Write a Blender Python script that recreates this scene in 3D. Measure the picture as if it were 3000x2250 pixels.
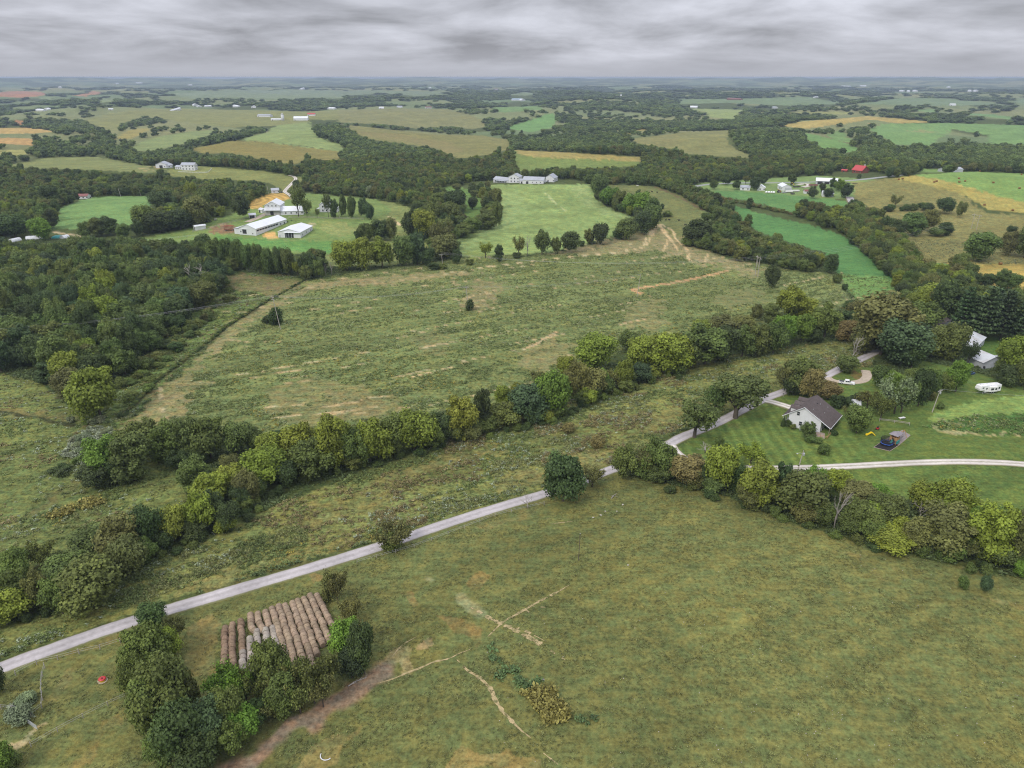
import bpy, bmesh, math, random
import numpy as np

for _o in list(bpy.data.objects):
    bpy.data.objects.remove(_o)
scene = bpy.context.scene
R = math.radians

# ------------------------------------------------------------------ camera
CAM_H = 115.0
PITCH = R(22.78)
FOC = 2142.0 / 3000.0            # focal length over frame width
cam_d = bpy.data.cameras.new('camera')
cam_d.sensor_width = 36.0
cam_d.lens = 36.0 * FOC
cam_d.clip_start = 1.0
cam_d.clip_end = 60000.0
cam = bpy.data.objects.new('camera', cam_d)
cam.location = (0, 0, CAM_H)
cam.rotation_euler = (math.pi / 2 - PITCH, 0, 0)
scene.collection.objects.link(cam)
scene.camera = cam

# ------------------------------------------------------------------ world: an overcast sky
SUN_EL, SUN_AZ = R(43), R(-140)    # azimuth from +Y towards +X
world = bpy.data.worlds.new('World')
scene.world = world
world.use_nodes = True
wn, wl = world.node_tree.nodes, world.node_tree.links
wn.clear()


def N(nt, typ, **kw):
    n = nt.nodes.new(typ)
    for k, v in kw.items():
        if k == 'inp':
            for i, x in v.items():
                n.inputs[i].default_value = x
        else:
            setattr(n, k, v)
    return n


def MATH(nt, op, a, b=None, c=None, clamp=False):
    n = nt.nodes.new('ShaderNodeMath')
    n.operation = op
    n.use_clamp = clamp
    for i, x in enumerate((a, b, c)):
        if x is None:
            continue
        if isinstance(x, (int, float)):
            n.inputs[i].default_value = x
        else:
            nt.links.new(x, n.inputs[i])
    return n.outputs[0]


def RANGE(nt, v, a, b, c, d):
    n = nt.nodes.new('ShaderNodeMapRange')
    n.inputs[1].default_value, n.inputs[2].default_value = a, b
    n.inputs[3].default_value, n.inputs[4].default_value = c, d
    nt.links.new(v, n.inputs[0])
    return n.outputs[0]


def MIXC(nt, fac, a, b, mode='MIX'):
    n = nt.nodes.new('ShaderNodeMix')
    n.data_type = 'RGBA'
    n.blend_type = mode
    n.clamp_factor = True
    for s, x in ((0, fac), (6, a), (7, b)):
        if isinstance(x, (int, float)):
            n.inputs[s].default_value = x
        elif isinstance(x, tuple):
            n.inputs[s].default_value = (*x[:3], 1)
        else:
            nt.links.new(x, n.inputs[s])
    return n.outputs[2]


_nt = world.node_tree
_sky = N(_nt, 'ShaderNodeTexSky', sky_type='NISHITA', sun_disc=False, sun_elevation=SUN_EL, sun_rotation=SUN_AZ, altitude=300, air_density=1.2, dust_density=2.0)
_tc = N(_nt, 'ShaderNodeTexCoord')
_sep = N(_nt, 'ShaderNodeSeparateXYZ')
wl.new(_tc.outputs['Generated'], _sep.inputs[0])
_z = MATH(_nt, 'MAXIMUM', _sep.outputs[2], 0.0)
_den = MATH(_nt, 'ADD', _z, 0.15)
_cx = MATH(_nt, 'DIVIDE', _sep.outputs[0], _den)
_cy = MATH(_nt, 'DIVIDE', _sep.outputs[1], _den)
_comb = N(_nt, 'ShaderNodeCombineXYZ')
wl.new(_cx, _comb.inputs[0]); wl.new(_cy, _comb.inputs[1])
_n1 = N(_nt, 'ShaderNodeTexNoise', inp={'Scale': 1.0, 'Detail': 7.0, 'Roughness': 0.54, 'Distortion': 0.25})
wl.new(_comb.outputs[0], _n1.inputs['Vector'])
_n2 = N(_nt, 'ShaderNodeTexNoise', inp={'Scale': 0.28, 'Detail': 3.0, 'Roughness': 0.5})
wl.new(_comb.outputs[0], _n2.inputs['Vector'])
_c1 = RANGE(_nt, _n1.outputs[0], 0.33, 0.68, 0.6, 1.45)
_c2 = RANGE(_nt, _n2.outputs[0], 0.3, 0.7, 0.8, 1.22)
_cl = MATH(_nt, 'MULTIPLY', _c1, _c2)
_cie = MATH(_nt, 'MULTIPLY_ADD', _z, 2.0, 1.0)          # overcast sky: zenith three times the horizon
_hz = RANGE(_nt, _z, 0.0, 0.035, 1.0, 0.0)              # clouds melt into one grey towards the horizon
_flat = MIXC(_nt, _hz, _cl, (1.02, 1.02, 1.02))
_lum = N(_nt, 'ShaderNodeVectorMath', operation='SCALE')
wl.new(_flat, _lum.inputs[0]); wl.new(_cie, _lum.inputs['Scale'])
_tint = MIXC(_nt, 1.0, _lum.outputs[0], (3.7, 3.8, 4.25), 'MULTIPLY')
_mix = MIXC(_nt, 0.97, _sky.outputs[0], _tint)
_bg = N(_nt, 'ShaderNodeBackground', inp={'Strength': 0.1})
_out = N(_nt, 'ShaderNodeOutputWorld')
wl.new(_mix, _bg.inputs[0]); wl.new(_bg.outputs[0], _out.inputs[0])

sun_d = bpy.data.lights.new('sun', 'SUN')
sun_d.energy = 1.5
sun_d.angle = R(13)
sun_d.color = (1.0, 0.94, 0.83)
sun = bpy.data.objects.new('sun', sun_d)
sun.rotation_euler = (R(90) - SUN_EL, 0, R(180) - SUN_AZ)
scene.collection.objects.link(sun)

vs = scene.view_settings
scene.display_settings.display_device = 'sRGB'
vs.view_transform = 'Standard'
vs.look = 'None'
vs.exposure = 0.33
vs.gamma = 1.0
vs.use_curve_mapping = False
cy = scene.cycles
cy.use_denoising = True
cy.denoising_prefilter = 'NONE'
cy.filter_width = 1.15
cy.use_adaptive_sampling = False
cy.sample_clamp_indirect = 3.0
cy.max_bounces = 5
cy.diffuse_bounces = 3
cy.glossy_bounces = 2
cy.transmission_bounces = 3
cy.volume_bounces = 0
cy.transparent_max_bounces = 8
scene.render.film_transparent = False

# ------------------------------------------------------------------ pixel frames of the photograph -> world points
FR = {  # origin x, y and zoom of the crops the measurements were taken from
    'S': (0, 0, 1.0), 'D': (0, 0, 1 / 1.35624), 'T1': (0, 1000, 2.0), 'T2': (950, 750, 2.0), 'T3': (1894, 1000, 2.0),
    'T4': (1894, 500, 2.0), 'T5': (0, 500, 2.0), 'T6': (950, 300, 2.0), 'A1': (0, 150, 2.212), 'A2': (1000, 150, 2.212),
    'A3': (2000, 150, 2.212), 'B1': (550, 490, 4.0), 'B2': (400, 260, 2.295), 'B3': (1400, 450, 2.295), 'B4': (2050, 450, 2.295),
    'B5': (2447, 800, 2.295), 'B6': (2200, 1080, 2.295), 'B7': (0, 450, 2.295), 'E1': (0, 1400, 1.952), 'E2': (1000, 1400, 1.952),
    'E3': (2000, 1400, 1.952), 'H': (600, 1720, 4.254)}


def toS(f, p):
    ox, oy, s = FR[f]
    p = np.asarray(p, float).reshape(-1, 2)
    return np.stack([ox + p[:, 0] / s, oy + p[:, 1] / s], 1)


# ------------------------------------------------------------------ numpy noise and terrain
def _hash(ix, iy, seed):
    h = (ix.astype(np.int64) * 374761393 + iy.astype(np.int64) * 668265263 + seed * 1442695041) & 0xffffffff
    h = ((h ^ (h >> 13)) * 1274126177) & 0xffffffff
    h = (h ^ (h >> 16)) & 0xffffffff
    return h / 4294967295.0


def vn(x, y, seed=0):
    x = np.asarray(x, float); y = np.asarray(y, float)
    ix = np.floor(x); iy = np.floor(y)
    fx = x - ix; fy = y - iy
    fx = fx * fx * fx * (fx * (fx * 6 - 15) + 10); fy = fy * fy * fy * (fy * (fy * 6 - 15) + 10)
    a = _hash(ix, iy, seed); b = _hash(ix + 1, iy, seed); c = _hash(ix, iy + 1, seed); d = _hash(ix + 1, iy + 1, seed)
    return (a * (1 - fx) + b * fx) * (1 - fy) + (c * (1 - fx) + d * fx) * fy


def fbm(x, y, seed=0, oct=3, g=0.5):
    s = 0; a = 1; t = 0
    for i in range(oct):
        s = s + a * vn(x * 2 ** i + 17.3 * i, y * 2 ** i - 9.1 * i, seed + i); t += a; a *= g
    return s / t


def smooth(x, a, b):
    t = np.clip((np.asarray(x, float) - a) / (b - a), 0, 1)
    return t * t * (3 - 2 * t)


def flat(u, v):
    a = (u - 1500) / 2142; b = (v - 1125) / 2142
    dz = -math.sin(PITCH) - b * math.cos(PITCH); dy = math.cos(PITCH) - b * math.sin(PITCH)
    t = CAM_H / -dz
    return a * t, dy * t


# hand-placed rises: crest seen at (u, v) of the photograph, half-widths across and along, height
_H = []
for _u, _v, _sx, _sy, _h in ((1640, 560, 120, 85, 9), (470, 505, 190, 70, 10), (2850, 560, 170, 110, 16), (330, 620, 90, 70, 5), (880, 640, 110, 80, 6),
                             (1050, 395, 240, 110, 13), (820, 415, 190, 120, 12), (1700, 470, 220, 60, 10), (2150, 430, 150, 100, 12), (2450, 372, 260, 120, 16),
                             (2600, 400, 220, 110, 12), (650, 325, 420, 190, 16), (1560, 345, 240, 150, 14), (2000, 1850, 70, 60, 3.0), (2900, 1500, 60, 60, 5), (2950, 1180, 70, 50, 5)):
    _x, _y = flat(_u, _v)
    _H.append((_x, _y, _sx, _sy, _h))


def terr(x, y):
    x = np.asarray(x, float); y = np.asarray(y, float)
    r = np.hypot(x, y)
    amp = 26 * smooth(r, 650, 3200) + 2.0 * smooth(r, 300, 800)
    z = amp * ((vn(x / 470 + 3.1, y / 470 + 8.7, 5) - 0.5) * 1.5 + (vn(x / 210, y / 210, 9) - 0.5) * 0.75)
    z = z + 22 * smooth(r, 4500, 12000) * (vn(x / 2600, y / 2600, 21) - 0.45) + smooth(r, 9500, 17500) * (68 + 26 * vn(x / 1500, y / 3000, 22))
    z = z + 1.6 * (vn(x / 60, y / 60, 31) - 0.5) * smooth(r, 80, 200) * (0.4 + 0.6 * (1 - smooth(r, 300, 600)))
    for hx, hy, sx, sy, h in _H:
        z = z + h * np.exp(-((x - hx) / sx) ** 2 - ((y - hy) / sy) ** 2)
    return z


def hit(S):
    """First points of the terrain met by the rays through photograph pixels S (n x 2); also the depth along the view axis."""
    S = np.asarray(S, float).reshape(-1, 2)
    a = (S[:, 0] - 1500) / 2142; b = (S[:, 1] - 1125) / 2142
    dx = a; dy = math.cos(PITCH) - b * math.sin(PITCH); dz = -math.sin(PITCH) - b * math.cos(PITCH)
    ts = 90 * (19000 / 90) ** (np.linspace(0, 1, 480))
    lo = np.full(len(S), 40.0); hi = np.full(len(S), 19000.0); done = np.zeros(len(S), bool); prev = np.full(len(S), 40.0)
    for t in ts:
        below = (CAM_H + dz * t) < terr(dx * t, dy * t)
        new = below & ~done
        hi[new] = t; lo[new] = prev[new]; done |= new
        prev[:] = t
        if done.all():
            break
    for _ in range(22):
        m = (lo + hi) / 2
        below = (CAM_H + dz * m) < terr(dx * m, dy * m)
        hi = np.where(below, m, hi); lo = np.where(below, lo, m)
    t = (lo + hi) / 2
    P = np.stack([dx * t, dy * t, terr(dx * t, dy * t)], 1)
    return P, t


def at(f, x, y):
    P, t = hit(toS(f, [(x, y)]))
    return P[0]


def atd(f, x, y):
    P, t = hit(toS(f, [(x, y)]))
    return P[0], t[0]


def dens(pts, step, closed):
    pts = np.asarray(pts, float)
    q = np.vstack([pts, pts[:1]]) if closed else pts
    out = []
    for p0, p1 in zip(q[:-1], q[1:]):
        n = max(1, int(np.hypot(*(p1 - p0)) / step))
        for i in range(n):
            out.append(p0 + (p1 - p0) * i / n)
    if not closed:
        out.append(q[-1])
    return np.array(out)


def inpoly(px, py, poly):
    ins = np.zeros(len(px), bool)
    x0, y0 = poly.min(0); x1, y1 = poly.max(0)
    idx = np.nonzero((px >= x0) & (px <= x1) & (py >= y0) & (py <= y1))[0]
    if not len(idx):
        return ins
    X = px[idx]; Y = py[idx]; c = np.zeros(len(idx), bool)
    j = len(poly) - 1
    for i in range(len(poly)):
        xi, yi = poly[i]; xj, yj = poly[j]
        if yi != yj:
            c ^= ((yi > Y) != (yj > Y)) & (X < (xj - xi) * (Y - yi) / (yj - yi) + xi)
        j = i
    ins[idx] = c
    return ins


def lin(c):
    c = np.asarray(c, float) / 255.0
    return np.where(c <= 0.04045, c / 12.92, ((c + 0.055) / 1.055) ** 2.4)


KL = 1.03          # what daylight makes of an albedo of 1 at this exposure


def alb(*c):
    return lin(c) / KL


# ------------------------------------------------------------------ scene helpers
LABELS = {}


def tag(o, label=None, cat=None, group=None, kind=None):
    if label:
        o['label'] = label
        LABELS.setdefault(label, []).append(o.name)
    if cat:
        o['category'] = cat
    if group:
        o['group'] = group
    if kind:
        o['kind'] = kind
    return o


def link(o, parent=None):
    scene.collection.objects.link(o)
    if parent is not None:
        o.parent = parent
    return o


def empty(name, loc, rz=0.0, label=None, cat=None, group=None):
    o = bpy.data.objects.new(name, None)
    o.empty_display_size = 0.5
    o.location = loc
    o.rotation_euler = (0, 0, rz)
    link(o)
    return tag(o, label, cat, group)


class MB:
    """Collects faces and links them as one mesh object."""
    def __init__(s):
        s.v = []; s.f = []

    def add(s, v, f):
        k = len(s.v)
        s.v += [tuple(map(float, p)) for p in v]
        s.f += [tuple(i + k for i in q) for q in f]
        return s

    def box(s, c, d, rz=0.0):
        x, y, z = (q / 2 for q in d)
        ca, sa = math.cos(rz), math.sin(rz)
        V = []
        for dz in (-z, z):
            for dx, dy in ((-x, -y), (x, -y), (x, y), (-x, y)):
                V.append((c[0] + dx * ca - dy * sa, c[1] + dx * sa + dy * ca, c[2] + dz))
        return s.add(V, [(3, 2, 1, 0), (4, 5, 6, 7), (0, 1, 5, 4), (1, 2, 6, 5), (2, 3, 7, 6), (3, 0, 4, 7)])

    def tube(s, pts, rad, n=6, cap=True):
        pts = [np.asarray(p, float) for p in pts]
        if isinstance(rad, (int, float)):
            rad = [rad] * len(pts)
        V = []; F = []
        for i, p in enumerate(pts):
            d = pts[min(i + 1, len(pts) - 1)] - pts[max(i - 1, 0)]
            d = d / (np.linalg.norm(d) + 1e-9)
            a = np.cross(d, (0, 0, 1) if abs(d[2]) < 0.9 else (1, 0, 0)); a /= np.linalg.norm(a)
            b = np.cross(d, a)
            for k in range(n):
                t = 2 * math.pi * k / n
                V.append(p + rad[i] * (a * math.cos(t) + b * math.sin(t)))
        for i in range(len(pts) - 1):
            for k in range(n):
                k2 = (k + 1) % n
                F.append((i * n + k, i * n + k2, (i + 1) * n + k2, (i + 1) * n + k))
        if cap:
            F.append(tuple(range(n - 1, -1, -1))); F.append(tuple((len(pts) - 1) * n + k for k in range(n)))
        return s.add(V, F)

    def slab(s, quad, th):
        """A plate: quad (4 points, seen from above counter-clockwise) and its copy th below along its normal."""
        q = [np.asarray(p, float) for p in quad]
        n = np.cross(q[1] - q[0], q[3] - q[0]); n /= np.linalg.norm(n)
        V = q + [p - n * th for p in q]
        return s.add(V, [(0, 1, 2, 3), (7, 6, 5, 4), (0, 4, 5, 1), (1, 5, 6, 2), (2, 6, 7, 3), (3, 7, 4, 0)])

    def lathe(s, prof, n=12, c=(0, 0, 0)):
        V = []; F = []
        for r, z in prof:
            for k in range(n):
                t = 2 * math.pi * k / n
                V.append((c[0] + r * math.cos(t), c[1] + r * math.sin(t), c[2] + z))
        for i in range(len(prof) - 1):
            for k in range(n):
                k2 = (k + 1) % n
                F.append((i * n + k, i * n + k2, (i + 1) * n + k2, (i + 1) * n + k))
        F.append(tuple(range(n - 1, -1, -1))); F.append(tuple((len(prof) - 1) * n + k for k in range(n)))
        return s.add(V, F)

    def mesh(s, name, mat, smooth_=False):
        me = bpy.data.meshes.new(name)
        me.from_pydata(s.v, [], s.f)
        if mat:
            me.materials.append(mat)
        if smooth_:
            me.polygons.foreach_set('use_smooth', [True] * len(me.polygons))
        me.update()
        return me

    def obj(s, name, mat, parent=None, smooth_=False, bevel=0):
        o = bpy.data.objects.new(name, s.mesh(name, mat, smooth_))
        if bevel:
            b = o.modifiers.new('bevel', 'BEVEL'); b.width = bevel; b.segments = 2; b.limit_method = 'ANGLE'
        return link(o, parent)


# ------------------------------------------------------------------ materials
MATS = {}


def new_mat(name):
    m = bpy.data.materials.new(name)
    m.use_nodes = True
    m.node_tree.nodes.clear()
    return m


def surf(name, col, rough=0.7, spec=0.3, var=0.15, scale=1.5, metal=0.0, detail=5.0, bump=0.0, stain=None, stain_amt=0.3, stretch=None, objcol=False):
    """A painted, weathered or natural surface: base colour broken up by noise and stains, optional relief."""
    if name in MATS:
        return MATS[name]
    m = new_mat(name); nt = m.node_tree
    tc = N(nt, 'ShaderNodeTexCoord')
    mp = N(nt, 'ShaderNodeMapping')
    nt.links.new(tc.outputs['Object'], mp.inputs[0])
    if stretch:
        mp.inputs['Scale'].default_value = stretch
    n1 = N(nt, 'ShaderNodeTexNoise', inp={'Scale': scale, 'Detail': detail, 'Roughness': 0.65})
    nt.links.new(mp.outputs[0], n1.inputs['Vector'])
    n2 = N(nt, 'ShaderNodeTexNoise', inp={'Scale': scale * 0.23, 'Detail': 3.0})
    nt.links.new(mp.outputs[0], n2.inputs['Vector'])
    f = RANGE(nt, n1.outputs[0], 0.3, 0.7, 1 - var, 1 + var)
    if objcol:
        oi = N(nt, 'ShaderNodeObjectInfo')
        base = oi.outputs['Color']
    else:
        rgb = N(nt, 'ShaderNodeRGB'); rgb.outputs[0].default_value = (*col, 1)
        base = rgb.outputs[0]
    vm = N(nt, 'ShaderNodeVectorMath', operation='SCALE')
    nt.links.new(base, vm.inputs[0]); nt.links.new(f, vm.inputs['Scale'])
    c = vm.outputs[0]
    if stain is not None:
        sf = RANGE(nt, n2.outputs[0], 0.45, 0.7, 0.0, stain_amt)
        c = MIXC(nt, sf, c, tuple(stain))
    b = N(nt, 'ShaderNodeBsdfPrincipled', inp={'Roughness': rough, 'Metallic': metal})
    b.inputs['Specular IOR Level'].default_value = spec
    nt.links.new(c, b.inputs['Base Color'])
    if bump:
        bp = N(nt, 'ShaderNodeBump', inp={'Strength': 0.7, 'Distance': bump})
        nt.links.new(n1.outputs[0], bp.inputs['Height']); nt.links.new(bp.outputs[0], b.inputs['Normal'])
    o = N(nt, 'ShaderNodeOutputMaterial')
    nt.links.new(b.outputs[0], o.inputs[0])
    MATS[name] = m
    return m


def leaf_mat(name, inst):
    """Foliage: the tree's own colour (per object, or per scattered plant), lighter and darker leaf by leaf and spray by spray, plus crown shading painted into lv."""
    m = new_mat(name); nt = m.node_tree
    if inst:
        a = N(nt, 'ShaderNodeAttribute', attribute_type='INSTANCER', attribute_name='tint')
        base = a.outputs['Color']
    else:
        base = N(nt, 'ShaderNodeObjectInfo').outputs['Color']
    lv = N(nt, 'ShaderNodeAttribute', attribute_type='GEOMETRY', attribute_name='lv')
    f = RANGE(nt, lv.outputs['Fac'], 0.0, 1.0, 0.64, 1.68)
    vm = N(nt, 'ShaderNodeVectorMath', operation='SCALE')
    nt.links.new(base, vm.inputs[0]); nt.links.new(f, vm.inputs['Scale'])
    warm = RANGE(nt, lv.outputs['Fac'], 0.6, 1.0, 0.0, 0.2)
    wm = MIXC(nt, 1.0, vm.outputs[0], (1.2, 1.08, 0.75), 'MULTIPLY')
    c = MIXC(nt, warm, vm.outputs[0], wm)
    b = N(nt, 'ShaderNodeBsdfPrincipled', inp={'Roughness': 0.62})
    b.inputs['Specular IOR Level'].default_value = 0.25
    nt.links.new(c, b.inputs['Base Color'])
    tr = N(nt, 'ShaderNodeBsdfTranslucent')
    nt.links.new(c, tr.inputs[0])
    mx = N(nt, 'ShaderNodeMixShader', inp={0: 0.22})
    nt.links.new(b.outputs[0], mx.inputs[1]); nt.links.new(tr.outputs[0], mx.inputs[2])
    o = N(nt, 'ShaderNodeOutputMaterial')
    nt.links.new(mx.outputs[0], o.inputs[0])
    return m


LEAF = leaf_mat('leaves', False)
LEAFI = leaf_mat('leaves_scattered', True)
BARK = surf('bark', (0.10, 0.085, 0.07), 0.9, 0.1, 0.3, 3.0, bump=0.05)
DEADWOOD = surf('dead_wood', (0.34, 0.31, 0.28), 0.9, 0.1, 0.25, 3.0)
WHITE = surf('white_siding', (0.66, 0.67, 0.69), 0.55, 0.3, 0.06, 2.0, stain=(0.5, 0.5, 0.48), stain_amt=0.22, stretch=(1, 1, 0.25))
WHITEROOF = surf('white_metal_roof', (0.72, 0.74, 0.77), 0.42, 0.45, 0.05, 1.2, stain=(0.52, 0.53, 0.54), stain_amt=0.25)
GREYROOF = surf('grey_metal_roof', (0.36, 0.38, 0.42), 0.5, 0.4, 0.1, 1.2, stain=(0.25, 0.25, 0.26), stain_amt=0.35)
PALEROOF = surf('pale_old_roof', (0.55, 0.57, 0.6), 0.5, 0.4, 0.08, 1.0, stain=(0.36, 0.32, 0.28), stain_amt=0.55)
SHINGLE = surf('brown_shingles', (0.095, 0.078, 0.075), 0.9, 0.15, 0.28, 5.0, stain=(0.15, 0.125, 0.12), stain_amt=0.4, bump=0.03)
REDROOF = surf('red_metal_roof', (0.45, 0.06, 0.06), 0.5, 0.4, 0.1, 1.2)
RUSTROOF = surf('rust_red_roof', (0.23, 0.10, 0.09), 0.7, 0.2, 0.2, 1.2)
BLUEROOF = surf('pale_blue_roof', (0.32, 0.42, 0.52), 0.5, 0.4, 0.08, 1.2)
GREYWALL = surf('grey_siding', (0.45, 0.47, 0.5), 0.6, 0.3, 0.06, 2.0, stain=(0.34, 0.34, 0.34))
LOGWALL = surf('log_wall', (0.2, 0.08, 0.05), 0.8, 0.2, 0.2, 2.0)
DARK = surf('dark_opening', (0.035, 0.035, 0.04), 0.6, 0.3, 0.2, 2.0)  # near-black paints the unlit inside of openings; also colours dark fittings
GLASS = surf('window_glass', (0.03, 0.035, 0.045), 0.08, 0.6, 0.1, 2.0)
POLE = surf('weathered_pole', (0.38, 0.35, 0.31), 0.85, 0.15, 0.15, 2.0, stretch=(1, 1, 0.1))
GALV = surf('galvanised_steel', (0.5, 0.52, 0.54), 0.45, 0.5, 0.08, 3.0, metal=0.4)
WOOD = surf('cedar_timber', (0.42, 0.24, 0.11), 0.75, 0.2, 0.2, 3.0, stretch=(1, 1, 0.2))
DECK = surf('weathered_deck', (0.33, 0.27, 0.22), 0.85, 0.15, 0.2, 3.0)
POST = surf('grey_fence_wood', (0.36, 0.33, 0.29), 0.9, 0.1, 0.2, 3.0)
WIRE = surf('wire', (0.45, 0.45, 0.46), 0.5, 0.4, 0.05, 1.0)
BLACK = surf('black_rubber', (0.025, 0.025, 0.028), 0.7, 0.3, 0.2, 4.0)
VWHITE = surf('white_vehicle_paint', (0.8, 0.8, 0.8), 0.25, 0.5, 0.03, 2.0)
VRED = surf('red_paint', (0.45, 0.03, 0.03), 0.35, 0.5, 0.08, 2.0)
VBLUE = surf('blue_paint', (0.05, 0.09, 0.22), 0.4, 0.5, 0.08, 2.0)
VGREY = surf('silver_paint', (0.4, 0.42, 0.44), 0.3, 0.5, 0.05, 2.0)
YELLOW = surf('yellow_plastic', (0.85, 0.62, 0.02), 0.35, 0.5, 0.04, 2.0)
BLUEPAD = surf('blue_vinyl', (0.04, 0.1, 0.42), 0.4, 0.4, 0.08, 3.0)
TEAL = surf('teal_plastic', (0.04, 0.28, 0.27), 0.4, 0.4, 0.1, 2.0)
SLATE = surf('grey_wood_roof', (0.24, 0.22, 0.24), 0.75, 0.2, 0.15, 3.0)
ORANGE = surf('rust_orange', (0.5, 0.13, 0.05), 0.7, 0.3, 0.2, 2.0)
CONC = surf('concrete', (0.46, 0.44, 0.42), 0.85, 0.2, 0.12, 0.8)
HIDE = surf('cattle_hide', (0.02, 0.018, 0.016), 0.7, 0.2, 0.2, 2.0, objcol=True)
STRAW = surf('hay', (0.3, 0.2, 0.14), 0.95, 0.05, 0.45, 5.0, detail=8, bump=0.12, objcol=True, stretch=(0.35, 1.4, 1.4))
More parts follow.
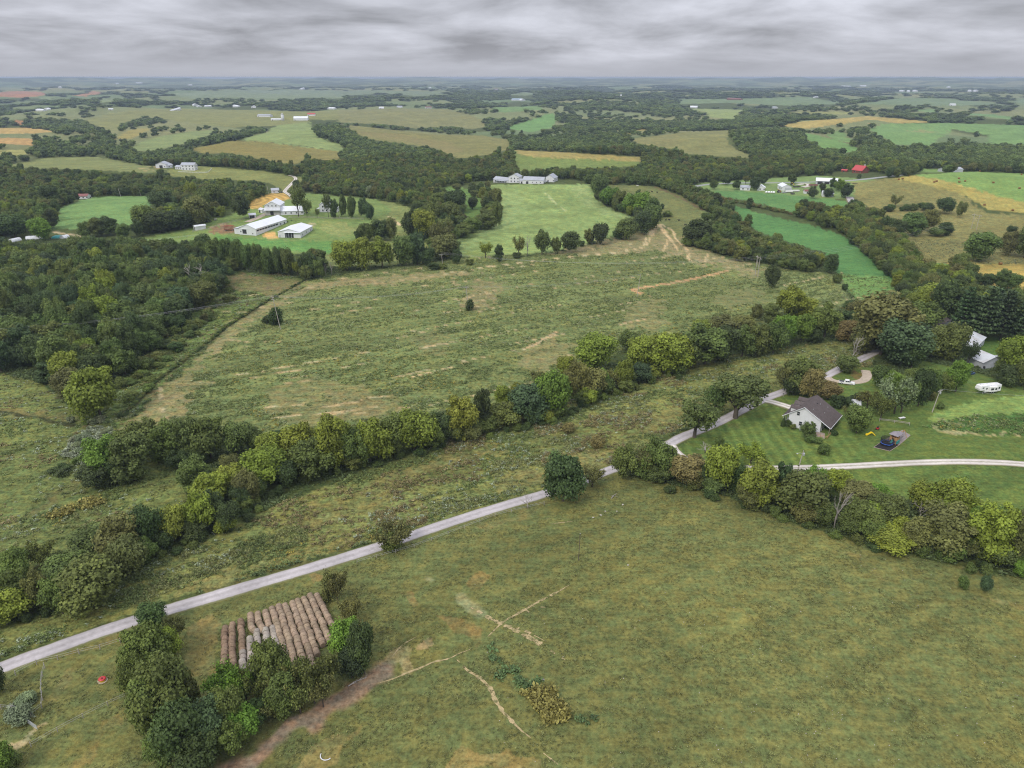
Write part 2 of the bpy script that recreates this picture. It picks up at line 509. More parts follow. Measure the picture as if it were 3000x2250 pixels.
# ------------------------------------------------------------------ land use: fields traced on the ground
# name, photo colour, roughness of growth, streakiness, frame, outline, open (no trees scattered in it)
PASTURE = (102, 108, 71); MEAD = (90, 104, 62); LUSH = (84, 126, 80); LAWN = (90, 110, 62); HAY = (124, 146, 98)
OLIVE = (112, 118, 80); TANF = (152, 146, 92); DULL = (120, 122, 84)
FIELDS = [
    ('hillside', (108, 122, 84), .6, .3, 'T4', [(0, 170), (60, 100), (350, 240), (480, 330), (300, 300), (230, 430), (480, 520), (1050, 600), (1160, 640), (1170, 720), (1230, 790), (1000, 800), (800, 800), (700, 840), (400, 700), (0, 480)]),
    ('pasture', (104, 112, 76), .5, .2, 'T6', [(1640, 480), (1940, 490), (2120, 560), (2211, 620), (2211, 700), (2120, 800), (2060, 840), (1930, 720), (1950, 600), (1900, 570), (1760, 540), (1660, 520)]),
    ('crop_field', LUSH, .25, .1, 'T4', [(500, 200), (700, 260), (1000, 330), (1180, 390), (1260, 470), (1400, 590), (1470, 640), (1510, 740), (1250, 800), (1170, 680), (1130, 620), (1100, 560), (1040, 480), (860, 430), (640, 350), (560, 290)]),
    ('meadow', (104, 138, 86), .5, .2, 'T4', [(1120, 600), (1300, 615), (1450, 630), (1475, 640), (1510, 740), (1250, 800), (1170, 680)]),
    ('lawn', (112, 136, 92), .2, .15, 'T4', [(150, 105), (310, 75), (700, 45), (1000, 30), (1380, 52), (1400, 62), (1210, 75), (1225, 170), (900, 165), (560, 135), (360, 125)]),
    ('crop_field', (88, 126, 82), .2, .1, 'T4', [(370, 122), (560, 118), (900, 150), (1180, 175), (1210, 215), (1100, 240), (860, 250), (720, 205), (560, 170), (430, 150)]),
    ('hillside', (120, 120, 82), .5, .4, 'T4', [(1210, 70), (1440, 42), (1840, 100), (1900, 190), (2000, 250), (2260, 260), (2260, 560), (1780, 550), (1600, 540), (1470, 420), (1420, 300), (1300, 220), (1225, 170)]),
    ('stubble_field', TANF, .2, .5, 'T4', [(1440, 42), (1560, 28), (1900, 8), (2270, 25), (2270, 255), (2130, 245), (2000, 225), (1870, 145), (1600, 75)]),
    ('hay_field', (116, 146, 90), .2, .3, 'T4', [(1560, 24), (1900, 5), (2270, 20), (2270, 200), (2060, 150), (1900, 100), (1700, 45)]),
    ('stubble_field', (164, 150, 94), .2, .5, 'T4', [(1785, 545), (2270, 550), (2270, 700), (2060, 690), (1930, 660), (1870, 600)]),
    ('crop_field', (78, 128, 72), .2, .1, 'T4', [(1640, 530), (1778, 548), (1920, 668), (1870, 680), (1760, 620), (1640, 590)]),
    ('hay_field', HAY, .35, .5, 'T6', [(900, 482), (1560, 478), (1590, 560), (1700, 640), (1830, 680), (1700, 780), (1540, 830), (1300, 890), (1000, 920), (800, 900), (770, 800), (900, 750), (1010, 700), (1050, 640), (1030, 560), (960, 510)]),
    ('meadow', (96, 124, 74), .4, .3, 'T6', [(690, 500), (760, 488), (860, 510), (930, 560), (930, 640), (870, 680), (810, 660), (840, 560), (720, 530)]),
    ('pasture', (118, 130, 86), .4, .3, 'T6', [(0, 550), (160, 550), (420, 590), (520, 625), (470, 720), (500, 800), (620, 830), (640, 920), (400, 960), (0, 960)]),
    ('hay_field', (106, 138, 92), .25, .3, 'T5', [(310, 340), (350, 220), (540, 152), (900, 148), (910, 190), (830, 230), (790, 320), (560, 310), (470, 345)]),
    ('pasture', (110, 132, 84), .35, .3, 'T5', [(815, 405), (1250, 290), (1400, 240), (1480, 190), (1780, 130), (2211, 170), (2300, 230), (2211, 300), (2090, 340), (2100, 420), (2000, 480), (1750, 490), (1300, 440), (1100, 420), (870, 440)]),
    ('meadow', (94, 134, 80), .4, .3, 'B1', [(330, 790), (900, 850), (1900, 880), (1750, 1020), (1300, 980), (700, 930), (300, 850)]),
    ('bare_yard', (122, 104, 88), .3, .2, 'B1', [(240, 770), (310, 710), (440, 660), (540, 680), (570, 750), (450, 780)]),
    ('sandy_yard', (196, 164, 116), .15, .1, 'B1', [(820, 826), (940, 765), (1050, 770), (1060, 828)]),
    ('corn_field', (176, 150, 96), .3, .2, 'B1', [(715, 500), (740, 390), (960, 312), (1180, 300), (1200, 370), (1120, 390), (980, 400), (890, 460)]),
    ('hillside', (116, 126, 88), .4, .3, 'B7', [(-60, 90), (330, 28), (650, 20), (960, 80), (1060, 105), (1160, 110), (960, 135), (700, 112), (300, 102), (150, 92)]),
    ('hillside', (116, 124, 82), .4, .3, 'B2', [(400, 520), (560, 528), (900, 560), (1060, 590), (1160, 605), (1000, 690), (870, 625), (500, 605), (200, 590), (200, 545)]),
    ('pasture', (106, 118, 80), .6, .5, 'D', [(266, 928), (455, 745), (560, 655), (640, 612), (665, 606), (860, 576), (1000, 556), (1290, 540), (1420, 484), (1480, 528), (1550, 556), (1800, 598), (1830, 665), (1700, 690), (1500, 720), (1370, 745), (1230, 810), (1000, 900), (700, 960), (560, 950), (380, 940)]),
    ('meadow', (96, 114, 70), .7, .3, 'D', [(470, 590), (600, 592), (665, 605), (620, 625), (450, 740), (330, 850), (268, 925), (215, 900), (300, 780), (400, 700)]),
    ('meadow', (100, 112, 72), .8, .35, 'D', [(-40, 795), (90, 830), (200, 915), (262, 925), (400, 945), (420, 1060), (400, 1120), (200, 1240), (-40, 1320)]),
    ('meadow', (110, 118, 76), .9, .35, 'D', [(-60, 1440), (160, 1370), (420, 1280), (800, 1170), (1180, 1055), (1320, 1010), (1440, 940), (1640, 865), (1780, 820), (1880, 790), (1900, 740), (1830, 735), (1640, 760), (1400, 790), (1230, 870), (1000, 940), (600, 1090), (420, 1170), (150, 1310), (-60, 1380)]),
    ('lawn', LAWN, .2, .2, 'T3', [(150, 700), (190, 610), (420, 490), (640, 385), (700, 340), (800, 305), (1000, 240), (1080, 160), (1290, 150), (1500, 190), (1600, 110), (1740, 140), (1900, 175), (2020, 215), (2260, 275), (2300, 745), (1600, 712), (1000, 745), (430, 760), (250, 740)]),
    ('hay_field', (118, 142, 86), .3, .2, 'T3', [(1760, 390), (1950, 345), (2260, 310), (2260, 425), (1950, 440), (1700, 480), (1640, 460)]),
    ('meadow', (72, 100, 54), .9, .2, 'T3', [(1610, 505), (1800, 450), (1960, 432), (2260, 418), (2260, 562), (1990, 540), (1700, 520)]),
    ('lawn', (86, 106, 60), .35, .5, 'T3', [(430, 755), (1000, 748), (1600, 715), (2300, 748), (2300, 1080), (1950, 1020), (1700, 950), (1300, 930), (1000, 900), (600, 800)]),
    ('lawn', (82, 110, 60), .2, .2, 'T4', [(1890, 975), (2110, 985), (2260, 1000), (2260, 1110), (2060, 1120), (1960, 1070)]),
    ('pasture', PASTURE, .4, .25, 'D', [(-120, 1462), (60, 1425), (410, 1305), (830, 1175), (1190, 1066), (1330, 1020), (1420, 1040), (1560, 1070), (1700, 1125), (1900, 1185), (2300, 1270), (2700, 1900), (-500, 1900)]),
    # rolling farmland beyond
    ('far_pasture', (120, 126, 88), .3, .3, 'A1', [(540, 455), (720, 400), (940, 380), (1150, 370), (1500, 380), (2000, 390), (2230, 380), (2230, 445), (2010, 445), (1990, 475), (1500, 495), (1150, 455), (1000, 425), (900, 435), (780, 475), (740, 525)]),
    ('far_pasture', (118, 134, 96), .3, .3, 'A1', [(860, 605), (1000, 560), (1220, 520), (1400, 510), (1350, 545), (1200, 595), (1000, 645), (880, 645)]),
    ('far_pasture', (120, 118, 76), .5, .3, 'A1', [(1220, 635), (1500, 580), (1680, 582), (2211, 640), (2211, 705), (1990, 705), (1900, 735), (1700, 705), (1500, 660), (1330, 665)]),
    ('far_pasture', (122, 140, 98), .3, .3, 'A1', [(1530, 582), (1700, 530), (1800, 480), (2000, 460), (2070, 560), (2230, 612), (2230, 655), (1680, 585)]),
    ('far_pasture', (138, 134, 90), .3, .3, 'A1', [(730, 572), (870, 500), (980, 502), (860, 565)]),
    ('far_stubble', (168, 148, 104), .2, .3, 'A1', [(-40, 495), (220, 498), (360, 520), (230, 533), (-40, 535)]),
    ('far_stubble', (164, 138, 100), .2, .3, 'A1', [(-40, 560), (220, 566), (230, 600), (190, 612), (-40, 596)]),
    ('far_stubble', (150, 116, 92), .2, .3, 'A1', [(50, 465), (120, 445), (165, 455), (140, 480)]),
    ('far_stubble', (156, 116, 96), .2, .3, 'A1', [(-40, 268), (120, 258), (240, 262), (330, 282), (150, 302), (-40, 292)]),
    ('far_stubble', (152, 118, 98), .2, .3, 'A1', [(470, 288), (600, 260), (680, 268), (560, 294)]),
    ('far_pasture', (112, 128, 108), .3, .3, 'A1', [(1080, 275), (1500, 250), (2230, 255), (2230, 305), (1900, 315), (1500, 298), (1250, 308)]),
    ('far_pasture', (116, 132, 104), .3, .3, 'A1', [(200, 305), (370, 292), (330, 314)]),
    ('far_pasture', (116, 132, 104), .3, .3, 'A1', [(630, 303), (750, 325), (640, 335)]),
    ('far_pasture', (140, 142, 96), .3, .3, 'A1', [(-40, 640), (140, 640), (240, 660), (100, 680), (-40, 670)]),
    ('far_pasture', (118, 122, 90), .3, .3, 'A2', [(-20, 380), (400, 370), (690, 375), (900, 440), (950, 490), (850, 505), (650, 485), (510, 505), (300, 475), (-20, 462)]),
    ('far_pasture', (118, 120, 82), .4, .4, 'A2', [(-20, 470), (510, 530), (600, 540), (900, 545), (1090, 575), (1090, 640), (1000, 650), (900, 680), (750, 695), (600, 625), (200, 575), (80, 525)]),
    ('far_pasture', (106, 124, 76), .5, .3, 'A2', [(1110, 640), (1500, 660), (1945, 690), (1925, 745), (1500, 765), (1400, 760), (1300, 770), (1150, 780), (1120, 710)]),
    ('far_stubble', (146, 138, 92), .2, .3, 'A2', [(1130, 640), (1500, 658), (1945, 688), (1940, 712), (1500, 700), (1180, 680)]),
    ('far_pasture', (102, 138, 92), .3, .3, 'A2', [(1070, 492), (1200, 455), (1370, 393), (1388, 440), (1375, 492), (1230, 525), (1090, 505)]),
    ('far_pasture', (104, 132, 92), .3, .3, 'A2', [(980, 365), (1290, 353), (1300, 380), (1050, 398)]),
    ('far_stubble', (146, 136, 84), .2, .3, 'A2', [(1815, 542), (2020, 485), (1900, 535)]),
    ('far_pasture', (122, 124, 88), .3, .4, 'A2', [(1830, 572), (2211, 528), (2330, 600), (2230, 645), (1990, 615), (1900, 592)]),
    ('far_pasture', (108, 124, 104), .3, .3, 'A2', [(-40, 262), (200, 253), (720, 263), (500, 293), (250, 273), (-40, 293)]),
    ('far_pasture', (108, 124, 104), .3, .3, 'A2', [(1070, 283), (1200, 264), (1290, 273), (1200, 290)]),
    ('far_pasture', (118, 122, 86), .3, .4, 'A3', [(-20, 525), (330, 513), (280, 562), (300, 605), (470, 695), (330, 690), (-20, 660)]),
    ('far_stubble', (158, 146, 98), .2, .3, 'A3', [(635, 485), (780, 455), (1200, 420), (1640, 460), (1400, 468), (1220, 445), (1000, 475), (770, 505)]),
    ('far_pasture', (102, 136, 88), .3, .3, 'A3', [(775, 525), (1000, 575), (1160, 640), (1050, 658), (900, 625), (800, 575)]),
    ('far_pasture', (106, 136, 92), .3, .3, 'A3', [(935, 545), (1030, 503), (1065, 560), (1150, 602), (1000, 578)]),
    ('far_pasture', (106, 138, 94), .3, .3, 'A3', [(1210, 505), (1300, 470), (1700, 465), (2240, 480), (2240, 605), (1980, 605), (1980, 545), (1760, 505), (1650, 565), (1600, 615), (1380, 605), (1290, 555)]),
    ('far_pasture', (106, 126, 104), .3, .3, 'A3', [(1140, 342), (1400, 303), (1700, 305), (2080, 347), (1700, 354)]),
    ('far_pasture', (106, 126, 104), .3, .3, 'A3', [(2110, 322), (2240, 303), (2240, 352)]),
    ('far_pasture', (106, 134, 98), .3, .3, 'A3', [(1400, 380), (1640, 376), (1640, 397)]),
    ('far_pasture', (104, 136, 98), .3, .3, 'A3', [(1780, 400), (2000, 408), (2240, 442), (2100, 440)]),
    ('far_pasture', (106, 126, 100), .3, .3, 'A3', [(-20, 310), (400, 308), (800, 293), (1040, 342), (700, 354), (300, 335), (-20, 342)]),
    ('far_pasture', (128, 144, 100), .3, .3, 'A3', [(50, 372), (400, 378), (330, 440), (200, 430), (150, 400)]),
    ('far_pasture', (132, 140, 98), .3, .3, 'A3', [(750, 394), (1080, 394), (1080, 408), (750, 404)]),
    ('far_pasture', (106, 134, 84), .3, .3, 'A3', [(1530, 760), (1700, 768), (1690, 786), (1540, 786)]),
]
POLYS = []
_allp = []; _len = []
for _f in FIELDS:
    _st = 40 if _f[4] != 'D' else 30
    _q = toS(_f[4], dens(_f[5], _st, True))
    _q[:, 1] = np.maximum(_q[:, 1], 236)
    _allp.append(_q); _len.append(len(_q))
_P, _ = hit(np.vstack(_allp))
_k = 0
for _f, _n in zip(FIELDS, _len):
    POLYS.append(_P[_k:_k + _n, :2]); _k += _n

# patches of dry or bare ground inside the fields (their own growth and soil, world polygons)
TAN = (150, 136, 100)
PATCH = [
    ('T5', [(720, 1500), (950, 1250), (1080, 1180), (1230, 1260), (1120, 1320), (1060, 1440), (900, 1540)], (140, 126, 92), .8),
    ('T5', [(1560, 1290), (1800, 1210), (2100, 1260), (2260, 1330), (2260, 1450), (1700, 1490), (1580, 1400)], (126, 118, 82), .75),
    ('T2', [(-30, 780), (200, 800), (420, 830), (520, 890), (300, 930), (100, 950), (-30, 930)], (124, 116, 80), .8),
    ('T6', [(-30, 1060), (400, 1010), (800, 985), (900, 1000), (700, 1030), (300, 1070), (-30, 1085)], (146, 132, 98), .9),
    ('T5', [(1400, 850), (1760, 690), (1830, 650), (2230, 620), (2230, 680), (1900, 670), (1740, 740), (1500, 880), (1300, 1040), (1150, 1180), (1100, 1180), (1250, 1000)], (140, 128, 94), .9),
    ('T6', [(780, 1165), (900, 1050), (1060, 1060), (1050, 1110), (930, 1225), (850, 1200)], (134, 122, 90), .8),
    ('T2', [(1130, 560), (1330, 460), (1470, 520), (1440, 620), (1250, 690), (1150, 640)], (132, 124, 86), .85),
    ('T4', [(390, 760), (450, 690), (640, 690), (690, 760), (500, 810)], (118, 118, 80), .85),
    ('T2', [(1730, 400), (1800, 270), (1960, 260), (2010, 400), (1900, 445)], (130, 124, 88), .8),
    ('T6', [(1300, 890), (1600, 815), (1930, 735), (2100, 800), (2260, 930), (2260, 980), (2000, 870), (1700, 885), (1540, 895)], (148, 134, 102), .9),
    ('T4', [(80, 420), (230, 420), (480, 510), (700, 590), (640, 640), (480, 570), (240, 500)], (144, 132, 100), .8),
    ('T2', [(480, 490), (620, 430), (760, 480), (700, 570), (560, 600)], (116, 114, 78), .7),
    ('D', [(478, 588), (600, 596), (660, 608), (600, 640), (480, 620)], (122, 104, 80), .8),
    ('T5', [(-20, 1390), (200, 1400), (440, 1440), (460, 1470), (200, 1440), (-20, 1420)], (116, 104, 70), .8),
    ('T1', [(-20, 1110), (300, 900), (520, 740), (560, 760), (400, 880), (200, 1000), (-20, 1140)], (104, 94, 64), .6),
    ('E1', [(1640, 1659), (1780, 1540), (1930, 1440), (2060, 1440), (2000, 1560), (1900, 1680)], (158, 134, 88), 0.60),
    ('E2', [(560, 1640), (700, 1600), (960, 1590), (1080, 1640), (1080, 1720), (560, 1720)], (160, 136, 88), 0.56),
    ('E2', [(560, 760), (680, 770), (800, 860), (830, 960), (740, 980), (650, 880)], (140, 112, 72), 0.60),
    ('E2', [(740, 590), (800, 560), (870, 570), (850, 615), (780, 615)], (146, 116, 74), 0.56),
    ('E2', [(380, 640), (430, 650), (470, 710), (440, 725), (390, 690)], (146, 116, 76), 0.56),
    ('E2', [(290, 1110), (290, 1000), (350, 940), (380, 1000), (340, 1110)], (172, 154, 116), 0.68),
    ('E2', [(400, 1000), (410, 940), (500, 920), (510, 970), (440, 1005)], (160, 138, 104), 0.68),
    ('E1', [(1060, 1100), (1090, 850), (1160, 790), (1230, 800), (1200, 950), (1230, 1100)], (142, 124, 82), 0.60),
    ('E1', [(1740, 560), (1800, 560), (1830, 600), (1760, 620)], (150, 120, 82), 0.56),
    ('E1', [(280, 1250), (330, 1150), (430, 1100), (440, 1180), (350, 1260)], (128, 112, 74), 0.48),
    ('E1', [(420, 1659), (560, 1420), (760, 1300), (740, 1450), (600, 1520), (560, 1680)], (140, 118, 74), 0.44),
    ('E1', [(30, 1510), (140, 1490), (250, 1420), (240, 1450), (130, 1520), (60, 1530)], (184, 166, 132), 0.72),
    ('E1', [(350, 1030), (450, 980), (700, 900), (720, 920), (480, 1010)], (128, 106, 68), 0.48),
    ('E2', [(700, 400), (860, 260), (1000, 190), (1200, 130), (1210, 170), (1000, 240), (800, 330)], (120, 106, 70), 0.40),
    ('T2', [(240, 1350), (330, 1290), (700, 1180), (1030, 1100), (1050, 1150), (700, 1240), (400, 1340)], (122, 108, 74), .5),
    ('T2', [(1000, 1290), (1250, 1240), (1420, 1150), (1700, 1130), (1660, 1230), (1300, 1340), (1000, 1400)], (124, 110, 74), .5),
    ('T1', [(1000, 1500), (1100, 1420), (1700, 1230), (2211, 1100), (2211, 1180), (1700, 1330), (1100, 1500)], (126, 112, 74), .45),
    ('T1', [(1800, 980), (2000, 900), (2260, 850), (2260, 980), (2000, 1050), (1800, 1080)], (122, 112, 70), .65),
    ('T3', [(0, 420), (180, 370), (400, 300), (380, 340), (200, 460), (0, 540)], (120, 112, 72), .6),
    ('E3', [(1640, 690), (1952, 710), (1990, 760), (1800, 740)], (152, 138, 92), 0.48),
    ('E3', [(820, 410), (960, 440), (1220, 560), (1200, 580), (950, 480)], (132, 124, 78), 0.48),
    ('T3', [(1640, 510), (1800, 520), (1990, 540), (2240, 556), (2240, 566), (1980, 552), (1700, 530)], (186, 168, 128), .8),
    ('T3', [(1660, 455), (1820, 462), (1860, 485), (1740, 475)], (160, 146, 108), .7),
    ('T3', [(1180, 160), (1290, 165), (1310, 200), (1270, 235), (1230, 230)], (128, 96, 70), .9),
    ('T3', [(470, 490), (520, 480), (560, 500), (500, 520)], (112, 96, 64), .6),
    ('B1', [(1500, 640), (1950, 640), (2000, 800), (1600, 780)], (150, 150, 98), .7),
    ('B1', [(1300, 640), (1460, 690), (1520, 715), (1450, 730)], (186, 168, 140), .7),
    ('B2', [(80, 520), (130, 520), (125, 545), (95, 550)], (170, 150, 112), .9),
    ('T6', [(1020, 520), (1120, 520), (1180, 600), (1130, 720), (900, 800), (800, 870), (770, 830), (1020, 700)], (142, 160, 108), .6),
    ('T6', [(1440, 490), (1560, 490), (1590, 560), (1700, 640), (1820, 690), (1700, 680), (1520, 600)], (146, 160, 110), .7),
    ('T6', [(780, 890), (900, 860), (1000, 900), (900, 930)], (128, 138, 72), .7),
    ('A1', [(1240, 630), (1500, 600), (2000, 650), (1900, 710), (1500, 650)], (132, 118, 66), .5),
    ('A2', [(100, 520), (400, 540), (700, 590), (800, 640), (700, 670), (500, 600), (200, 560)], (136, 120, 88), .5),
    ('A3', [(1220, 470), (1260, 468), (1240, 490)], (176, 146, 108), .8),
    ('A3', [(1480, 520), (1560, 510), (1640, 520), (1540, 530)], (160, 142, 104), .6),
]
_q = [toS(f, dens(p, 40, True)) for f, p, c, s in PATCH]
_P, _ = hit(np.vstack(_q))
_k = 0; PATCHW = []
for (_f, _p, _c, _s), _qq in zip(PATCH, _q):
    PATCHW.append((_P[_k:_k + len(_qq), :2], alb(*_c), _s)); _k += len(_qq)

# worn paths: frame, points, width (m), colour, how broken
PATHS = [
    ('T6', [(1940, 725), (1890, 790), (1870, 850), (1700, 882), (1500, 902), (1300, 922), (1100, 947), (960, 962), (820, 988)], 1.3, (188, 170, 134), .25),
    ('T4', [(60, 310), (100, 360), (130, 400), (100, 470)], 1.2, (190, 168, 130), .2), ('T4', [(75, 310), (120, 370), (160, 430), (180, 462)], 1.2, (190, 168, 130), .2),
    ('T4', [(90, 315), (150, 350), (180, 410), (240, 460), (250, 525)], 1.2, (190, 168, 130), .2), ('T4', [(360, 490), (340, 535)], 1.2, (190, 168, 130), .3), ('T4', [(0, 440), (20, 400), (60, 330)], 1.2, (190, 168, 130), .2),
    ('T4', [(-110, 695), (0, 683), (200, 650), (350, 615), (465, 588)], 2.8, (184, 146, 110), .15), ('T2', [(1790, 195), (1850, 215), (1890, 235)], 3.0, (176, 140, 104), .4),
    ('E1', [(1240, 1720), (1300, 1659), (1500, 1540), (1700, 1410), (1900, 1300), (1990, 1235), (2050, 1190), (2200, 1090)], 4.2, (136, 116, 98), .05),
    ('T2', [(1160, 548), (1250, 510), (1310, 470), (1360, 445)], 1.2, (182, 158, 124), .25), ('T2', [(520, 705), (640, 680), (760, 645)], 1.0, (176, 158, 122), .3), ('T2', [(580, 540), (730, 510)], 1.2, (176, 158, 122), .35),
    ('T2', [(430, 480), (620, 435)], 1.0, (166, 150, 114), .45), ('T2', [(390, 345), (480, 322)], 1.0, (166, 150, 114), .45), ('T2', [(1700, 290), (1820, 270), (1950, 260)], 1.0, (170, 152, 118), .35), ('T2', [(1730, 400), (1920, 360)], 1.0, (170, 152, 118), .3),
    ('T2', [(770, 268), (950, 210), (1200, 172)], .9, (160, 146, 112), .5), ('T2', [(900, 330), (1050, 290)], .9, (160, 146, 112), .4), ('T2', [(1650, 150), (1900, 110), (2100, 90)], .9, (156, 144, 108), .5),
    ('T2', [(0, 885), (250, 840), (400, 812)], .9, (160, 146, 110), .4), ('T2', [(0, 925), (280, 915), (500, 885)], .9, (160, 146, 110), .45),
    ('T5', [(1320, 990), (1470, 1005), (1640, 1000)], .9, (160, 146, 110), .4), ('T5', [(1470, 1215), (1640, 1185), (1800, 1165)], .9, (166, 150, 114), .35), ('T5', [(1560, 1390), (1700, 1375), (1830, 1355)], .9, (176, 160, 124), .3),
    ('T5', [(1600, 1450), (1850, 1425), (2211, 1385)], 1.0, (172, 156, 120), .35), ('T5', [(1600, 1240), (1720, 1245), (1900, 1225)], .9, (160, 146, 110), .5), ('T5', [(935, 1270), (945, 1330), (965, 1440), (970, 1500)], 1.3, (170, 154, 118), .5),
    ('T6', [(380, 670), (415, 695), (440, 715)], 2.0, (196, 176, 140), .15), ('A2', [(1325, 920), (1380, 980), (1460, 1040)], 1.2, (166, 174, 126), .4),
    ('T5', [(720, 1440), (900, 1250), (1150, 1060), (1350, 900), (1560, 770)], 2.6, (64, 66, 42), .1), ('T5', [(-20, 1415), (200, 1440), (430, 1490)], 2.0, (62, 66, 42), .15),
    ('B1', [(215, 725), (420, 665), (610, 640)], 2.0, (166, 142, 108), .3), ('B2', [(680, 345), (900, 360), (1269, 405)], 3.0, (88, 92, 62), .4), ('A1', [(0, 460), (150, 470)], 3, (110, 96, 70), .5),
    ('T4', [(60, 98), (200, 160), (340, 232)], 3.0, (112, 96, 72), .3), ('T5', [(320, 360), (420, 375), (480, 390)], 3.0, (176, 160, 130), .2),
    ('E2', [(560, 1060), (700, 1160), (760, 1210)], 1.5, (140, 136, 98), .7), ('E2', [(520, 580), (700, 700), (800, 770)], 3.0, (132, 130, 92), .6),
]
_q = [toS(f, dens(p, 25, False)) for f, p, w, c, b in PATHS]
_P, _ = hit(np.vstack(_q))
_k = 0; PATHW = []
for (_f, _p, _w, _c, _b), _qq in zip(PATHS, _q):
    PATHW.append((_P[_k:_k + len(_qq), :2], _w, alb(*_c), _b)); _k += len(_qq)

_c25, _s25 = math.cos(R(27)), math.sin(R(27))
# more short worn streaks along the contour of the weedy field
_rs = np.random.default_rng(17)
_bigp = POLYS[[i for i, f in enumerate(FIELDS) if f[0] == 'pasture' and f[4] == 'D'][0]]
_n = 0
while _n < 46:
    _q = _bigp.min(0) + _rs.random(2) * (_bigp.max(0) - _bigp.min(0))
    if inpoly(_q[:1], _q[1:], _bigp)[0]:
        _l = _rs.uniform(8, 34); _d = np.array([_c25, _s25]); _e = np.array([-_s25, _c25])
        PATHW.append((np.array([_q + _d * _l * t + _e * (_rs.normal() * .5 + 1.2 * math.sin(2 * t)) for t in (-1, -.4, .2, 1)]), _rs.uniform(.5, 1.3), alb(166, 152, 116) * _rs.uniform(.85, 1.05), _rs.uniform(.3, .6))); _n += 1
WOODFLOOR = alb(74, 86, 54)


def seg_dist(x, y, pl):
    d = np.full(len(x), 1e9)
    for (ax, ay), (bx, by) in zip(pl[:-1], pl[1:]):
        vx, vy = bx - ax, by - ay
        t = np.clip(((x - ax) * vx + (y - ay) * vy) / (vx * vx + vy * vy + 1e-9), 0, 1)
        d = np.minimum(d, np.hypot(x - ax - t * vx, y - ay - t * vy))
    return d


def far_open(x, y):
    """Beyond the traced fields: how open the country is (0 wood, 1 field)."""
    return smooth(fbm(x / 420, y / 420, 77, 3), 0.465, 0.5)


def land(x, y, paint=True):
    """Field index (-1: woodland and rough ground), colour of what grows there, growth height factor, dryness."""
    n = len(x); r = np.hypot(x, y)
    jit = np.clip(r / 300, 0.5, 6)
    jx = x + (vn(x / 3.1, y / 3.1, 41) - .5) * 2.0 * jit; jy = y + (vn(x / 3.1, y / 3.1, 42) - .5) * 2.0 * jit
    idx = np.full(n, -1); col = np.tile(WOODFLOOR, (n, 1)); amp = np.full(n, 0.6); dry = np.zeros(n); st = np.full(n, .2)
    fo = far_open(x, y) * smooth(r, 1100, 1900)
    g = vn(x / 300, y / 300, 60)[:, None]
    fc = alb(96, 118, 92) * (1 - g) + alb(128, 130, 98) * g
    col = col * (1 - fo[:, None]) + fc * fo[:, None]
    for k, (nm, c, am, s, *_r) in enumerate(FIELDS):
        m = inpoly(jx, jy, POLYS[k])
        idx[m] = k; col[m] = alb(*c); amp[m] = am; st[m] = s; dry[m] = 0
    if not paint:
        return idx, col, amp, dry
    # mown, grazed and windrowed streaks lie along the contour
    u = x * _c25 + y * _s25; v = -x * _s25 + y * _c25
    sn = vn(u / 38, v / 1.9, 3) * .6 + vn(u / 70, v / 4.5, 4) * .4
    big = fbm(x / 26, y / 26, 8, 3)
    f = 1 + st * (sn - .5) * 1.1 + (big - .5) * .32
    col = col * f[:, None]
    d2 = smooth(fbm(x / 16, y / 16, 12, 3), .52, .72) * (idx >= 0)
    col = col * (1 + d2[:, None] * np.array([.13, .08, .03]))
    col = col * np.array([1.06, 1.0, .84])      # even warm tint in the ground colour, offsetting the bluish sky light
    for pl, c, s in PATCHW:
        ex = (vn(x / 4.5, y / 4.5, 51) - .5) * 9 * np.clip(r / 350, .6, 3); ey = (vn(x / 4.5, y / 4.5, 52) - .5) * 9 * np.clip(r / 350, .6, 3)
        m = inpoly(x + ex, y + ey, pl)
        if m.any():
            nn = s * (0.1 + 1.3 * fbm(x[m] / 3.2, y[m] / 3.2, 53, 4)) * (0.55 + .65 * sn[m])
            nn = np.clip(nn, 0, 1)[:, None]
            col[m] = col[m] * (1 - nn) + c * nn
            dry[m] = np.maximum(dry[m], nn[:, 0])
    for pl, w, c, b in PATHW:
        lo = pl.min(0) - w * 3; hi = pl.max(0) + w * 3
        ii = np.nonzero((x > lo[0]) & (x < hi[0]) & (y > lo[1]) & (y < hi[1]))[0]
        if not len(ii):
            continue
        X, Y = x[ii], y[ii]
        wv = w * (.6 + .8 * vn(X / 2.5, Y / 2.5, 57)) * .5 + .0006 * r[ii]
        d = seg_dist(X + (vn(X / 6, Y / 6, 58) - .5) * w, Y + (vn(X / 6, Y / 6, 59) - .5) * w, pl)
        a = (1 - smooth(d, wv * .55, wv * 1.35)) * (1 - smooth(vn(X / 4, Y / 4, 56), 1 - b, 1.02 - b + .12))
        a = a[:, None]
        col[ii] = col[ii] * (1 - a) + c * a
        dry[ii] = np.maximum(dry[ii], a[:, 0])
    return idx, col, amp, dry


# mowing stripes on the yard, crop rows in the corn
_la, _ld = atd('T3', 560, 560)
_lb = at('T3', 640, 700)
_mow = np.array([_lb[0] - _la[0], _lb[1] - _la[1]]); _mow /= np.linalg.norm(_mow)
_ca = at('B1', 780, 420); _cb = at('B1', 800, 470)


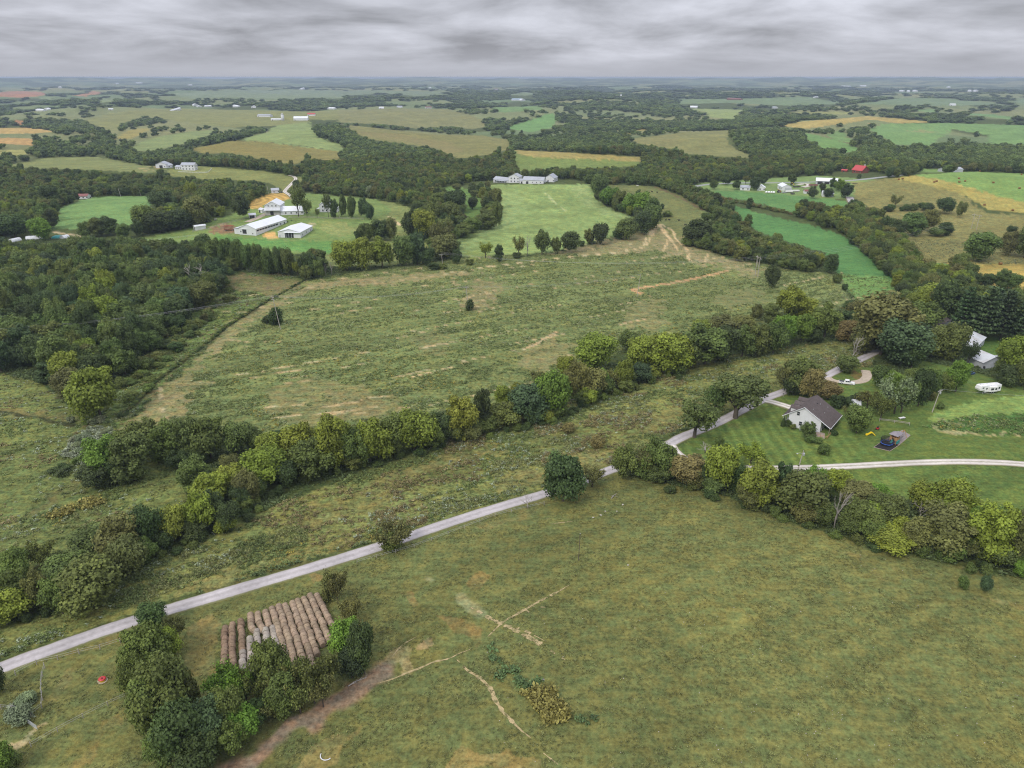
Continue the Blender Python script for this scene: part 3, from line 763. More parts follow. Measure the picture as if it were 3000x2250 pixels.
def rows(x, y, idx, col):
    for k, f in enumerate(FIELDS):
        m = idx == k
        if not m.any():
            continue
        if f[0] == 'lawn' and f[4] == 'T3':
            t = (x[m] * -_mow[1] + y[m] * _mow[0])
            s = np.sin(t * 2 * math.pi / 3.4 + .5 * np.sin(t * .7))
            near = smooth(45 - np.hypot(x[m] - _la[0], y[m] - _la[1]), 0, 14)
            col[m] *= (1 + (.03 + .11 * near) * np.sign(s) * np.abs(s) ** .5)[:, None]
        if f[0] == 'corn_field':
            t = np.hypot(x[m] - _ca[0] + 60, (y[m] - _ca[1]) * .8)
            s = np.sin(t * 2 * math.pi / 7)
            col[m] *= (1 + .28 * s)[:, None]
        if f[0] in ('stubble_field', 'far_stubble'):
            t = x[m] * .5 + y[m] * .3 + 6 * vn(x[m] / 60, y[m] / 60, 66)
            col[m] *= (1 + .08 * np.sin(t * 2 * math.pi / 9))[:, None]
    return col


# ------------------------------------------------------------------ the ground: one sheet, split where the land use changes
def ground():
    az = np.concatenate([np.arange(-88, -54, 3.0), np.arange(-54, 54.01, 0.135), np.arange(57, 89, 3.0)])
    el = [62.0]
    while True:
        e = el[-1]; r = CAM_H / math.tan(R(e))
        dr_ang = R(0.125) * (r * r + CAM_H ** 2) / CAM_H
        dr = min(dr_ang, 4.0 + .0052 * r)
        r2 = r + dr
        if r2 > 17000:
            break
        el.append(math.degrees(math.atan(CAM_H / r2)))
    rr = CAM_H / np.tan(np.radians(np.array(el)))
    rr = np.concatenate([[5, 25, 45], rr[rr > 50], [17000, 19000]])
    A, RR = np.meshgrid(np.radians(az), rr)
    x = (RR * np.sin(A)).ravel(); y = (RR * np.cos(A)).ravel(); z = terr(x, y)
    idx, col, amp, dry = land(x, y)
    col = rows(x, y, idx, col)
    nA, nR = len(az), len(rr)
    i, j = np.meshgrid(np.arange(nR - 1), np.arange(nA - 1), indexing='ij')
    a = (i * nA + j).ravel()
    F = np.stack([a, a + 1, a + nA + 1, a + nA], 1)
    fi = idx[F[:, 0]]
    print('ground verts', len(x), 'rows', nR)
    m = ground_mat()
    for k in range(-1, len(FIELDS)):
        sel = F[fi == k]
        if not len(sel):
            continue
        used, inv = np.unique(sel, return_inverse=True)
        inv = inv.reshape(-1, 4)
        name = 'ground' if k < 0 else FIELDS[k][0]
        me = bpy.data.meshes.new(name)
        me.vertices.add(len(used)); me.loops.add(len(inv) * 4); me.polygons.add(len(inv))
        me.vertices.foreach_set('co', np.stack([x[used], y[used], z[used]], 1).ravel().astype(np.float32))
        me.loops.foreach_set('vertex_index', inv[:, ::-1].ravel().astype(np.int32))
        me.polygons.foreach_set('loop_start', np.arange(0, len(inv) * 4, 4, dtype=np.int32))
        me.polygons.foreach_set('use_smooth', np.ones(len(inv), bool))
        me.update(calc_edges=True)
        ca = me.attributes.new('cover', 'FLOAT_COLOR', 'POINT')
        ca.data.foreach_set('color', np.concatenate([col[used], np.ones((len(used), 1))], 1).ravel().astype(np.float32))
        aa = me.attributes.new('growth', 'FLOAT', 'POINT')
        aa.data.foreach_set('value', amp[used].astype(np.float32))
        me.materials.append(m)
        o = bpy.data.objects.new(name, me)
        link(o); tag(o, kind='structure')


def ground_mat():
    m = new_mat('grassland'); nt = m.node_tree; L = nt.links.new
    cov = N(nt, 'ShaderNodeAttribute', attribute_name='cover')
    gr = N(nt, 'ShaderNodeAttribute', attribute_name='growth')
    geo = N(nt, 'ShaderNodeNewGeometry')
    n1 = N(nt, 'ShaderNodeTexNoise', inp={'Scale': 1.1, 'Detail': 5.0, 'Roughness': 0.72})
    n2 = N(nt, 'ShaderNodeTexNoise', inp={'Scale': 0.22, 'Detail': 4.0, 'Roughness': 0.6})
    n3 = N(nt, 'ShaderNodeTexNoise', inp={'Scale': 0.35, 'Detail': 3.0, 'Roughness': 0.6})
    off = N(nt, 'ShaderNodeMapping', inp={1: (31, 57, 3)})
    L(geo.outputs['Position'], off.inputs[0])
    L(geo.outputs['Position'], n1.inputs['Vector']); L(geo.outputs['Position'], n2.inputs['Vector']); L(off.outputs[0], n3.inputs['Vector'])
    a1 = MATH(nt, 'MULTIPLY_ADD', gr.outputs['Fac'], 0.55, 0.42)
    d1 = MATH(nt, 'SUBTRACT', RANGE(nt, n1.outputs[0], 0.3, 0.7, 0.0, 2.0), 1.0)
    d2 = MATH(nt, 'SUBTRACT', RANGE(nt, n2.outputs[0], 0.3, 0.7, 0.0, 2.0), 1.0)
    mp = N(nt, 'ShaderNodeMapping'); mp.inputs['Rotation'].default_value = (0, 0, R(-24)); mp.inputs['Scale'].default_value = (.1, .75, 1)
    L(geo.outputs['Position'], mp.inputs[0])
    n4 = N(nt, 'ShaderNodeTexNoise', inp={'Scale': 1.0, 'Detail': 5.0, 'Roughness': .65}); L(mp.outputs[0], n4.inputs['Vector'])
    d4 = MATH(nt, 'SUBTRACT', RANGE(nt, n4.outputs[0], .32, .68, 0.0, 2.0), 1.0)
    s = MATH(nt, 'MULTIPLY_ADD', d4, 0.28, MATH(nt, 'MULTIPLY_ADD', d2, 0.26, MATH(nt, 'MULTIPLY', d1, 0.68)))
    f = MATH(nt, 'MAXIMUM', MATH(nt, 'MULTIPLY_ADD', s, a1, 1.0), 0.2)
    vm = N(nt, 'ShaderNodeVectorMath', operation='SCALE')
    L(cov.outputs['Color'], vm.inputs[0]); L(f, vm.inputs['Scale'])
    dryc = MIXC(nt, 1.0, vm.outputs[0], (1.17, 1.05, 0.9), 'MULTIPLY')
    wet = MIXC(nt, 1.0, vm.outputs[0], (0.86, 0.97, 0.95), 'MULTIPLY')
    h = RANGE(nt, n3.outputs[0], 0.38, 0.62, 0.0, 1.0)
    c = MIXC(nt, h, wet, dryc)
    b = N(nt, 'ShaderNodeBsdfPrincipled', inp={'Roughness': 0.95})
    b.inputs['Specular IOR Level'].default_value = 0.1
    L(c, b.inputs['Base Color'])
    bp = N(nt, 'ShaderNodeBump', inp={'Strength': 0.55, 'Distance': 0.5})
    L(MATH(nt, 'MULTIPLY_ADD', n2.outputs[0], 1.5, n1.outputs[0]), bp.inputs['Height'])
    L(bp.outputs[0], b.inputs['Normal'])
    o = N(nt, 'ShaderNodeOutputMaterial'); L(b.outputs[0], o.inputs[0])
    return m


ground()


# ------------------------------------------------------------------ roads
def ribbon(name, f, pts, w, mat, label, lift=.12, crown=.05):
    """A road following the ground: a strip a step above the grass, cambered, with short shoulders."""
    S = toS(f, pts) if isinstance(f, str) else np.vstack([toS(a, [b]) for a, b in zip(f, pts)])
    P, _ = hit(S)
    p = P[:, :2]
    for _ in range(3):   # smooth the bends
        q = [p[0]]
        for a, b in zip(p[:-1], p[1:]):
            q += [a * .75 + b * .25, a * .25 + b * .75]
        q.append(p[-1]); p = np.array(q)
    p = dens(p, 2.0, False)
    d = np.gradient(p, axis=0); d /= np.linalg.norm(d, axis=1)[:, None] + 1e-9
    nrm = np.stack([-d[:, 1], d[:, 0]], 1)
    V = []; F = []
    prof = [(-.5 - .12, -.25), (-.5, 0.0), (-.25, crown * .7), (0, crown), (.25, crown * .7), (.5, 0.0), (.62, -.25)]
    K = len(prof); _es = len(p) * 31
    zc = np.max([terr(p[:, 0] + nrm[:, 0] * w * s, p[:, 1] + nrm[:, 1] * w * s) for s in (-.55, 0, .55)], 0)
    wob = 1 + .05 * (vn(np.arange(len(p)) * .7, np.zeros(len(p)), 91) - .5)
    for i in range(len(p)):
        for s, h in prof:
            e = 1 + (.16 * (vn(i * .35, s * 9, 95) - .35) if abs(s) >= .5 else 0)
            q = p[i] + nrm[i] * s * w * wob[i] * e
            V.append((q[0], q[1], zc[i] + lift + h))
    for i in range(len(p) - 1):
        for k in range(K - 1):
            F.append((i * K + k, i * K + k + 1, (i + 1) * K + k + 1, (i + 1) * K + k)[::-1])
    o = MB().add(V, F).obj(name, mat)
    a = o.data.attributes.new('across', 'FLOAT', 'POINT')
    a.data.foreach_set('value', np.tile(np.array([q[0] for q in prof], np.float32) * 2, len(p)))
    return tag(o, kind='structure')




def road_mat(name, base, track, centre, edge):
    m = new_mat(name); nt = m.node_tree; L = nt.links.new
    ac = MATH(nt, 'ABSOLUTE', N(nt, 'ShaderNodeAttribute', attribute_name='across').outputs['Fac'])
    geo = N(nt, 'ShaderNodeNewGeometry')
    n1 = N(nt, 'ShaderNodeTexNoise', inp={'Scale': .9, 'Detail': 8.0, 'Roughness': .7}); n2 = N(nt, 'ShaderNodeTexNoise', inp={'Scale': .12, 'Detail': 4.0})
    L(geo.outputs['Position'], n1.inputs['Vector']); L(geo.outputs['Position'], n2.inputs['Vector'])
    j = MATH(nt, 'ADD', ac, MATH(nt, 'MULTIPLY', MATH(nt, 'SUBTRACT', n1.outputs[0], .5), .35))
    tr = MATH(nt, 'SUBTRACT', 1.0, MATH(nt, 'MULTIPLY', MATH(nt, 'ABSOLUTE', MATH(nt, 'SUBTRACT', j, .48)), 4.0), clamp=True)
    c = MIXC(nt, tr, base, track)
    c = MIXC(nt, MATH(nt, 'SUBTRACT', 1.0, MATH(nt, 'MULTIPLY', j, 5.0), clamp=True), c, centre)
    c = MIXC(nt, RANGE(nt, j, .84, 1.02, 0.0, 1.0), c, edge)
    f = MATH(nt, 'MULTIPLY', RANGE(nt, n1.outputs[0], .3, .7, .86, 1.14), RANGE(nt, n2.outputs[0], .35, .65, .86, 1.1))
    vm = N(nt, 'ShaderNodeVectorMath', operation='SCALE'); L(c, vm.inputs[0]); L(f, vm.inputs['Scale'])
    b = N(nt, 'ShaderNodeBsdfPrincipled', inp={'Roughness': .9}); b.inputs['Specular IOR Level'].default_value = .15
    L(vm.outputs[0], b.inputs['Base Color'])
    o = N(nt, 'ShaderNodeOutputMaterial'); L(b.outputs[0], o.inputs[0])
    MATS[name] = m
    return m


_grass = tuple(alb(112, 112, 76))
ASPH = road_mat('worn_asphalt', tuple(alb(172, 166, 166)), tuple(alb(182, 176, 176)), tuple(alb(164, 158, 156)), _grass)
_unused = surf('plain_asphalt', tuple(alb(192, 186, 188)), 0.9, 0.15, 0.09, 0.7, stain=tuple(alb(150, 142, 138)), stain_amt=.55, detail=8)
GRAV = road_mat('pale_gravel', tuple(alb(188, 180, 170)), tuple(alb(214, 208, 200)), tuple(alb(160, 154, 134)), _grass)
_unused = surf('plain_gravel', tuple(alb(214, 208, 202)), 0.95, 0.1, 0.16, 1.3, stain=tuple(alb(150, 142, 126)), stain_amt=.5, detail=8)
ribbon('road', ['T1', 'T1', 'T1', 'T1', 'T1', 'T2', 'T2', 'T2', 'T2', 'T2', 'T2', 'T2', 'T2', 'T2', 'T3', 'T3', 'T3', 'T3', 'T3', 'T3', 'T3', 'T3', 'T3', 'T4', 'T4', 'T4', 'T4'],
       [(-160, 1990), (0, 1915), (400, 1770), (800, 1630), (1200, 1510), (260, 1730), (700, 1575), (1000, 1480), (1300, 1395), (1500, 1325), (1650, 1265), (1880, 1180), (2010, 1110), (2110, 1055), (270, 540), (440, 470), (600, 385),
        (690, 340), (800, 300), (940, 252), (1060, 203), (1130, 165), (1250, 110), (1420, 1030), (1600, 960), (1700, 912), (1900, 840)], 4.1, ASPH, '')
ribbon('gravel_road', 'T3', [(128, 590), (160, 640), (195, 672), (240, 700), (330, 728), (430, 743), (700, 747), (1000, 742), (1300, 728), (1600, 712), (1900, 706), (2211, 720), (2400, 740)], 3.6, GRAV, '')
ribbon('driveway', 'T3', [(668, 345), (720, 352), (790, 372), (880, 402), (940, 418)], 3.8, GRAV, '', lift=.16)
ribbon('driveway', 'T3', [(1050, 205), (1075, 224), (1110, 236), (1190, 245), (1270, 236), (1300, 205), (1285, 172)], 3.0, surf('dusty_gravel', tuple(alb(178, 164, 146)), .95, .1, .2, 1.2), '', lift=.1)
ribbon('farm_lane', 'B1', [(1185, 95), (1230, 105), (1262, 122), (1268, 145), (1215, 195), (1150, 262), (1130, 290), (1190, 322), (1235, 360), (1260, 420)], 4.2, GRAV, '', lift=.25)
ribbon('farm_lane', 'B1', [(690, 645), (760, 615), (830, 588), (915, 545)], 4.5, surf('dusty_gravel', (0, 0, 0)), '', lift=.2)
ribbon('road', 'A3', [(60, 880), (160, 862), (400, 852), (800, 850), (1000, 842), (1150, 835), (1420, 803)], 5, surf('far_asphalt', tuple(alb(150, 152, 150)), .9, .1, .1), '', lift=.3)
ribbon('driveway', 'T4', [(1188, 155), (1205, 190), (1218, 212)], 7, ASPH, '', lift=.3)
ribbon('driveway', 'A3', [(740, 868), (800, 858), (830, 872), (780, 884)], 6, GRAV, '', lift=.3)


# trodden cattle paths: narrow worn strips with ragged, broken edges
TRAILS = [
    ('E2', [(210, 1180), (460, 1080), (640, 1020), (740, 985)], .75, (170, 156, 116), .25), ('E2', [(840, 910), (920, 830), (1070, 735), (1230, 655), (1300, 615)], .9, (190, 170, 134), .15),
    ('E2', [(740, 740), (820, 785), (920, 840), (1050, 900), (1180, 970), (1280, 1045)], 1.6, (184, 164, 126), .55), ('E2', [(920, 830), (1060, 880), (1170, 940)], .9, (184, 164, 126), .5),
    ('E2', [(660, 1040), (750, 1120), (850, 1200), (900, 1300), (1000, 1430), (1080, 1490)], 1.4, (174, 158, 120), .5), ('E2', [(1160, 1570), (1240, 1640)], 1.2, (174, 158, 120), .45),
    ('E2', [(290, 1030), (340, 960), (430, 910)], .9, (170, 150, 112), .5), ('E2', [(1040, 740), (1120, 800)], 1.0, (168, 152, 112), .7), ('E2', [(1090, 740), (1170, 740)], .8, (168, 152, 112), .6),
    ('E2', [(1200, 265), (1330, 250)], .8, (168, 148, 100), .5), ('E2', [(1140, 240), (1190, 232)], .6, (160, 144, 100), .5),
]
_tm = surf('worn_soil', tuple(alb(172, 154, 116)), .95, .05, .3, 4.0, stain=tuple(alb(112, 110, 74)), stain_amt=.85)
for _j, (_f, _p, _w, _c, _b) in enumerate(TRAILS):
    _P, _ = hit(toS(_f, _p)); _p = _P[:, :2]
    for _ in range(2):
        _q = [_p[0]]
        for _a, _bb in zip(_p[:-1], _p[1:]):
            _q += [_a * .75 + _bb * .25, _a * .25 + _bb * .75]
        _q.append(_p[-1]); _p = np.array(_q)
    _p = dens(_p, .35, False)
    _d = np.gradient(_p, axis=0); _d /= np.linalg.norm(_d, axis=1)[:, None] + 1e-9
    _n = np.stack([-_d[:, 1], _d[:, 0]], 1); _k = np.arange(len(_p))
    _p = _p + _n * ((vn(_k * .13, _k * 0 + _j, 90) - .5) * .5)[:, None]
    _on = vn(_k * .3, _k * 0 + _j * 3, 92) > _b * .62
    _hw = .3 * _w * (.55 + .9 * vn(_k * .45, _k * 0 + _j * 5, 93))
    _hw *= np.minimum(1, np.minimum(_k, _k[::-1]) / 12 + .15)
    _V = []; _F = []
    for _s, _e in ((-1, 0), (1, 1)):
        for _i in range(len(_p)):
            _q = _p[_i] + _n[_i] * _s * _hw[_i] * (.75 + .5 * vn(_i * .8, _j + _e * 7, 94)); _V.append((_q[0], _q[1], float(terr(*_q)) + .045))
    _m = len(_p)
    _F = [(_i, _m + _i, _m + _i + 1, _i + 1) for _i in range(_m - 1) if _on[_i]]
    tag(MB().add(_V, _F).obj('path', _tm), kind='structure')
# ------------------------------------------------------------------ plants: unit shapes (height 1, crown width 1)
def ico1():
    bm = bmesh.new(); bmesh.ops.create_icosphere(bm, subdivisions=1, radius=1.0)
    v = np.array([q.co[:] for q in bm.verts]); f = np.array([[w.index for w in q.verts] for q in bm.faces]); bm.free()
    return v, f


ICO_V, ICO_F = ico1()


class Leaves:
    def __init__(s, seed):
        s.r = np.random.default_rng(seed); s.v = []; s.f = []; s.lv = []; s.n = 0

    def quads(s, P, nrm, size, lv):
        """Leaf sprays: folded diamonds round P facing about nrm."""
        n = len(P)
        if not n:
            return
        nrm = nrm / (np.linalg.norm(nrm, axis=1)[:, None] + 1e-9)
        t = s.r.normal(size=(n, 3)); t -= (t * nrm).sum(1)[:, None] * nrm; t /= np.linalg.norm(t, axis=1)[:, None] + 1e-9
        b = np.cross(nrm, t); sz = (size * s.r.uniform(.65, 1.35, n))[:, None]
        asp = s.r.uniform(.55, .95, n)[:, None]
        a0 = P - t * sz; a1 = P + b * sz * asp + nrm * sz * .25; a2 = P + t * sz; a3 = P - b * sz * asp + nrm * sz * .25
        V = np.stack([a0, a1, a2, a3], 1).reshape(-1, 3)
        k = s.n + np.arange(n)[:, None] * 4
        s.f.append(np.concatenate([k, k + 1, k + 2, k + 3], 1)); s.v.append(V); s.n += 4 * n
        s.lv.append(np.clip(lv, 0, 1))

    def core(s, c, rad, lv):  # inner blob, toned darker than the leaves to paint a shaded crown interior
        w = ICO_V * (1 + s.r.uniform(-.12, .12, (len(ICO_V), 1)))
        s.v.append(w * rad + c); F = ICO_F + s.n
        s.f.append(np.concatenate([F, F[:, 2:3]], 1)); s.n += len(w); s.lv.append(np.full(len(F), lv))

    def mesh(s, name, mat):
        v = np.vstack(s.v); f = np.vstack(s.f); lv = np.concatenate(s.lv)
        tri = f[:, 2] == f[:, 3]
        tot = np.where(tri, 3, 4); st = np.concatenate([[0], np.cumsum(tot)[:-1]])
        li = np.concatenate([q[:3] if t else q for q, t in zip(f, tri)]) if tri.any() else f.ravel()
        me = bpy.data.meshes.new(name)
        me.vertices.add(len(v)); me.loops.add(len(li)); me.polygons.add(len(f))
        me.vertices.foreach_set('co', v.ravel().astype(np.float32)); me.loops.foreach_set('vertex_index', li.astype(np.int32))
        me.polygons.foreach_set('loop_start', st.astype(np.int32)); me.update(calc_edges=True)
        a = me.attributes.new('lv', 'FLOAT', 'FACE'); a.data.foreach_set('value', lv.astype(np.float32))
        me.materials.append(mat)
        return me


def sph(r, n):
    d = r.normal(size=(n, 3)); return d / np.linalg.norm(d, axis=1)[:, None]


def crown(seed, name, mat, nl=16, leaves=2600, zc=.57, zr=.33, xr=.31, lr=(.15, .24), size=.04, core=True, low=.05):
    L = Leaves(seed); r = L.r; C = []; Rd = []
    tries = 0
    while len(C) < nl and tries < 4000:
        tries += 1
        d = sph(r, 1)[0] * r.uniform(.3, 1.25) ** .5
        c = np.array([d[0] * xr, d[1] * xr, zc + d[2] * zr]); rad = (lr[0] * .7 + (lr[1] * 1.08 - lr[0] * .7) * r.random() ** .8) * (1.0 if d[2] < .3 else .85)
        if c[2] - rad < low:
            c[2] = low + rad
        if c[2] + rad > 1.03 or any(np.linalg.norm(c - q) < .52 * (rad + w) for q, w in zip(C, Rd)):
            continue
        C.append(c); Rd.append(rad)
    C.append(np.array([0, 0, zc])); Rd.append(.2)
    C = np.array(C); Rd = np.array(Rd); tot = (Rd ** 2).sum()
    for i in range(len(C)):
        n = int(leaves * Rd[i] ** 2 / tot)
        d = sph(r, n); d[:, 2] = np.where(r.random(n) < .35, np.abs(d[:, 2]), d[:, 2]); rr = Rd[i] * np.where(r.random(n) < .12, r.uniform(1.05, 1.32, n), r.uniform(.76, 1.1, n))
        P = C[i] + d * rr[:, None]
        keep = np.ones(n, bool)
        for j in range(len(C)):
            if j != i:
                keep &= np.linalg.norm(P - C[j], axis=1) > .72 * Rd[j]
        P = P[keep]; d = d[keep]
        lob = r.uniform(.1, .9)
        lv = lob * .55 + .45 * r.random(len(P)) + .1 * d[:, 2]  # last term paints upward-facing sprays lighter, as if lit from above
        L.quads(P, d * .75 + sph(r, len(P)) * .65 + np.array([0, 0, .3]), np.full(len(P), size), lv)
        if core:
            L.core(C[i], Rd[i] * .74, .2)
    V = np.vstack(L.v); w = .5 / np.percentile(np.hypot(V[:, 0], V[:, 1]), 98.5); top = np.percentile(V[:, 2], 99.7)
    for q in L.v:
        q[:, :2] *= w; q[:, 2] *= 1 / top
    C = C * np.array([w, w, 1 / top])
    return L.mesh(name, mat), C


def trunk_mesh(name, C, rad=.022, zt=.5, n=6, seed=0):
    m = MB(); r = np.random.default_rng(seed)
    m.tube([(0, 0, -.05), (0, 0, .02), (.006, .004, zt * .5), (.01, -.004, zt)], [rad * 1.5, rad * 1.1, rad * .85, rad * .6], 7)
    for i in r.permutation(len(C))[:n]:
        c = C[i]; z0 = r.uniform(.35, .95) * zt
        mid = np.array([c[0] * .5, c[1] * .5, z0 + (c[2] - z0) * .4])
        m.tube([(0, 0, z0), mid, c], [rad * .5, rad * .32, rad * .12], 5)
    return m.mesh(name, BARK, True)


def sparse(seed, name, mat, leaves=2900, size=.025):
    """Thin crown: limbs show between loose sprays."""
    L = Leaves(seed); r = L.r; m = MB(); tips = []
    m.tube([(0, 0, -.05), (.005, 0, .2), (.0, .01, .34)], [.028, .022, .018], 6)
    for k in range(9):
        a = k * 2.4 + r.uniform(-.3, .3); e = r.uniform(.55, 1.25); l = r.uniform(.38, .62)
        d = np.array([math.cos(a) * math.cos(e), math.sin(a) * math.cos(e), math.sin(e)])
        p0 = np.array([0, 0, r.uniform(.14, .34)]); p2 = p0 + d * l; p1 = p0 + d * l * .5 + np.array([d[0], d[1], 0]) * .05
        m.tube([p0, p1, p2], [.013, .008, .003], 5); tips += [p1, p2, (p1 + p2) / 2]
        for q in range(4):
            s0 = p0 + (p2 - p0) * r.uniform(.35, .9); s1 = s0 + (sph(r, 1)[0] * .6 + np.array([d[0], d[1], .6])) * r.uniform(.09, .17)
            m.tube([s0, s1], [.005, .002], 4, False); tips.append(s1)
    T = np.array(tips); T[:, :2] = np.clip(T[:, :2], -.47, .47); T[:, 2] = np.clip(T[:, 2], .1, .96)
    i = r.integers(0, len(T), leaves); P = T[i] + r.normal(size=(leaves, 3)) * np.array([.055, .055, .05])
    L.quads(P, sph(r, leaves) + np.array([0, 0, .5]), np.full(leaves, size), r.random(leaves))
    return L.mesh(name, mat), m.mesh(name + '_trunk', BARK, True)


def bare(seed, name, mat):
    m = MB(); r = np.random.default_rng(seed)

    def grow(p, d, l, rad, dep):
        d = d / np.linalg.norm(d)
        q = p + d * l * .55 + r.normal(size=3) * l * .05; e = p + d * l + r.normal(size=3) * l * .08 + np.array([0, 0, l * .08])
        m.tube([p, q, e], [rad, rad * .8, rad * .55], 5 if dep else 6, dep == 0)
        if dep < 4:
            for k in range(r.integers(2, 4) if dep else 4):
                nd = d * .8 + sph(r, 1)[0] * .75 + np.array([0, 0, .22]); s = p + (e - p) * (r.uniform(.5, 1) if k else 1.0)
                grow(s, nd, l * r.uniform(.5, .75), rad * .55, dep + 1)
    grow(np.zeros(3), np.array([.03, 0, 1.]), .36, .026, 0)
    v = np.array(m.v); s = 1.0 / v[:, 2].max(); v[:, 2] *= s
    w = .5 / np.percentile(np.hypot(v[:, 0], v[:, 1]), 98); v[:, :2] *= np.where(v[:, 2:3] > .1, w, 1.0)
    m.v = [tuple(q) for q in v]
    return m.mesh(name, mat, True)


def conical(seed, name, mat, tiers=26, per=90, low=.04, pw=.85, size=.04, gap=0.0):
    """Cedar or spruce shape; with gap > 0 the layered whorls of a white pine."""
    L = Leaves(seed); r = L.r; m = MB()
    m.tube([(0, 0, -.05), (0, 0, .5), (0, 0, .97)], [.03, .018, .004], 6)
    for k in range(tiers):
        z = low + (1 - low) * (k + .5) / tiers; rad = .5 * (1 - z) ** pw * (.85 + .3 * r.random()) + .015
        if gap:
            nb = 6; a0 = r.uniform(0, 6.28)
            for b in range(nb):
                a = a0 + b * 6.283 / nb + r.uniform(-.25, .25); rb = rad * r.uniform(.75, 1.15)
                n = int(per * (rb / .4) + 8); t = r.uniform(.2, 1, n) ** .7
                P = np.stack([np.cos(a) * rb * t, np.sin(a) * rb * t, z + .05 * t + r.normal(size=n) * .008], 1)
                side = r.normal(size=n) * .055 * (.5 + t); P[:, 0] += -np.sin(a) * side; P[:, 1] += np.cos(a) * side
                L.quads(P, np.array([0, 0, 1.]) + sph(r, n) * .6, np.full(n, size), r.random(n) * .6 + .5 * t * r.uniform(.5, 1) - .05)
                m.tube([(0, 0, z), (math.cos(a) * rb * .8, math.sin(a) * rb * .8, z + .04)], [.007, .002], 4, False)
        else:
            n = max(10, int(per * rad / .3)); a = r.uniform(0, 6.283, n); q = rad * (1 - .3 * r.random(n) ** 2)
            P = np.stack([np.cos(a) * q, np.sin(a) * q, z + r.normal(size=n) * .025], 1)
            d = np.stack([np.cos(a), np.sin(a), np.full(n, .45)], 1)
            L.quads(P, d + sph(r, n) * .6, np.full(n, size), r.random(n) * .8 + .1)
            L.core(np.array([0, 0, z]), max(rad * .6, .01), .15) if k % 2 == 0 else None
    return L.mesh(name, mat), m.mesh(name + '_trunk', BARK, True)


KINDS = {}
for _k in range(7):
    _m, _C = crown(10 + _k, 'crown', LEAF, nl=15 + _k, leaves=5200, size=.026)
    KINDS.setdefault('round', []).append((_m, trunk_mesh('trunk', _C, seed=_k)))
for _k in range(3):
    _m, _C = crown(40 + _k, 'crown', LEAF, nl=22, leaves=5200, zc=.55, zr=.42, xr=.28, lr=(.11, .19), size=.025, low=.02)
    KINDS.setdefault('tall', []).append((_m, trunk_mesh('trunk', _C, seed=20 + _k)))
for _k in range(3):
    _m, _C = crown(60 + _k, 'crown', LEAF, nl=20, leaves=4200, zc=.66, zr=.26, xr=.36, lr=(.1, .17), size=.025, low=.26, core=False)
    KINDS.setdefault('spread', []).append((_m, trunk_mesh('trunk', _C, rad=.04, n=12, seed=30 + _k)))
for _k in range(4):
    KINDS.setdefault('sparse', []).append(sparse(80 + _k, 'crown', LEAF))
for _k in range(4):
    _m, _C = crown(100 + _k, 'foliage', LEAF, nl=12, leaves=2400, zc=.45, zr=.42, xr=.3, lr=(.18, .27), size=.038, low=-.12)
    KINDS.setdefault('shrub', []).append((_m, trunk_mesh('stem', _C, rad=.02, seed=50 + _k)))
for _k in range(2):
    KINDS.setdefault('cedar', []).append(conical(120 + _k, 'crown', LEAF))
for _k in range(3):
    KINDS.setdefault('pine', []).append(conical(140 + _k, 'crown', LEAF, tiers=11, per=60, low=.14, pw=.62, size=.035, gap=1))
for _k in range(4):
    KINDS.setdefault('bare', []).append((None, bare(160 + _k, 'trunk', DEADWOOD)))
PARTN = {'round': ('crown', 'trunk'), 'tall': ('crown', 'trunk'), 'spread': ('crown', 'trunk'), 'sparse': ('crown', 'trunk'), 'shrub': ('foliage', 'stem'), 'cedar': ('crown', 'trunk'), 'pine': ('crown', 'trunk'), 'bare': ('', 'trunk')}
NAMES = {'round': 'broadleaf_tree', 'tall': 'broadleaf_tree', 'spread': 'broadleaf_tree', 'sparse': 'thin_tree', 'shrub': 'shrub', 'cedar': 'cedar_tree', 'pine': 'pine_tree', 'bare': 'bare_tree'}

# ------------------------------------------------------------------ which plant stands where
COL = {'y': ((.195, .225, .036), 'yellow-green'), 'l': ((.135, .210, .034), 'bright green'), 'g': ((.108, .144, .042), 'mid green'), 'd': ((.066, .092, .032), 'dark green'),
       'o': ((.126, .152, .042), 'olive green'), 'b': ((.148, .148, .050), 'brownish olive'), 'r': ((.215, .180, .075), 'rusty tan'), 't': ((.068, .102, .046), 'bluish green'),
       'n': ((.052, .072, .028), 'deep green'), 's': ((.19, .215, .130), 'silvery green')}
PLANTS = []   # dict(x, y, z, W, H, kind, c, cluster, order)


def plant(f, lst, cluster, group):
    """lst: centre x, crown top y, crown bottom y, width (all measured on the crop f), colour, kind."""
    S = []; ext = []; wd = []
    s = FR[f][2]
    for e in lst:
        a = toS(f, [(e[0], e[2])])[0]; S.append(a); ext.append((e[2] - e[1]) / s); wd.append(e[3] / s)
    S = np.array(S); ext = np.array(ext); wd = np.array(wd)
    b = (S[:, 1] - 1125) / 2142
    th = np.arctan2(math.sin(PITCH) + b * math.cos(PITCH), math.cos(PITCH) - b * math.sin(PITCH))
    kinds = [e[5] if len(e) > 5 else 'round' for e in lst]
    flat_ = np.array([.1 if k in ('bare', 'cedar', 'pine') else .36 for k in kinds])
    S2 = S.copy(); S2[:, 1] -= flat_ * wd * np.sin(th)
    P, t = hit(S2)
    W = wd * t / 2142; E = ext * t / 2142
    H = (E - (flat_ + .1) * W * np.sin(th)) / np.cos(th)
    H = np.clip(H, .5 * W, 2.6 * W)
    gr = np.array([1.0 if k in ('bare', 'cedar', 'pine') else 1.14 for k in kinds]); W = W * gr; H = H * gr
    for i, e in enumerate(lst):
        PLANTS.append(dict(p=P[i], W=W[i], H=H[i], kind=kinds[i], c=e[4], cl=cluster, group=group, man=True))


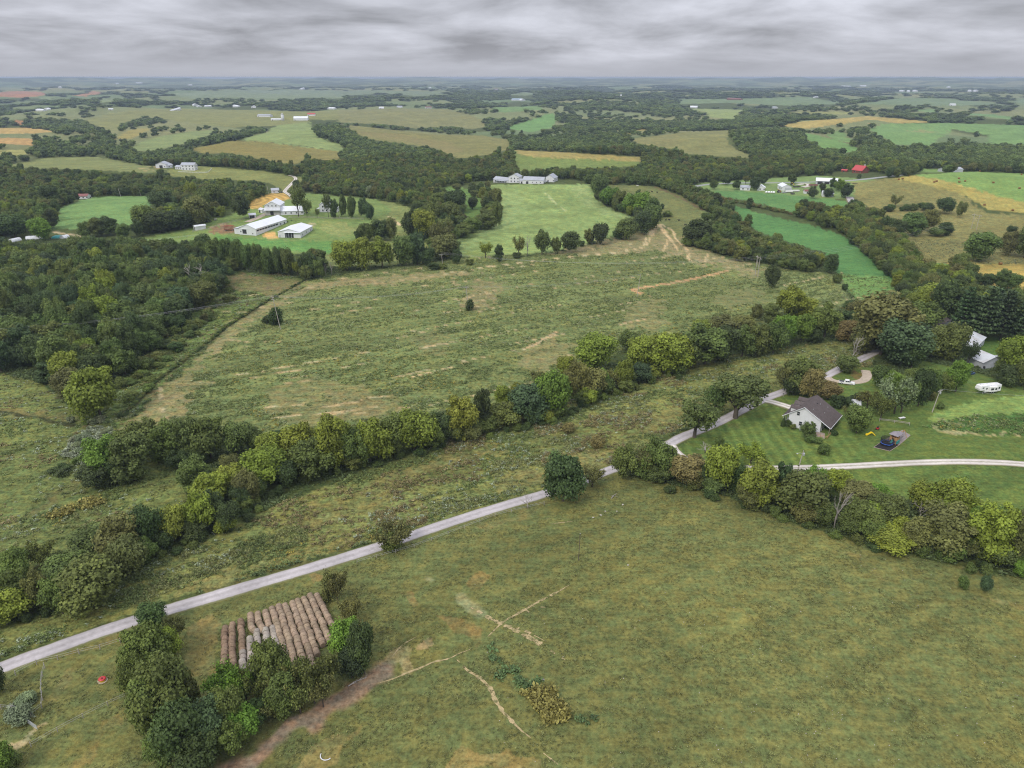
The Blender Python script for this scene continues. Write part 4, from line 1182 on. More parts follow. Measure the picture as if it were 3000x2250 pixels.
HEDGE = 'creek hedgerow'
plant('T1', [(40, 1490, 1720, 260, 'y'), (120, 1370, 1620, 190, 'o'), (110, 1230, 1430, 170, 'o'), (245, 1160, 1350, 140, 'o', 'sparse'), (420, 1260, 1450, 260, 'g'), (370, 1400, 1640, 190, 'o'), (560, 1330, 1640, 330, 'o'), (240, 1380, 1600, 150, 'b'),
             (560, 1120, 1330, 260, 'o'), (740, 1050, 1330, 260, 'b'), (760, 1180, 1430, 220, 'b'), (870, 1010, 1270, 200, 'd'), (1020, 990, 1210, 190, 'y'), (1190, 920, 1160, 190, 'y'), (1330, 960, 1140, 150, 'd'), (1150, 710, 940, 180, 'g', 'tall'), (1150, 1040, 1180, 170, 'd'),
             (1260, 790, 1010, 230, 'y'), (1370, 740, 930, 200, 'y'), (1470, 780, 980, 150, 'b'), (1540, 650, 890, 260, 'y'), (1600, 560, 760, 180, 'y'), (1680, 720, 880, 150, 'd'), (1760, 510, 760, 240, 'y'), (1830, 600, 840, 260, 'o'), (1950, 490, 760, 220, 'y'), (2080, 540, 770, 160, 'o'), (2170, 500, 740, 180, 'y'), (980, 1120, 1250, 120, 'n'), (1270, 900, 1100, 140, 'n'), (1420, 860, 1010, 110, 'd')], HEDGE, 'trees of the creek hedgerow')
plant('T1', [(620, 590, 840, 180, 'l', 'tall'), (790, 580, 860, 230, 'g', 'tall'), (570, 740, 890, 170, 'd'), (720, 540, 700, 150, 'o'), (860, 480, 700, 200, 'o', 'tall'), (1000, 500, 740, 180, 'o', 'tall'), (1120, 480, 730, 170, 'g', 'tall'), (1240, 470, 730, 210, 'o'), (1390, 490, 690, 190, 'g'), (1340, 670, 780, 120, 'b'),
             (1500, 520, 660, 120, 'o'), (1620, 520, 610, 100, 'd'), (930, 560, 730, 120, 'o', 'tall'), (1180, 600, 740, 150, 'g'), (690, 690, 850, 120, 'd'), (1060, 640, 770, 130, 'd')], 'double row beside the silvery thicket', 'trees of the creek hedgerow')
plant('T2', [(60, 980, 1290, 190, 'y', 'tall'), (160, 1010, 1220, 120, 'b', 'tall'), (310, 990, 1240, 230, 'y'), (410, 960, 1180, 150, 'o', 'tall'), (530, 930, 1180, 260, 'y'), (700, 930, 1110, 200, 'd'), (800, 850, 1110, 180, 'y', 'tall'), (640, 1000, 1150, 140, 'o'), (860, 990, 1100, 140, 'b'), (930, 810, 1040, 110, 'd', 'tall'), (1050, 870, 1030, 200, 'o'), (1045, 770, 900, 90, 'y'), (1130, 750, 850, 80, 'y'),
             (1190, 790, 1000, 220, 't'), (1350, 710, 970, 220, 'l'), (1480, 640, 870, 160, 'b'), (1420, 600, 720, 120, 'y'), (1560, 680, 850, 170, 'b'), (1625, 680, 810, 90, 'l', 'tall'), (1590, 480, 700, 220, 'y'), (1690, 640, 790, 120, 'b', 'sparse'), (1760, 620, 785, 110, 'y'), (1840, 640, 765, 130, 't'), (1850, 490, 690, 160, 'y'), (2010, 480, 710, 240, 'y'), (2120, 480, 670, 180, 'o'), (1250, 670, 770, 110, 'b', 'sparse'), (1780, 450, 570, 140, 'o'), (1530, 640, 800, 110, 'b', 'bare'), (1510, 780, 880, 110, 'o')], HEDGE, 'trees of the creek hedgerow')
plant('T4', [(80, 980, 1200, 200, 'y'), (180, 980, 1190, 160, 'y'), (340, 920, 1170, 280, 'g'), (440, 930, 1130, 160, 'd', 'tall'), (560, 930, 1110, 170, 'g'), (640, 920, 1100, 130, 'o', 'tall'), (740, 900, 1090, 150, 'g'), (800, 860, 1040, 150, 'l'), (905, 850, 1020, 150, 'l'), (1040, 800, 1000, 180, 'o'), (830, 700, 890, 180, 'y'), (920, 760, 880, 140, 'y'), (450, 860, 970, 180, 'b'), (560, 860, 950, 130, 'b'), (320, 880, 970, 120, 'y'), (640, 790, 890, 70, 'b', 'tall'), (1170, 830, 950, 110, 'd'), (730, 790, 900, 100, 'o'), (970, 930, 1020, 110, 'd')], HEDGE, 'trees of the creek hedgerow')
plant('T4', [(1370, 760, 1120, 330, 'b', 'tall'), (1490, 910, 1180, 270, 't'), (1170, 890, 1020, 120, 'r'), (1200, 960, 1140, 100, 'b', 'bare'), (1170, 1090, 1200, 120, 'g'), (1600, 780, 960, 200, 'o'), (1650, 680, 840, 170, 'y'), (1750, 680, 910, 170, 'd'), (1720, 930, 1120, 190, 'o'), (1790, 920, 1140, 170, 'o'), (1880, 1000, 1160, 100, 'n', 'sparse'), (1270, 900, 1090, 140, 'b'), (1550, 1020, 1180, 130, 'd')], 'big trees by the truck', 'big trees beside the road')
plant('T4', [(820, 1140, 1320, 140, 'b'), (910, 1120, 1330, 200, 'o'), (960, 1180, 1360, 130, 'r'), (1060, 1240, 1360, 140, 'r'), (860, 1190, 1330, 120, 'd'), (1350, 1150, 1280, 110, 'g'), (1290, 1280, 1410, 120, 'b', 'sparse'), (1370, 1290, 1480, 120, 'o', 'sparse'), (1450, 1180, 1450, 180, 's', 'sparse'), (1490, 1200, 1440, 140, 'o', 'sparse'), (1590, 1180, 1400, 130, 'd'), (1660, 1180, 1330, 90, 'g'), (1760, 1190, 1315, 110, 'o'), (1810, 1128, 1315, 130, 'l'), (1230, 1392, 1560, 140, 'g'), (1180, 1370, 1450, 80, 'b', 'sparse'), (1550, 1170, 1290, 100, 'o'), (1430, 1180, 1300, 110, 'l'), (1630, 1210, 1330, 90, 'n')], 'house yard', 'trees round the brown-roofed house')
plant('T4', [(280, 1370, 1600, 230, 'g', 'spread'), (520, 1230, 1500, 310, 'g', 'spread'), (400, 1270, 1460, 150, 'g', 'spread')], 'lawn edge by the road', 'spreading trees on the lawn edge')
plant('T4', [(1840, 690, 970, 170, 't', 'pine'), (1960, 690, 1000, 190, 't', 'pine'), (2070, 710, 1000, 190, 't', 'pine'), (2180, 750, 1015, 190, 't', 'pine'), (1900, 740, 980, 160, 't', 'pine'), (2020, 700, 960, 150, 't', 'pine'), (2250, 800, 1010, 150, 't', 'pine')], 'pine row behind the metal sheds', 'pines behind the metal sheds')
plant('T4', [(2150, 1000, 1260, 210, 'y'), (2085, 1090, 1240, 110, 'o'), (2211, 1080, 1300, 120, 'o'), (2120, 1150, 1280, 130, 'd'), (2100, 1010, 1160, 120, 'y'), (2230, 1010, 1200, 110, 'y')], 'clump beside the camper', 'trees beside the camper')
FRONT = 'front tree line'
plant('T2', [(1750, 1130, 1330, 140, 'o'), (1830, 1110, 1320, 150, 'o', 'sparse'), (1930, 1120, 1330, 170, 'o')], FRONT, 'trees of the front tree line')
plant('T3', [(60, 590, 830, 180, 'o'), (0, 640, 820, 120, 'b'), (130, 650, 830, 130, 'o'), (245, 690, 870, 220, 'r'), (430, 640, 910, 190, 'y'), (340, 590, 660, 110, 'b', 'bare'), (420, 560, 620, 60, 'g'), (520, 730, 900, 90, 'd'), (610, 600, 750, 160, 'y', 'sparse'), (650, 740, 1010, 220, 'y', 'tall'), (780, 740, 970, 110, 't', 'tall'), (840, 780, 850, 80, 'y'),
             (900, 800, 1080, 280, 'o'), (980, 750, 910, 130, 'l'), (1110, 760, 910, 170, 'y'), (1100, 850, 1100, 130, 'b', 'bare'), (1240, 840, 1020, 190, 'b'), (1230, 950, 1160, 220, 'o'), (1360, 850, 960, 120, 'l'), (1400, 930, 1140, 230, 'o'), (1440, 1120, 1260, 230, 'y'), (1600, 840, 1030, 200, 'y'), (1790, 820, 1090, 290, 'y', 'sparse'), (1790, 860, 1100, 240, 'y'), (1600, 940, 1070, 130, 'b', 'bare'), (1560, 1060, 1250, 150, 'b'),
             (1740, 1000, 1290, 280, 'b'), (1910, 990, 1160, 90, 'l'), (1990, 1000, 1340, 240, 'y', 'tall'), (2010, 990, 1130, 140, 'l'), (2130, 1030, 1340, 200, 'b'), (2170, 1140, 1310, 100, 'b', 'bare'), (2190, 1300, 1400, 90, 'l'), (2200, 1010, 1120, 120, 'o'), (1300, 1040, 1190, 140, 'o'), (1860, 1130, 1310, 150, 'b', 'sparse'), (360, 720, 880, 110, 'd'), (560, 820, 960, 100, 'b'), (1010, 960, 1100, 120, 'g'), (1640, 1120, 1250, 100, 's')], FRONT, 'trees of the front tree line')
plant('T2', [(1400, 1190, 1480, 230, 'd')], 'lone', 'single trees')
plant('T2', [(1570, 1240, 1380, 150, 'b', 'sparse'), (1190, 1395, 1480, 110, 'b', 'bare')], 'roadside', 'roadside bushes')
plant('E2', [(290, 240, 435, 190, 'b', 'sparse'), (285, 330, 435, 110, 'o', 'shrub'), (60, 680, 850, 130, 'b', 'sparse')], 'roadside', 'roadside bushes')
GROVE = 'grove below the hay bales'
plant('E1', [(890, 740, 910, 150, 'd'), (1000, 780, 970, 120, 'b', 'sparse'), (860, 890, 1190, 260, 'o'), (960, 900, 1110, 160, 'y'), (800, 1050, 1300, 170, 'o'), (960, 1100, 1510, 340, 'o'), (1090, 1160, 1360, 150, 'b'), (880, 1200, 1510, 200, 'o'), (1290, 1090, 1340, 210, 'l', 'sparse'), (1410, 1080, 1310, 150, 'l', 'sparse'), (1340, 1120, 1360, 200, 'l', 'sparse'),
             (1560, 980, 1270, 210, 'o'), (1660, 1100, 1350, 150, 'b', 'sparse'), (1800, 1050, 1340, 200, 'b', 'sparse'), (1740, 1030, 1290, 150, 'o', 'sparse'), (1480, 1090, 1320, 160, 'o', 'sparse'), (1620, 1180, 1400, 170, 'o'), (1850, 1130, 1350, 150, 'r', 'sparse'), (1720, 1150, 1390, 160, 'b', 'sparse'), (1890, 1010, 1220, 120, 'b', 'sparse'), (1300, 1250, 1510, 200, 'o'), (1060, 1350, 1680, 280, 'd'), (1230, 1330, 1610, 250, 't'), (1390, 1340, 1540, 220, 'l'), (950, 1470, 1690, 200, 'o'), (1170, 1490, 1730, 260, 'd'), (1050, 1390, 1570, 150, 'b', 'bare'), (1330, 1440, 1640, 180, 'o'), (1480, 1290, 1440, 150, 'd'), (1580, 1230, 1400, 150, 'b', 'sparse'), (1930, 520, 730, 120, 'b', 'sparse'), (1880, 560, 720, 90, 'b', 'shrub')], GROVE, 'trees of the grove below the hay bales')
plant('E2', [(40, 845, 1070, 200, 'l'), (135, 880, 1160, 150, 'd'), (60, 1000, 1180, 150, 'n')], GROVE, 'trees of the grove below the hay bales')
plant('E1', [(20, 1540, 1720, 150, 'l'), (-10, 1100, 1260, 100, 'd')], 'pen corner', 'trees in the lower left corner')
plant('E1', [(120, 1310, 1420, 150, 's', 'shrub'), (160, 1240, 1310, 110, 's', 'shrub'), (60, 1590, 1680, 110, 'o', 'shrub')], 'pen corner', 'shrubs in the lower left corner')
plant('E3', [(1597, 572, 645, 52, 'g', 'tall'), (1725, 568, 665, 68, 't', 'tall')], 'pasture', 'small evergreens in the pasture')
plant('T3', [(800, 438, 497, 30, 'd', 'cedar'), (943, 480, 585, 85, 'g', 'tall')], 'house wall', 'evergreens against the house')
plant('T3', [(832, 458, 505, 46, 'd', 'shrub'), (858, 485, 518, 34, 'o', 'shrub'), (960, 550, 600, 70, 'g', 'shrub'), (1005, 562, 602, 60, 'g', 'shrub'), (1040, 598, 672, 80, 'g', 'shrub'), (1105, 520, 556, 40, 'd', 'shrub'), (1720, 360, 400, 42, 'g', 'shrub'), (1663, 285, 350, 56, 'b', 'shrub'), (1110, 320, 400, 90, 'n', 'shrub'), (1180, 325, 395, 80, 'n', 'shrub'), (1225, 310, 370, 60, 'n', 'shrub')], 'house yard', 'shrubs round the brown-roofed house')
plant('T2', [(850, 258, 322, 55, 'd', 'shrub'), (1430, 975, 1042, 80, 'r', 'shrub'), (1600, 1055, 1132, 90, 'r', 'shrub')], 'field', 'shrubs standing in the fields')
plant('T5', [(1620, 805, 912, 90, 'd', 'shrub'), (1570, 850, 900, 70, 'd', 'shrub')], 'field', 'shrubs standing in the fields')
plant('T4', [(1160, 665, 702, 40, 'd', 'shrub'), (1195, 765, 822, 80, 'd', 'shrub'), (1115, 610, 662, 60, 'o', 'shrub'), (120, 240, 272, 60, 'o', 'shrub'), (90, 195, 225, 30, 'd', 'shrub'), (1645, 195, 240, 70, 'd', 'shrub')], 'field', 'shrubs standing in the fields')
plant('T4', [(727, 562, 692, 85, 'd', 'tall')], 'field', 'single trees')
MID = 'fence row before the hayfield'
plant('T6', [(130, 830, 1000, 150, 'y'), (230, 810, 990, 160, 'y'), (340, 810, 980, 150, 'y'), (480, 800, 970, 140, 'g'), (545, 790, 960, 110, 't', 'tall'), (610, 860, 960, 100, 'd'), (690, 680, 910, 140, 'b', 'sparse'), (700, 790, 930, 150, 'b'), (780, 870, 950, 60, 'd'), (945, 820, 920, 90, 'y', 'sparse'), (1025, 845, 935, 55, 'd'), (1140, 770, 915, 70, 'b', 'sparse'), (1190, 770, 900, 60, 'b', 'bare'), (1275, 765, 900, 90, 'g'), (1355, 800, 890, 60, 'o'), (1435, 770, 890, 110, 'd'),
             (1610, 720, 840, 110, 'd'), (1770, 690, 810, 130, 'g'), (1720, 750, 805, 70, 'd'), (1860, 660, 780, 100, 'd'), (1915, 620, 750, 110, 'g'), (1795, 550, 660, 100, 'l'), (1860, 545, 670, 120, 'l'), (1920, 575, 690, 90, 'g'), (1680, 510, 615, 120, 'l'), (1735, 530, 630, 80, 'o'), (1640, 520, 605, 70, 'g'), (1605, 440, 565, 100, 'g')], MID, 'trees of the fence row before the hayfield')
plant('T6', [(590, 650, 810, 130, 'y'), (520, 650, 790, 110, 'd'), (745, 600, 730, 120, 'o'), (700, 670, 810, 110, 'b', 'sparse'), (760, 530, 650, 150, 'd'), (820, 720, 800, 120, 'o'), (870, 680, 770, 100, 'o'), (950, 660, 750, 110, 'o'), (960, 560, 650, 70, 'd', 'tall'), (1010, 600, 730, 60, 'o'), (1000, 520, 630, 80, 'o'), (870, 560, 630, 60, 'd'), (650, 600, 730, 110, 'o'), (240, 720, 815, 80, 'o'), (330, 700, 815, 110, 'd'), (390, 690, 815, 70, 'b'), (205, 750, 815, 60, 'd'), (620, 700, 800, 100, 'o'), (780, 480, 520, 60, 'b'), (670, 540, 640, 110, 'o')], 'grove left of the hayfield', 'trees of the grove beside the hayfield')
plant('T6', [(640, 940, 985, 70, 'd', 'shrub'), (700, 950, 980, 60, 'o', 'shrub'), (1510, 812, 845, 40, 'd', 'shrub'), (1555, 780, 830, 45, 'o', 'shrub'), (1130, 880, 915, 55, 'd', 'shrub'), (1840, 512, 545, 30, 'g', 'shrub'), (880, 520, 550, 60, 'o', 'shrub'), (910, 535, 560, 40, 'b', 'shrub'), (860, 490, 530, 50, 'd', 'shrub'), (850, 920, 955, 50, 'o', 'shrub')], 'fence row', 'shrubs of the fence rows')
BARNROW = 'row below the long barn'
plant('B1', [(60, 900, 1080, 160, 'g'), (200, 820, 1100, 220, 'd'), (350, 870, 1160, 180, 'g'), (470, 880, 1200, 170, 'g'), (600, 890, 1220, 170, 'g'), (720, 940, 1240, 160, 'g'), (850, 940, 1255, 150, 'g'), (960, 980, 1275, 130, 'g'), (1070, 970, 1285, 150, 'd'), (1180, 980, 1290, 150, 'o'), (1290, 1060, 1295, 100, 'y', 'sparse'), (1450, 1020, 1295, 200, 'd'), (1350, 1090, 1295, 90, 'd'), (1620, 1050, 1275, 60, 'b', 'bare'), (1690, 1030, 1265, 70, 'b', 'bare')], BARNROW, 'trees of the row below the long barn')
plant('B1', [(640, 350, 622, 200, 'd', 'spread'), (1300, 230, 592, 200, 'o', 'sparse'), (1400, 340, 592, 100, 'o', 'sparse'), (1520, 450, 602, 50, 'o', 'sparse'), (1650, 310, 592, 110, 'g', 'sparse'), (1720, 400, 602, 90, 'd', 'tall'), (1830, 330, 592, 90, 'g', 'tall'), (1930, 370, 602, 100, 'g', 'tall'), (2060, 380, 605, 120, 't', 'tall'), (2140, 450, 622, 100, 't'), (1780, 400, 602, 40, 'b', 'bare'), (1275, 160, 250, 80, 'd'), (2040, 740, 870, 110, 'd'), (2130, 690, 870, 130, 'o'), (2140, 235, 370, 95, 's'), (1710, 240, 330, 70, 'o')], 'white farmyard', 'trees round the white farmyard')
plant('T5', [(300, 100, 215, 110, 'd'), (260, 200, 310, 110, 'g', 'tall'), (312, 240, 345, 80, 'd'), (250, 290, 415, 130, 'l'), (90, 270, 405, 180, 'd'), (640, 280, 385, 110, 'd'), (570, 290, 395, 90, 'o'), (510, 310, 395, 80, 'o'), (730, 320, 405, 70, 'g'), (960, 130, 240, 150, 'd'), (860, 220, 370, 130, 'o'), (940, 250, 375, 150, 'd'), (1060, 240, 355, 140, 'd'), (1160, 170, 335, 130, 'b'), (1130, 80, 185, 70, 'y'), (1260, 100, 240, 120, 'g'), (1200, 140, 280, 110, 'o'), (815, 300, 390, 70, 'd'), (420, 148, 195, 45, 'd'), (575, 125, 160, 40, 'o')], 'left green field', 'trees round the left green field')
LWOOD = 'left wood'
plant('T5', [(650, 750, 925, 110, 'b', 'bare'), (1190, 540, 725, 200, 'b', 'bare'), (90, 560, 640, 90, 'b', 'bare'), (400, 1080, 1270, 150, 'y', 'tall'), (520, 1030, 1190, 180, 'b'), (590, 1180, 1490, 270, 'y'), (470, 1260, 1420, 150, 'o'), (90, 940, 1140, 170, 'o', 'tall'), (410, 1180, 1360, 150, 'b')], LWOOD, 'trees of the left wood')
plant('T4', [(1945, 378, 545, 160, 'g'), (2120, 370, 505, 120, 'b'), (2210, 345, 520, 110, 'o'), (2130, 325, 370, 60, 'd'), (1455, 130, 215, 60, 'b', 'sparse'), (1400, 280, 390, 110, 'd'), (1465, 300, 410, 100, 'd'), (1550, 260, 390, 130, 'g'), (1640, 240, 360, 110, 'b'), (1755, 170, 260, 110, 'd'), (1830, 190, 280, 60, 'b'), (1745, 310, 385, 80, 'd'), (1690, 340, 390, 90, 'o')], 'hillside below the stubble field', 'trees on the hillside below the stubble field')
plant('T4', [(465, 25, 87, 70, 'd'), (390, 60, 113, 50, 'g'), (525, 60, 113, 50, 'd'), (630, 45, 118, 58, 'd'), (680, 33, 87, 52, 'd'), (580, 30, 82, 45, 'b', 'sparse'), (847, 25, 80, 48, 'd'), (1030, 78, 128, 36, 'd'), (1090, 50, 112, 48, 'd'), (1130, 58, 125, 65, 'l'), (1172, 88, 165, 70, 'd'), (970, 100, 167, 55, 'd'), (1065, 108, 158, 55, 'd'), (1245, 22, 50, 25, 'd')], 'white roadside farm', 'trees round the white roadside farm')


def line(f, pts, step, hr, wr, cols, cluster, group, kind='round', seed=0, jit=1.2):
    r = np.random.default_rng(seed + 7)
    P, t = hit(toS(f, dens(pts, 6, False))); p = P[:, :2]
    d = np.concatenate([[0], np.cumsum(np.hypot(*np.diff(p, axis=0).T))])
    s = 0.0
    while s < d[-1]:
        x = np.interp(s, d, p[:, 0]) + r.normal() * jit; y = np.interp(s, d, p[:, 1]) + r.normal() * jit
        PLANTS.append(dict(p=np.array([x, y, float(terr(x, y))]), W=r.uniform(*wr), H=r.uniform(*hr), kind=kind if kind != 'mix' else r.choice(['round', 'round', 'tall', 'shrub']), c=cols[r.integers(len(cols))], cl=cluster, group=group, man=False))
        s += step * r.uniform(.7, 1.3)


line('T4', [(60, 90), (150, 120), (220, 150), (330, 210), (440, 290), (520, 330)], 5.5, (6, 9.5), (6, 9), 'oogg', 'row between brown slope and crop field', 'trees of the row beside the crop field', seed=1)
line('T4', [(90, 70), (220, 110), (340, 160), (430, 200)], 6, (7, 10), (7, 9), 'ogg', 'row between brown slope and crop field', 'trees of the row beside the crop field', seed=2)
line('T4', [(360, 300), (420, 310), (470, 300)], 6, (8, 12), (8, 11), 'god', 'row between brown slope and crop field', 'trees of the row beside the crop field', seed=21)
line('T4', [(250, 440), (330, 455), (420, 480), (560, 510), (700, 545), (850, 580), (990, 600)], 4.6, (6, 9), (7, 10), 'ddgo', 'dark row behind the frame pole', 'trees of the dark row behind the frame pole', seed=3)
line('T4', [(280, 400), (400, 440), (520, 450), (640, 490), (740, 510), (900, 550), (1010, 575)], 5.2, (7.5, 10.5), (8, 11), 'dgob', 'dark row behind the frame pole', 'trees of the dark row behind the frame pole', seed=4)
plant('T4', [(1075, 500, 610, 75, 'd'), (300, 300, 450, 170, 'd')], 'dark row behind the frame pole', 'trees of the dark row behind the frame pole')
line('T4', [(430, 165), (560, 195), (720, 232), (850, 258)], 4.0, (2.2, 4), (4, 6), 'rrboo', 'brush strip above the crop field', 'bushes of the strip above the crop field', 'shrub', seed=5)
line('T4', [(860, 265), (950, 285), (1050, 315), (1130, 345), (1200, 390), (1270, 470), (1340, 520), (1400, 590), (1450, 640), (1500, 700), (1540, 770)], 5, (6, 10), (6, 10), 'oobgdy', 'tree belt along the crop field', 'trees of the belt along the crop field', seed=6)
line('T4', [(900, 240), (960, 240), (1060, 265), (1150, 290), (1240, 330), (1330, 400), (1400, 480), (1480, 560), (1580, 640), (1660, 700)], 5.2, (8, 12), (8, 12), 'oobgdy', 'tree belt along the crop field', 'trees of the belt along the crop field', seed=8)
line('T4', [(1180, 260), (1290, 290), (1380, 380), (1450, 450), (1530, 510), (1620, 600), (1720, 650), (1850, 690)], 6, (8, 13), (9, 13), 'oyrbg', 'tree belt along the crop field', 'trees of the belt along the crop field', seed=9)
line('T4', [(1395, 240), (1480, 238), (1560, 230), (1640, 212)], 5, (4, 7), (5, 8), 'dgo', 'hillside below the stubble field', 'trees on the hillside below the stubble field', seed=10)
line('T4', [(1800, 560), (1870, 640), (1930, 680), (2080, 690), (2211, 700)], 7, (7, 12), (7, 11), 'dogb', 'edge of the small stubble field', 'trees beside the small stubble field', seed=11)
line('T5', [(1330, 590), (1300, 700), (1310, 760), (1230, 860), (1110, 960), (980, 1060), (900, 1160), (800, 1270), (730, 1360)], 4.5, (2, 4.5), (4, 7), 'bogo', 'brush along the wood edge', 'bushes along the wood edge', 'shrub', seed=12, jit=4)
line('T5', [(1200, 900), (1080, 960), (1000, 1060), (860, 1130), (760, 1250), (700, 1330)], 4.5, (3, 6), (5, 8), 'bodo', 'brush along the wood edge', 'bushes along the wood edge', 'shrub', seed=13, jit=4)
line('T1', [(700, 450), (500, 480), (420, 470)], 4, (1.5, 3), (3, 5), 'dso', 'silvery thicket', 'bushes of the silvery thicket', 'shrub', seed=14)
line('T1', [(660, 540), (560, 560), (480, 560), (430, 620), (520, 640), (590, 600), (500, 690), (560, 690)], 2.4, (1.4, 2.6), (2.6, 4.2), 'ss', 'silvery thicket', 'bushes of the silvery thicket', 'shrub', seed=15, jit=1.5)
line('T1', [(350, 740), (430, 720), (380, 790), (300, 760)], 3.5, (1.5, 3), (3, 5), 'dg', 'silvery thicket', 'bushes of the silvery thicket', 'shrub', seed=16)
# smaller trees filling the rows
line('T3', [(0, 800), (300, 850), (520, 920), (800, 1000), (1100, 1060), (1300, 1130), (1600, 1200), (1900, 1270), (2250, 1340)], 5.5, (5, 8.5), (6, 9), 'oobygg', FRONT, 'trees of the front tree line', 'round', seed=40, jit=2.0)
line('T1', [(100, 1580), (500, 1420), (800, 1310), (1050, 1170), (1300, 1060), (1550, 880), (1800, 770), (2100, 720)], 7, (5, 8), (6, 9), 'oygg', HEDGE, 'trees of the creek hedgerow', 'round', seed=41, jit=2.0)
line('T2', [(100, 1220), (400, 1170), (640, 1110), (900, 1030), (1150, 990), (1400, 930), (1600, 830), (1800, 750), (2150, 650)], 7, (5, 8), (6, 9), 'oygg', HEDGE, 'trees of the creek hedgerow', 'round', seed=42, jit=2.0)
line('T5', [(725, 1435), (900, 1250), (1150, 1060), (1350, 900), (1560, 770), (1790, 640)], 1.7, (.8, 1.5), (1.5, 2.4), 'ddob', 'brush along the wood edge', 'bushes along the wood edge', 'shrub', seed=43, jit=.3)
# brush under the hedgerows so that their feet are closed
line('T1', [(150, 1640), (700, 1380), (900, 1300), (1100, 1190), (1350, 1090), (1560, 930), (1800, 810), (2050, 750)], 4, (1.6, 3.6), (2.4, 4.4), 'ddo', HEDGE, 'bushes under the creek hedgerow', 'shrub', seed=18, jit=1.5)
line('T2', [(150, 1240), (400, 1200), (640, 1140), (900, 1060), (1150, 1020), (1400, 960), (1600, 860), (1800, 780), (2100, 690)], 4, (1.6, 3.6), (2.4, 4.4), 'ddo', HEDGE, 'bushes under the creek hedgerow', 'shrub', seed=19, jit=1.5)
line('T3', [(0, 830), (300, 880), (520, 950), (800, 1050), (1100, 1120), (1300, 1200), (1600, 1270), (1900, 1320), (2200, 1390)], 4, (1.6, 3.6), (2.4, 4.4), 'dog', FRONT, 'bushes under the front tree line', 'shrub', seed=20, jit=1.5)


def fill(f, poly, spacing, hr, wr, cols, cluster, group, seed, kinds=('round', 'round', 'tall')):
    r = np.random.default_rng(seed)
    P, _ = hit(toS(f, dens(poly, 40, True))); pw = P[:, :2]
    x0, y0 = pw.min(0); x1, y1 = pw.max(0)
    gx, gy = np.meshgrid(np.arange(x0, x1, spacing), np.arange(y0, y1, spacing * .9))
    gx = gx + (np.arange(gx.shape[0]) % 2)[:, None] * spacing / 2
    x = gx.ravel() + r.uniform(-.36, .36, gx.size) * spacing; y = gy.ravel() + r.uniform(-.36, .36, gx.size) * spacing
    m = inpoly(x, y, pw); x, y = x[m], y[m]; z = terr(x, y)
    for i in range(len(x)):
        h = r.uniform(*hr) * (.8 + .4 * vn(x[i] / 25, y[i] / 25, 5))
        PLANTS.append(dict(p=np.array([x[i], y[i], z[i]]), W=r.uniform(*wr), H=h, kind=r.choice(kinds), c=cols[r.integers(len(cols))], cl=cluster, group=group, man=False))


fill('T5', [(-60, 530), (300, 530), (600, 505), (830, 505), (1100, 520), (1240, 590), (1310, 690), (1280, 780), (1140, 880), (1000, 980), (880, 1080), (720, 1230), (640, 1240), (480, 1250), (330, 1240), (260, 1190), (0, 1180), (-60, 1180)], 8.4, (9, 18), (8.5, 15.5), 'dddggggootoyg', LWOOD, 'trees of the left wood', 30)
fill('T4', [(1560, 700), (1700, 650), (1850, 690), (1900, 720), (1760, 800), (1600, 900), (1520, 850)], 8, (10, 16), (9, 13), 'dogby', 'big trees by the truck', 'big trees beside the road', 31)
fill('T4', [(1200, 880), (1500, 860), (1600, 960), (1500, 1100), (1300, 1080)], 9, (9, 14), (9, 12), 'bod', 'big trees by the truck', 'big trees beside the road', 32)


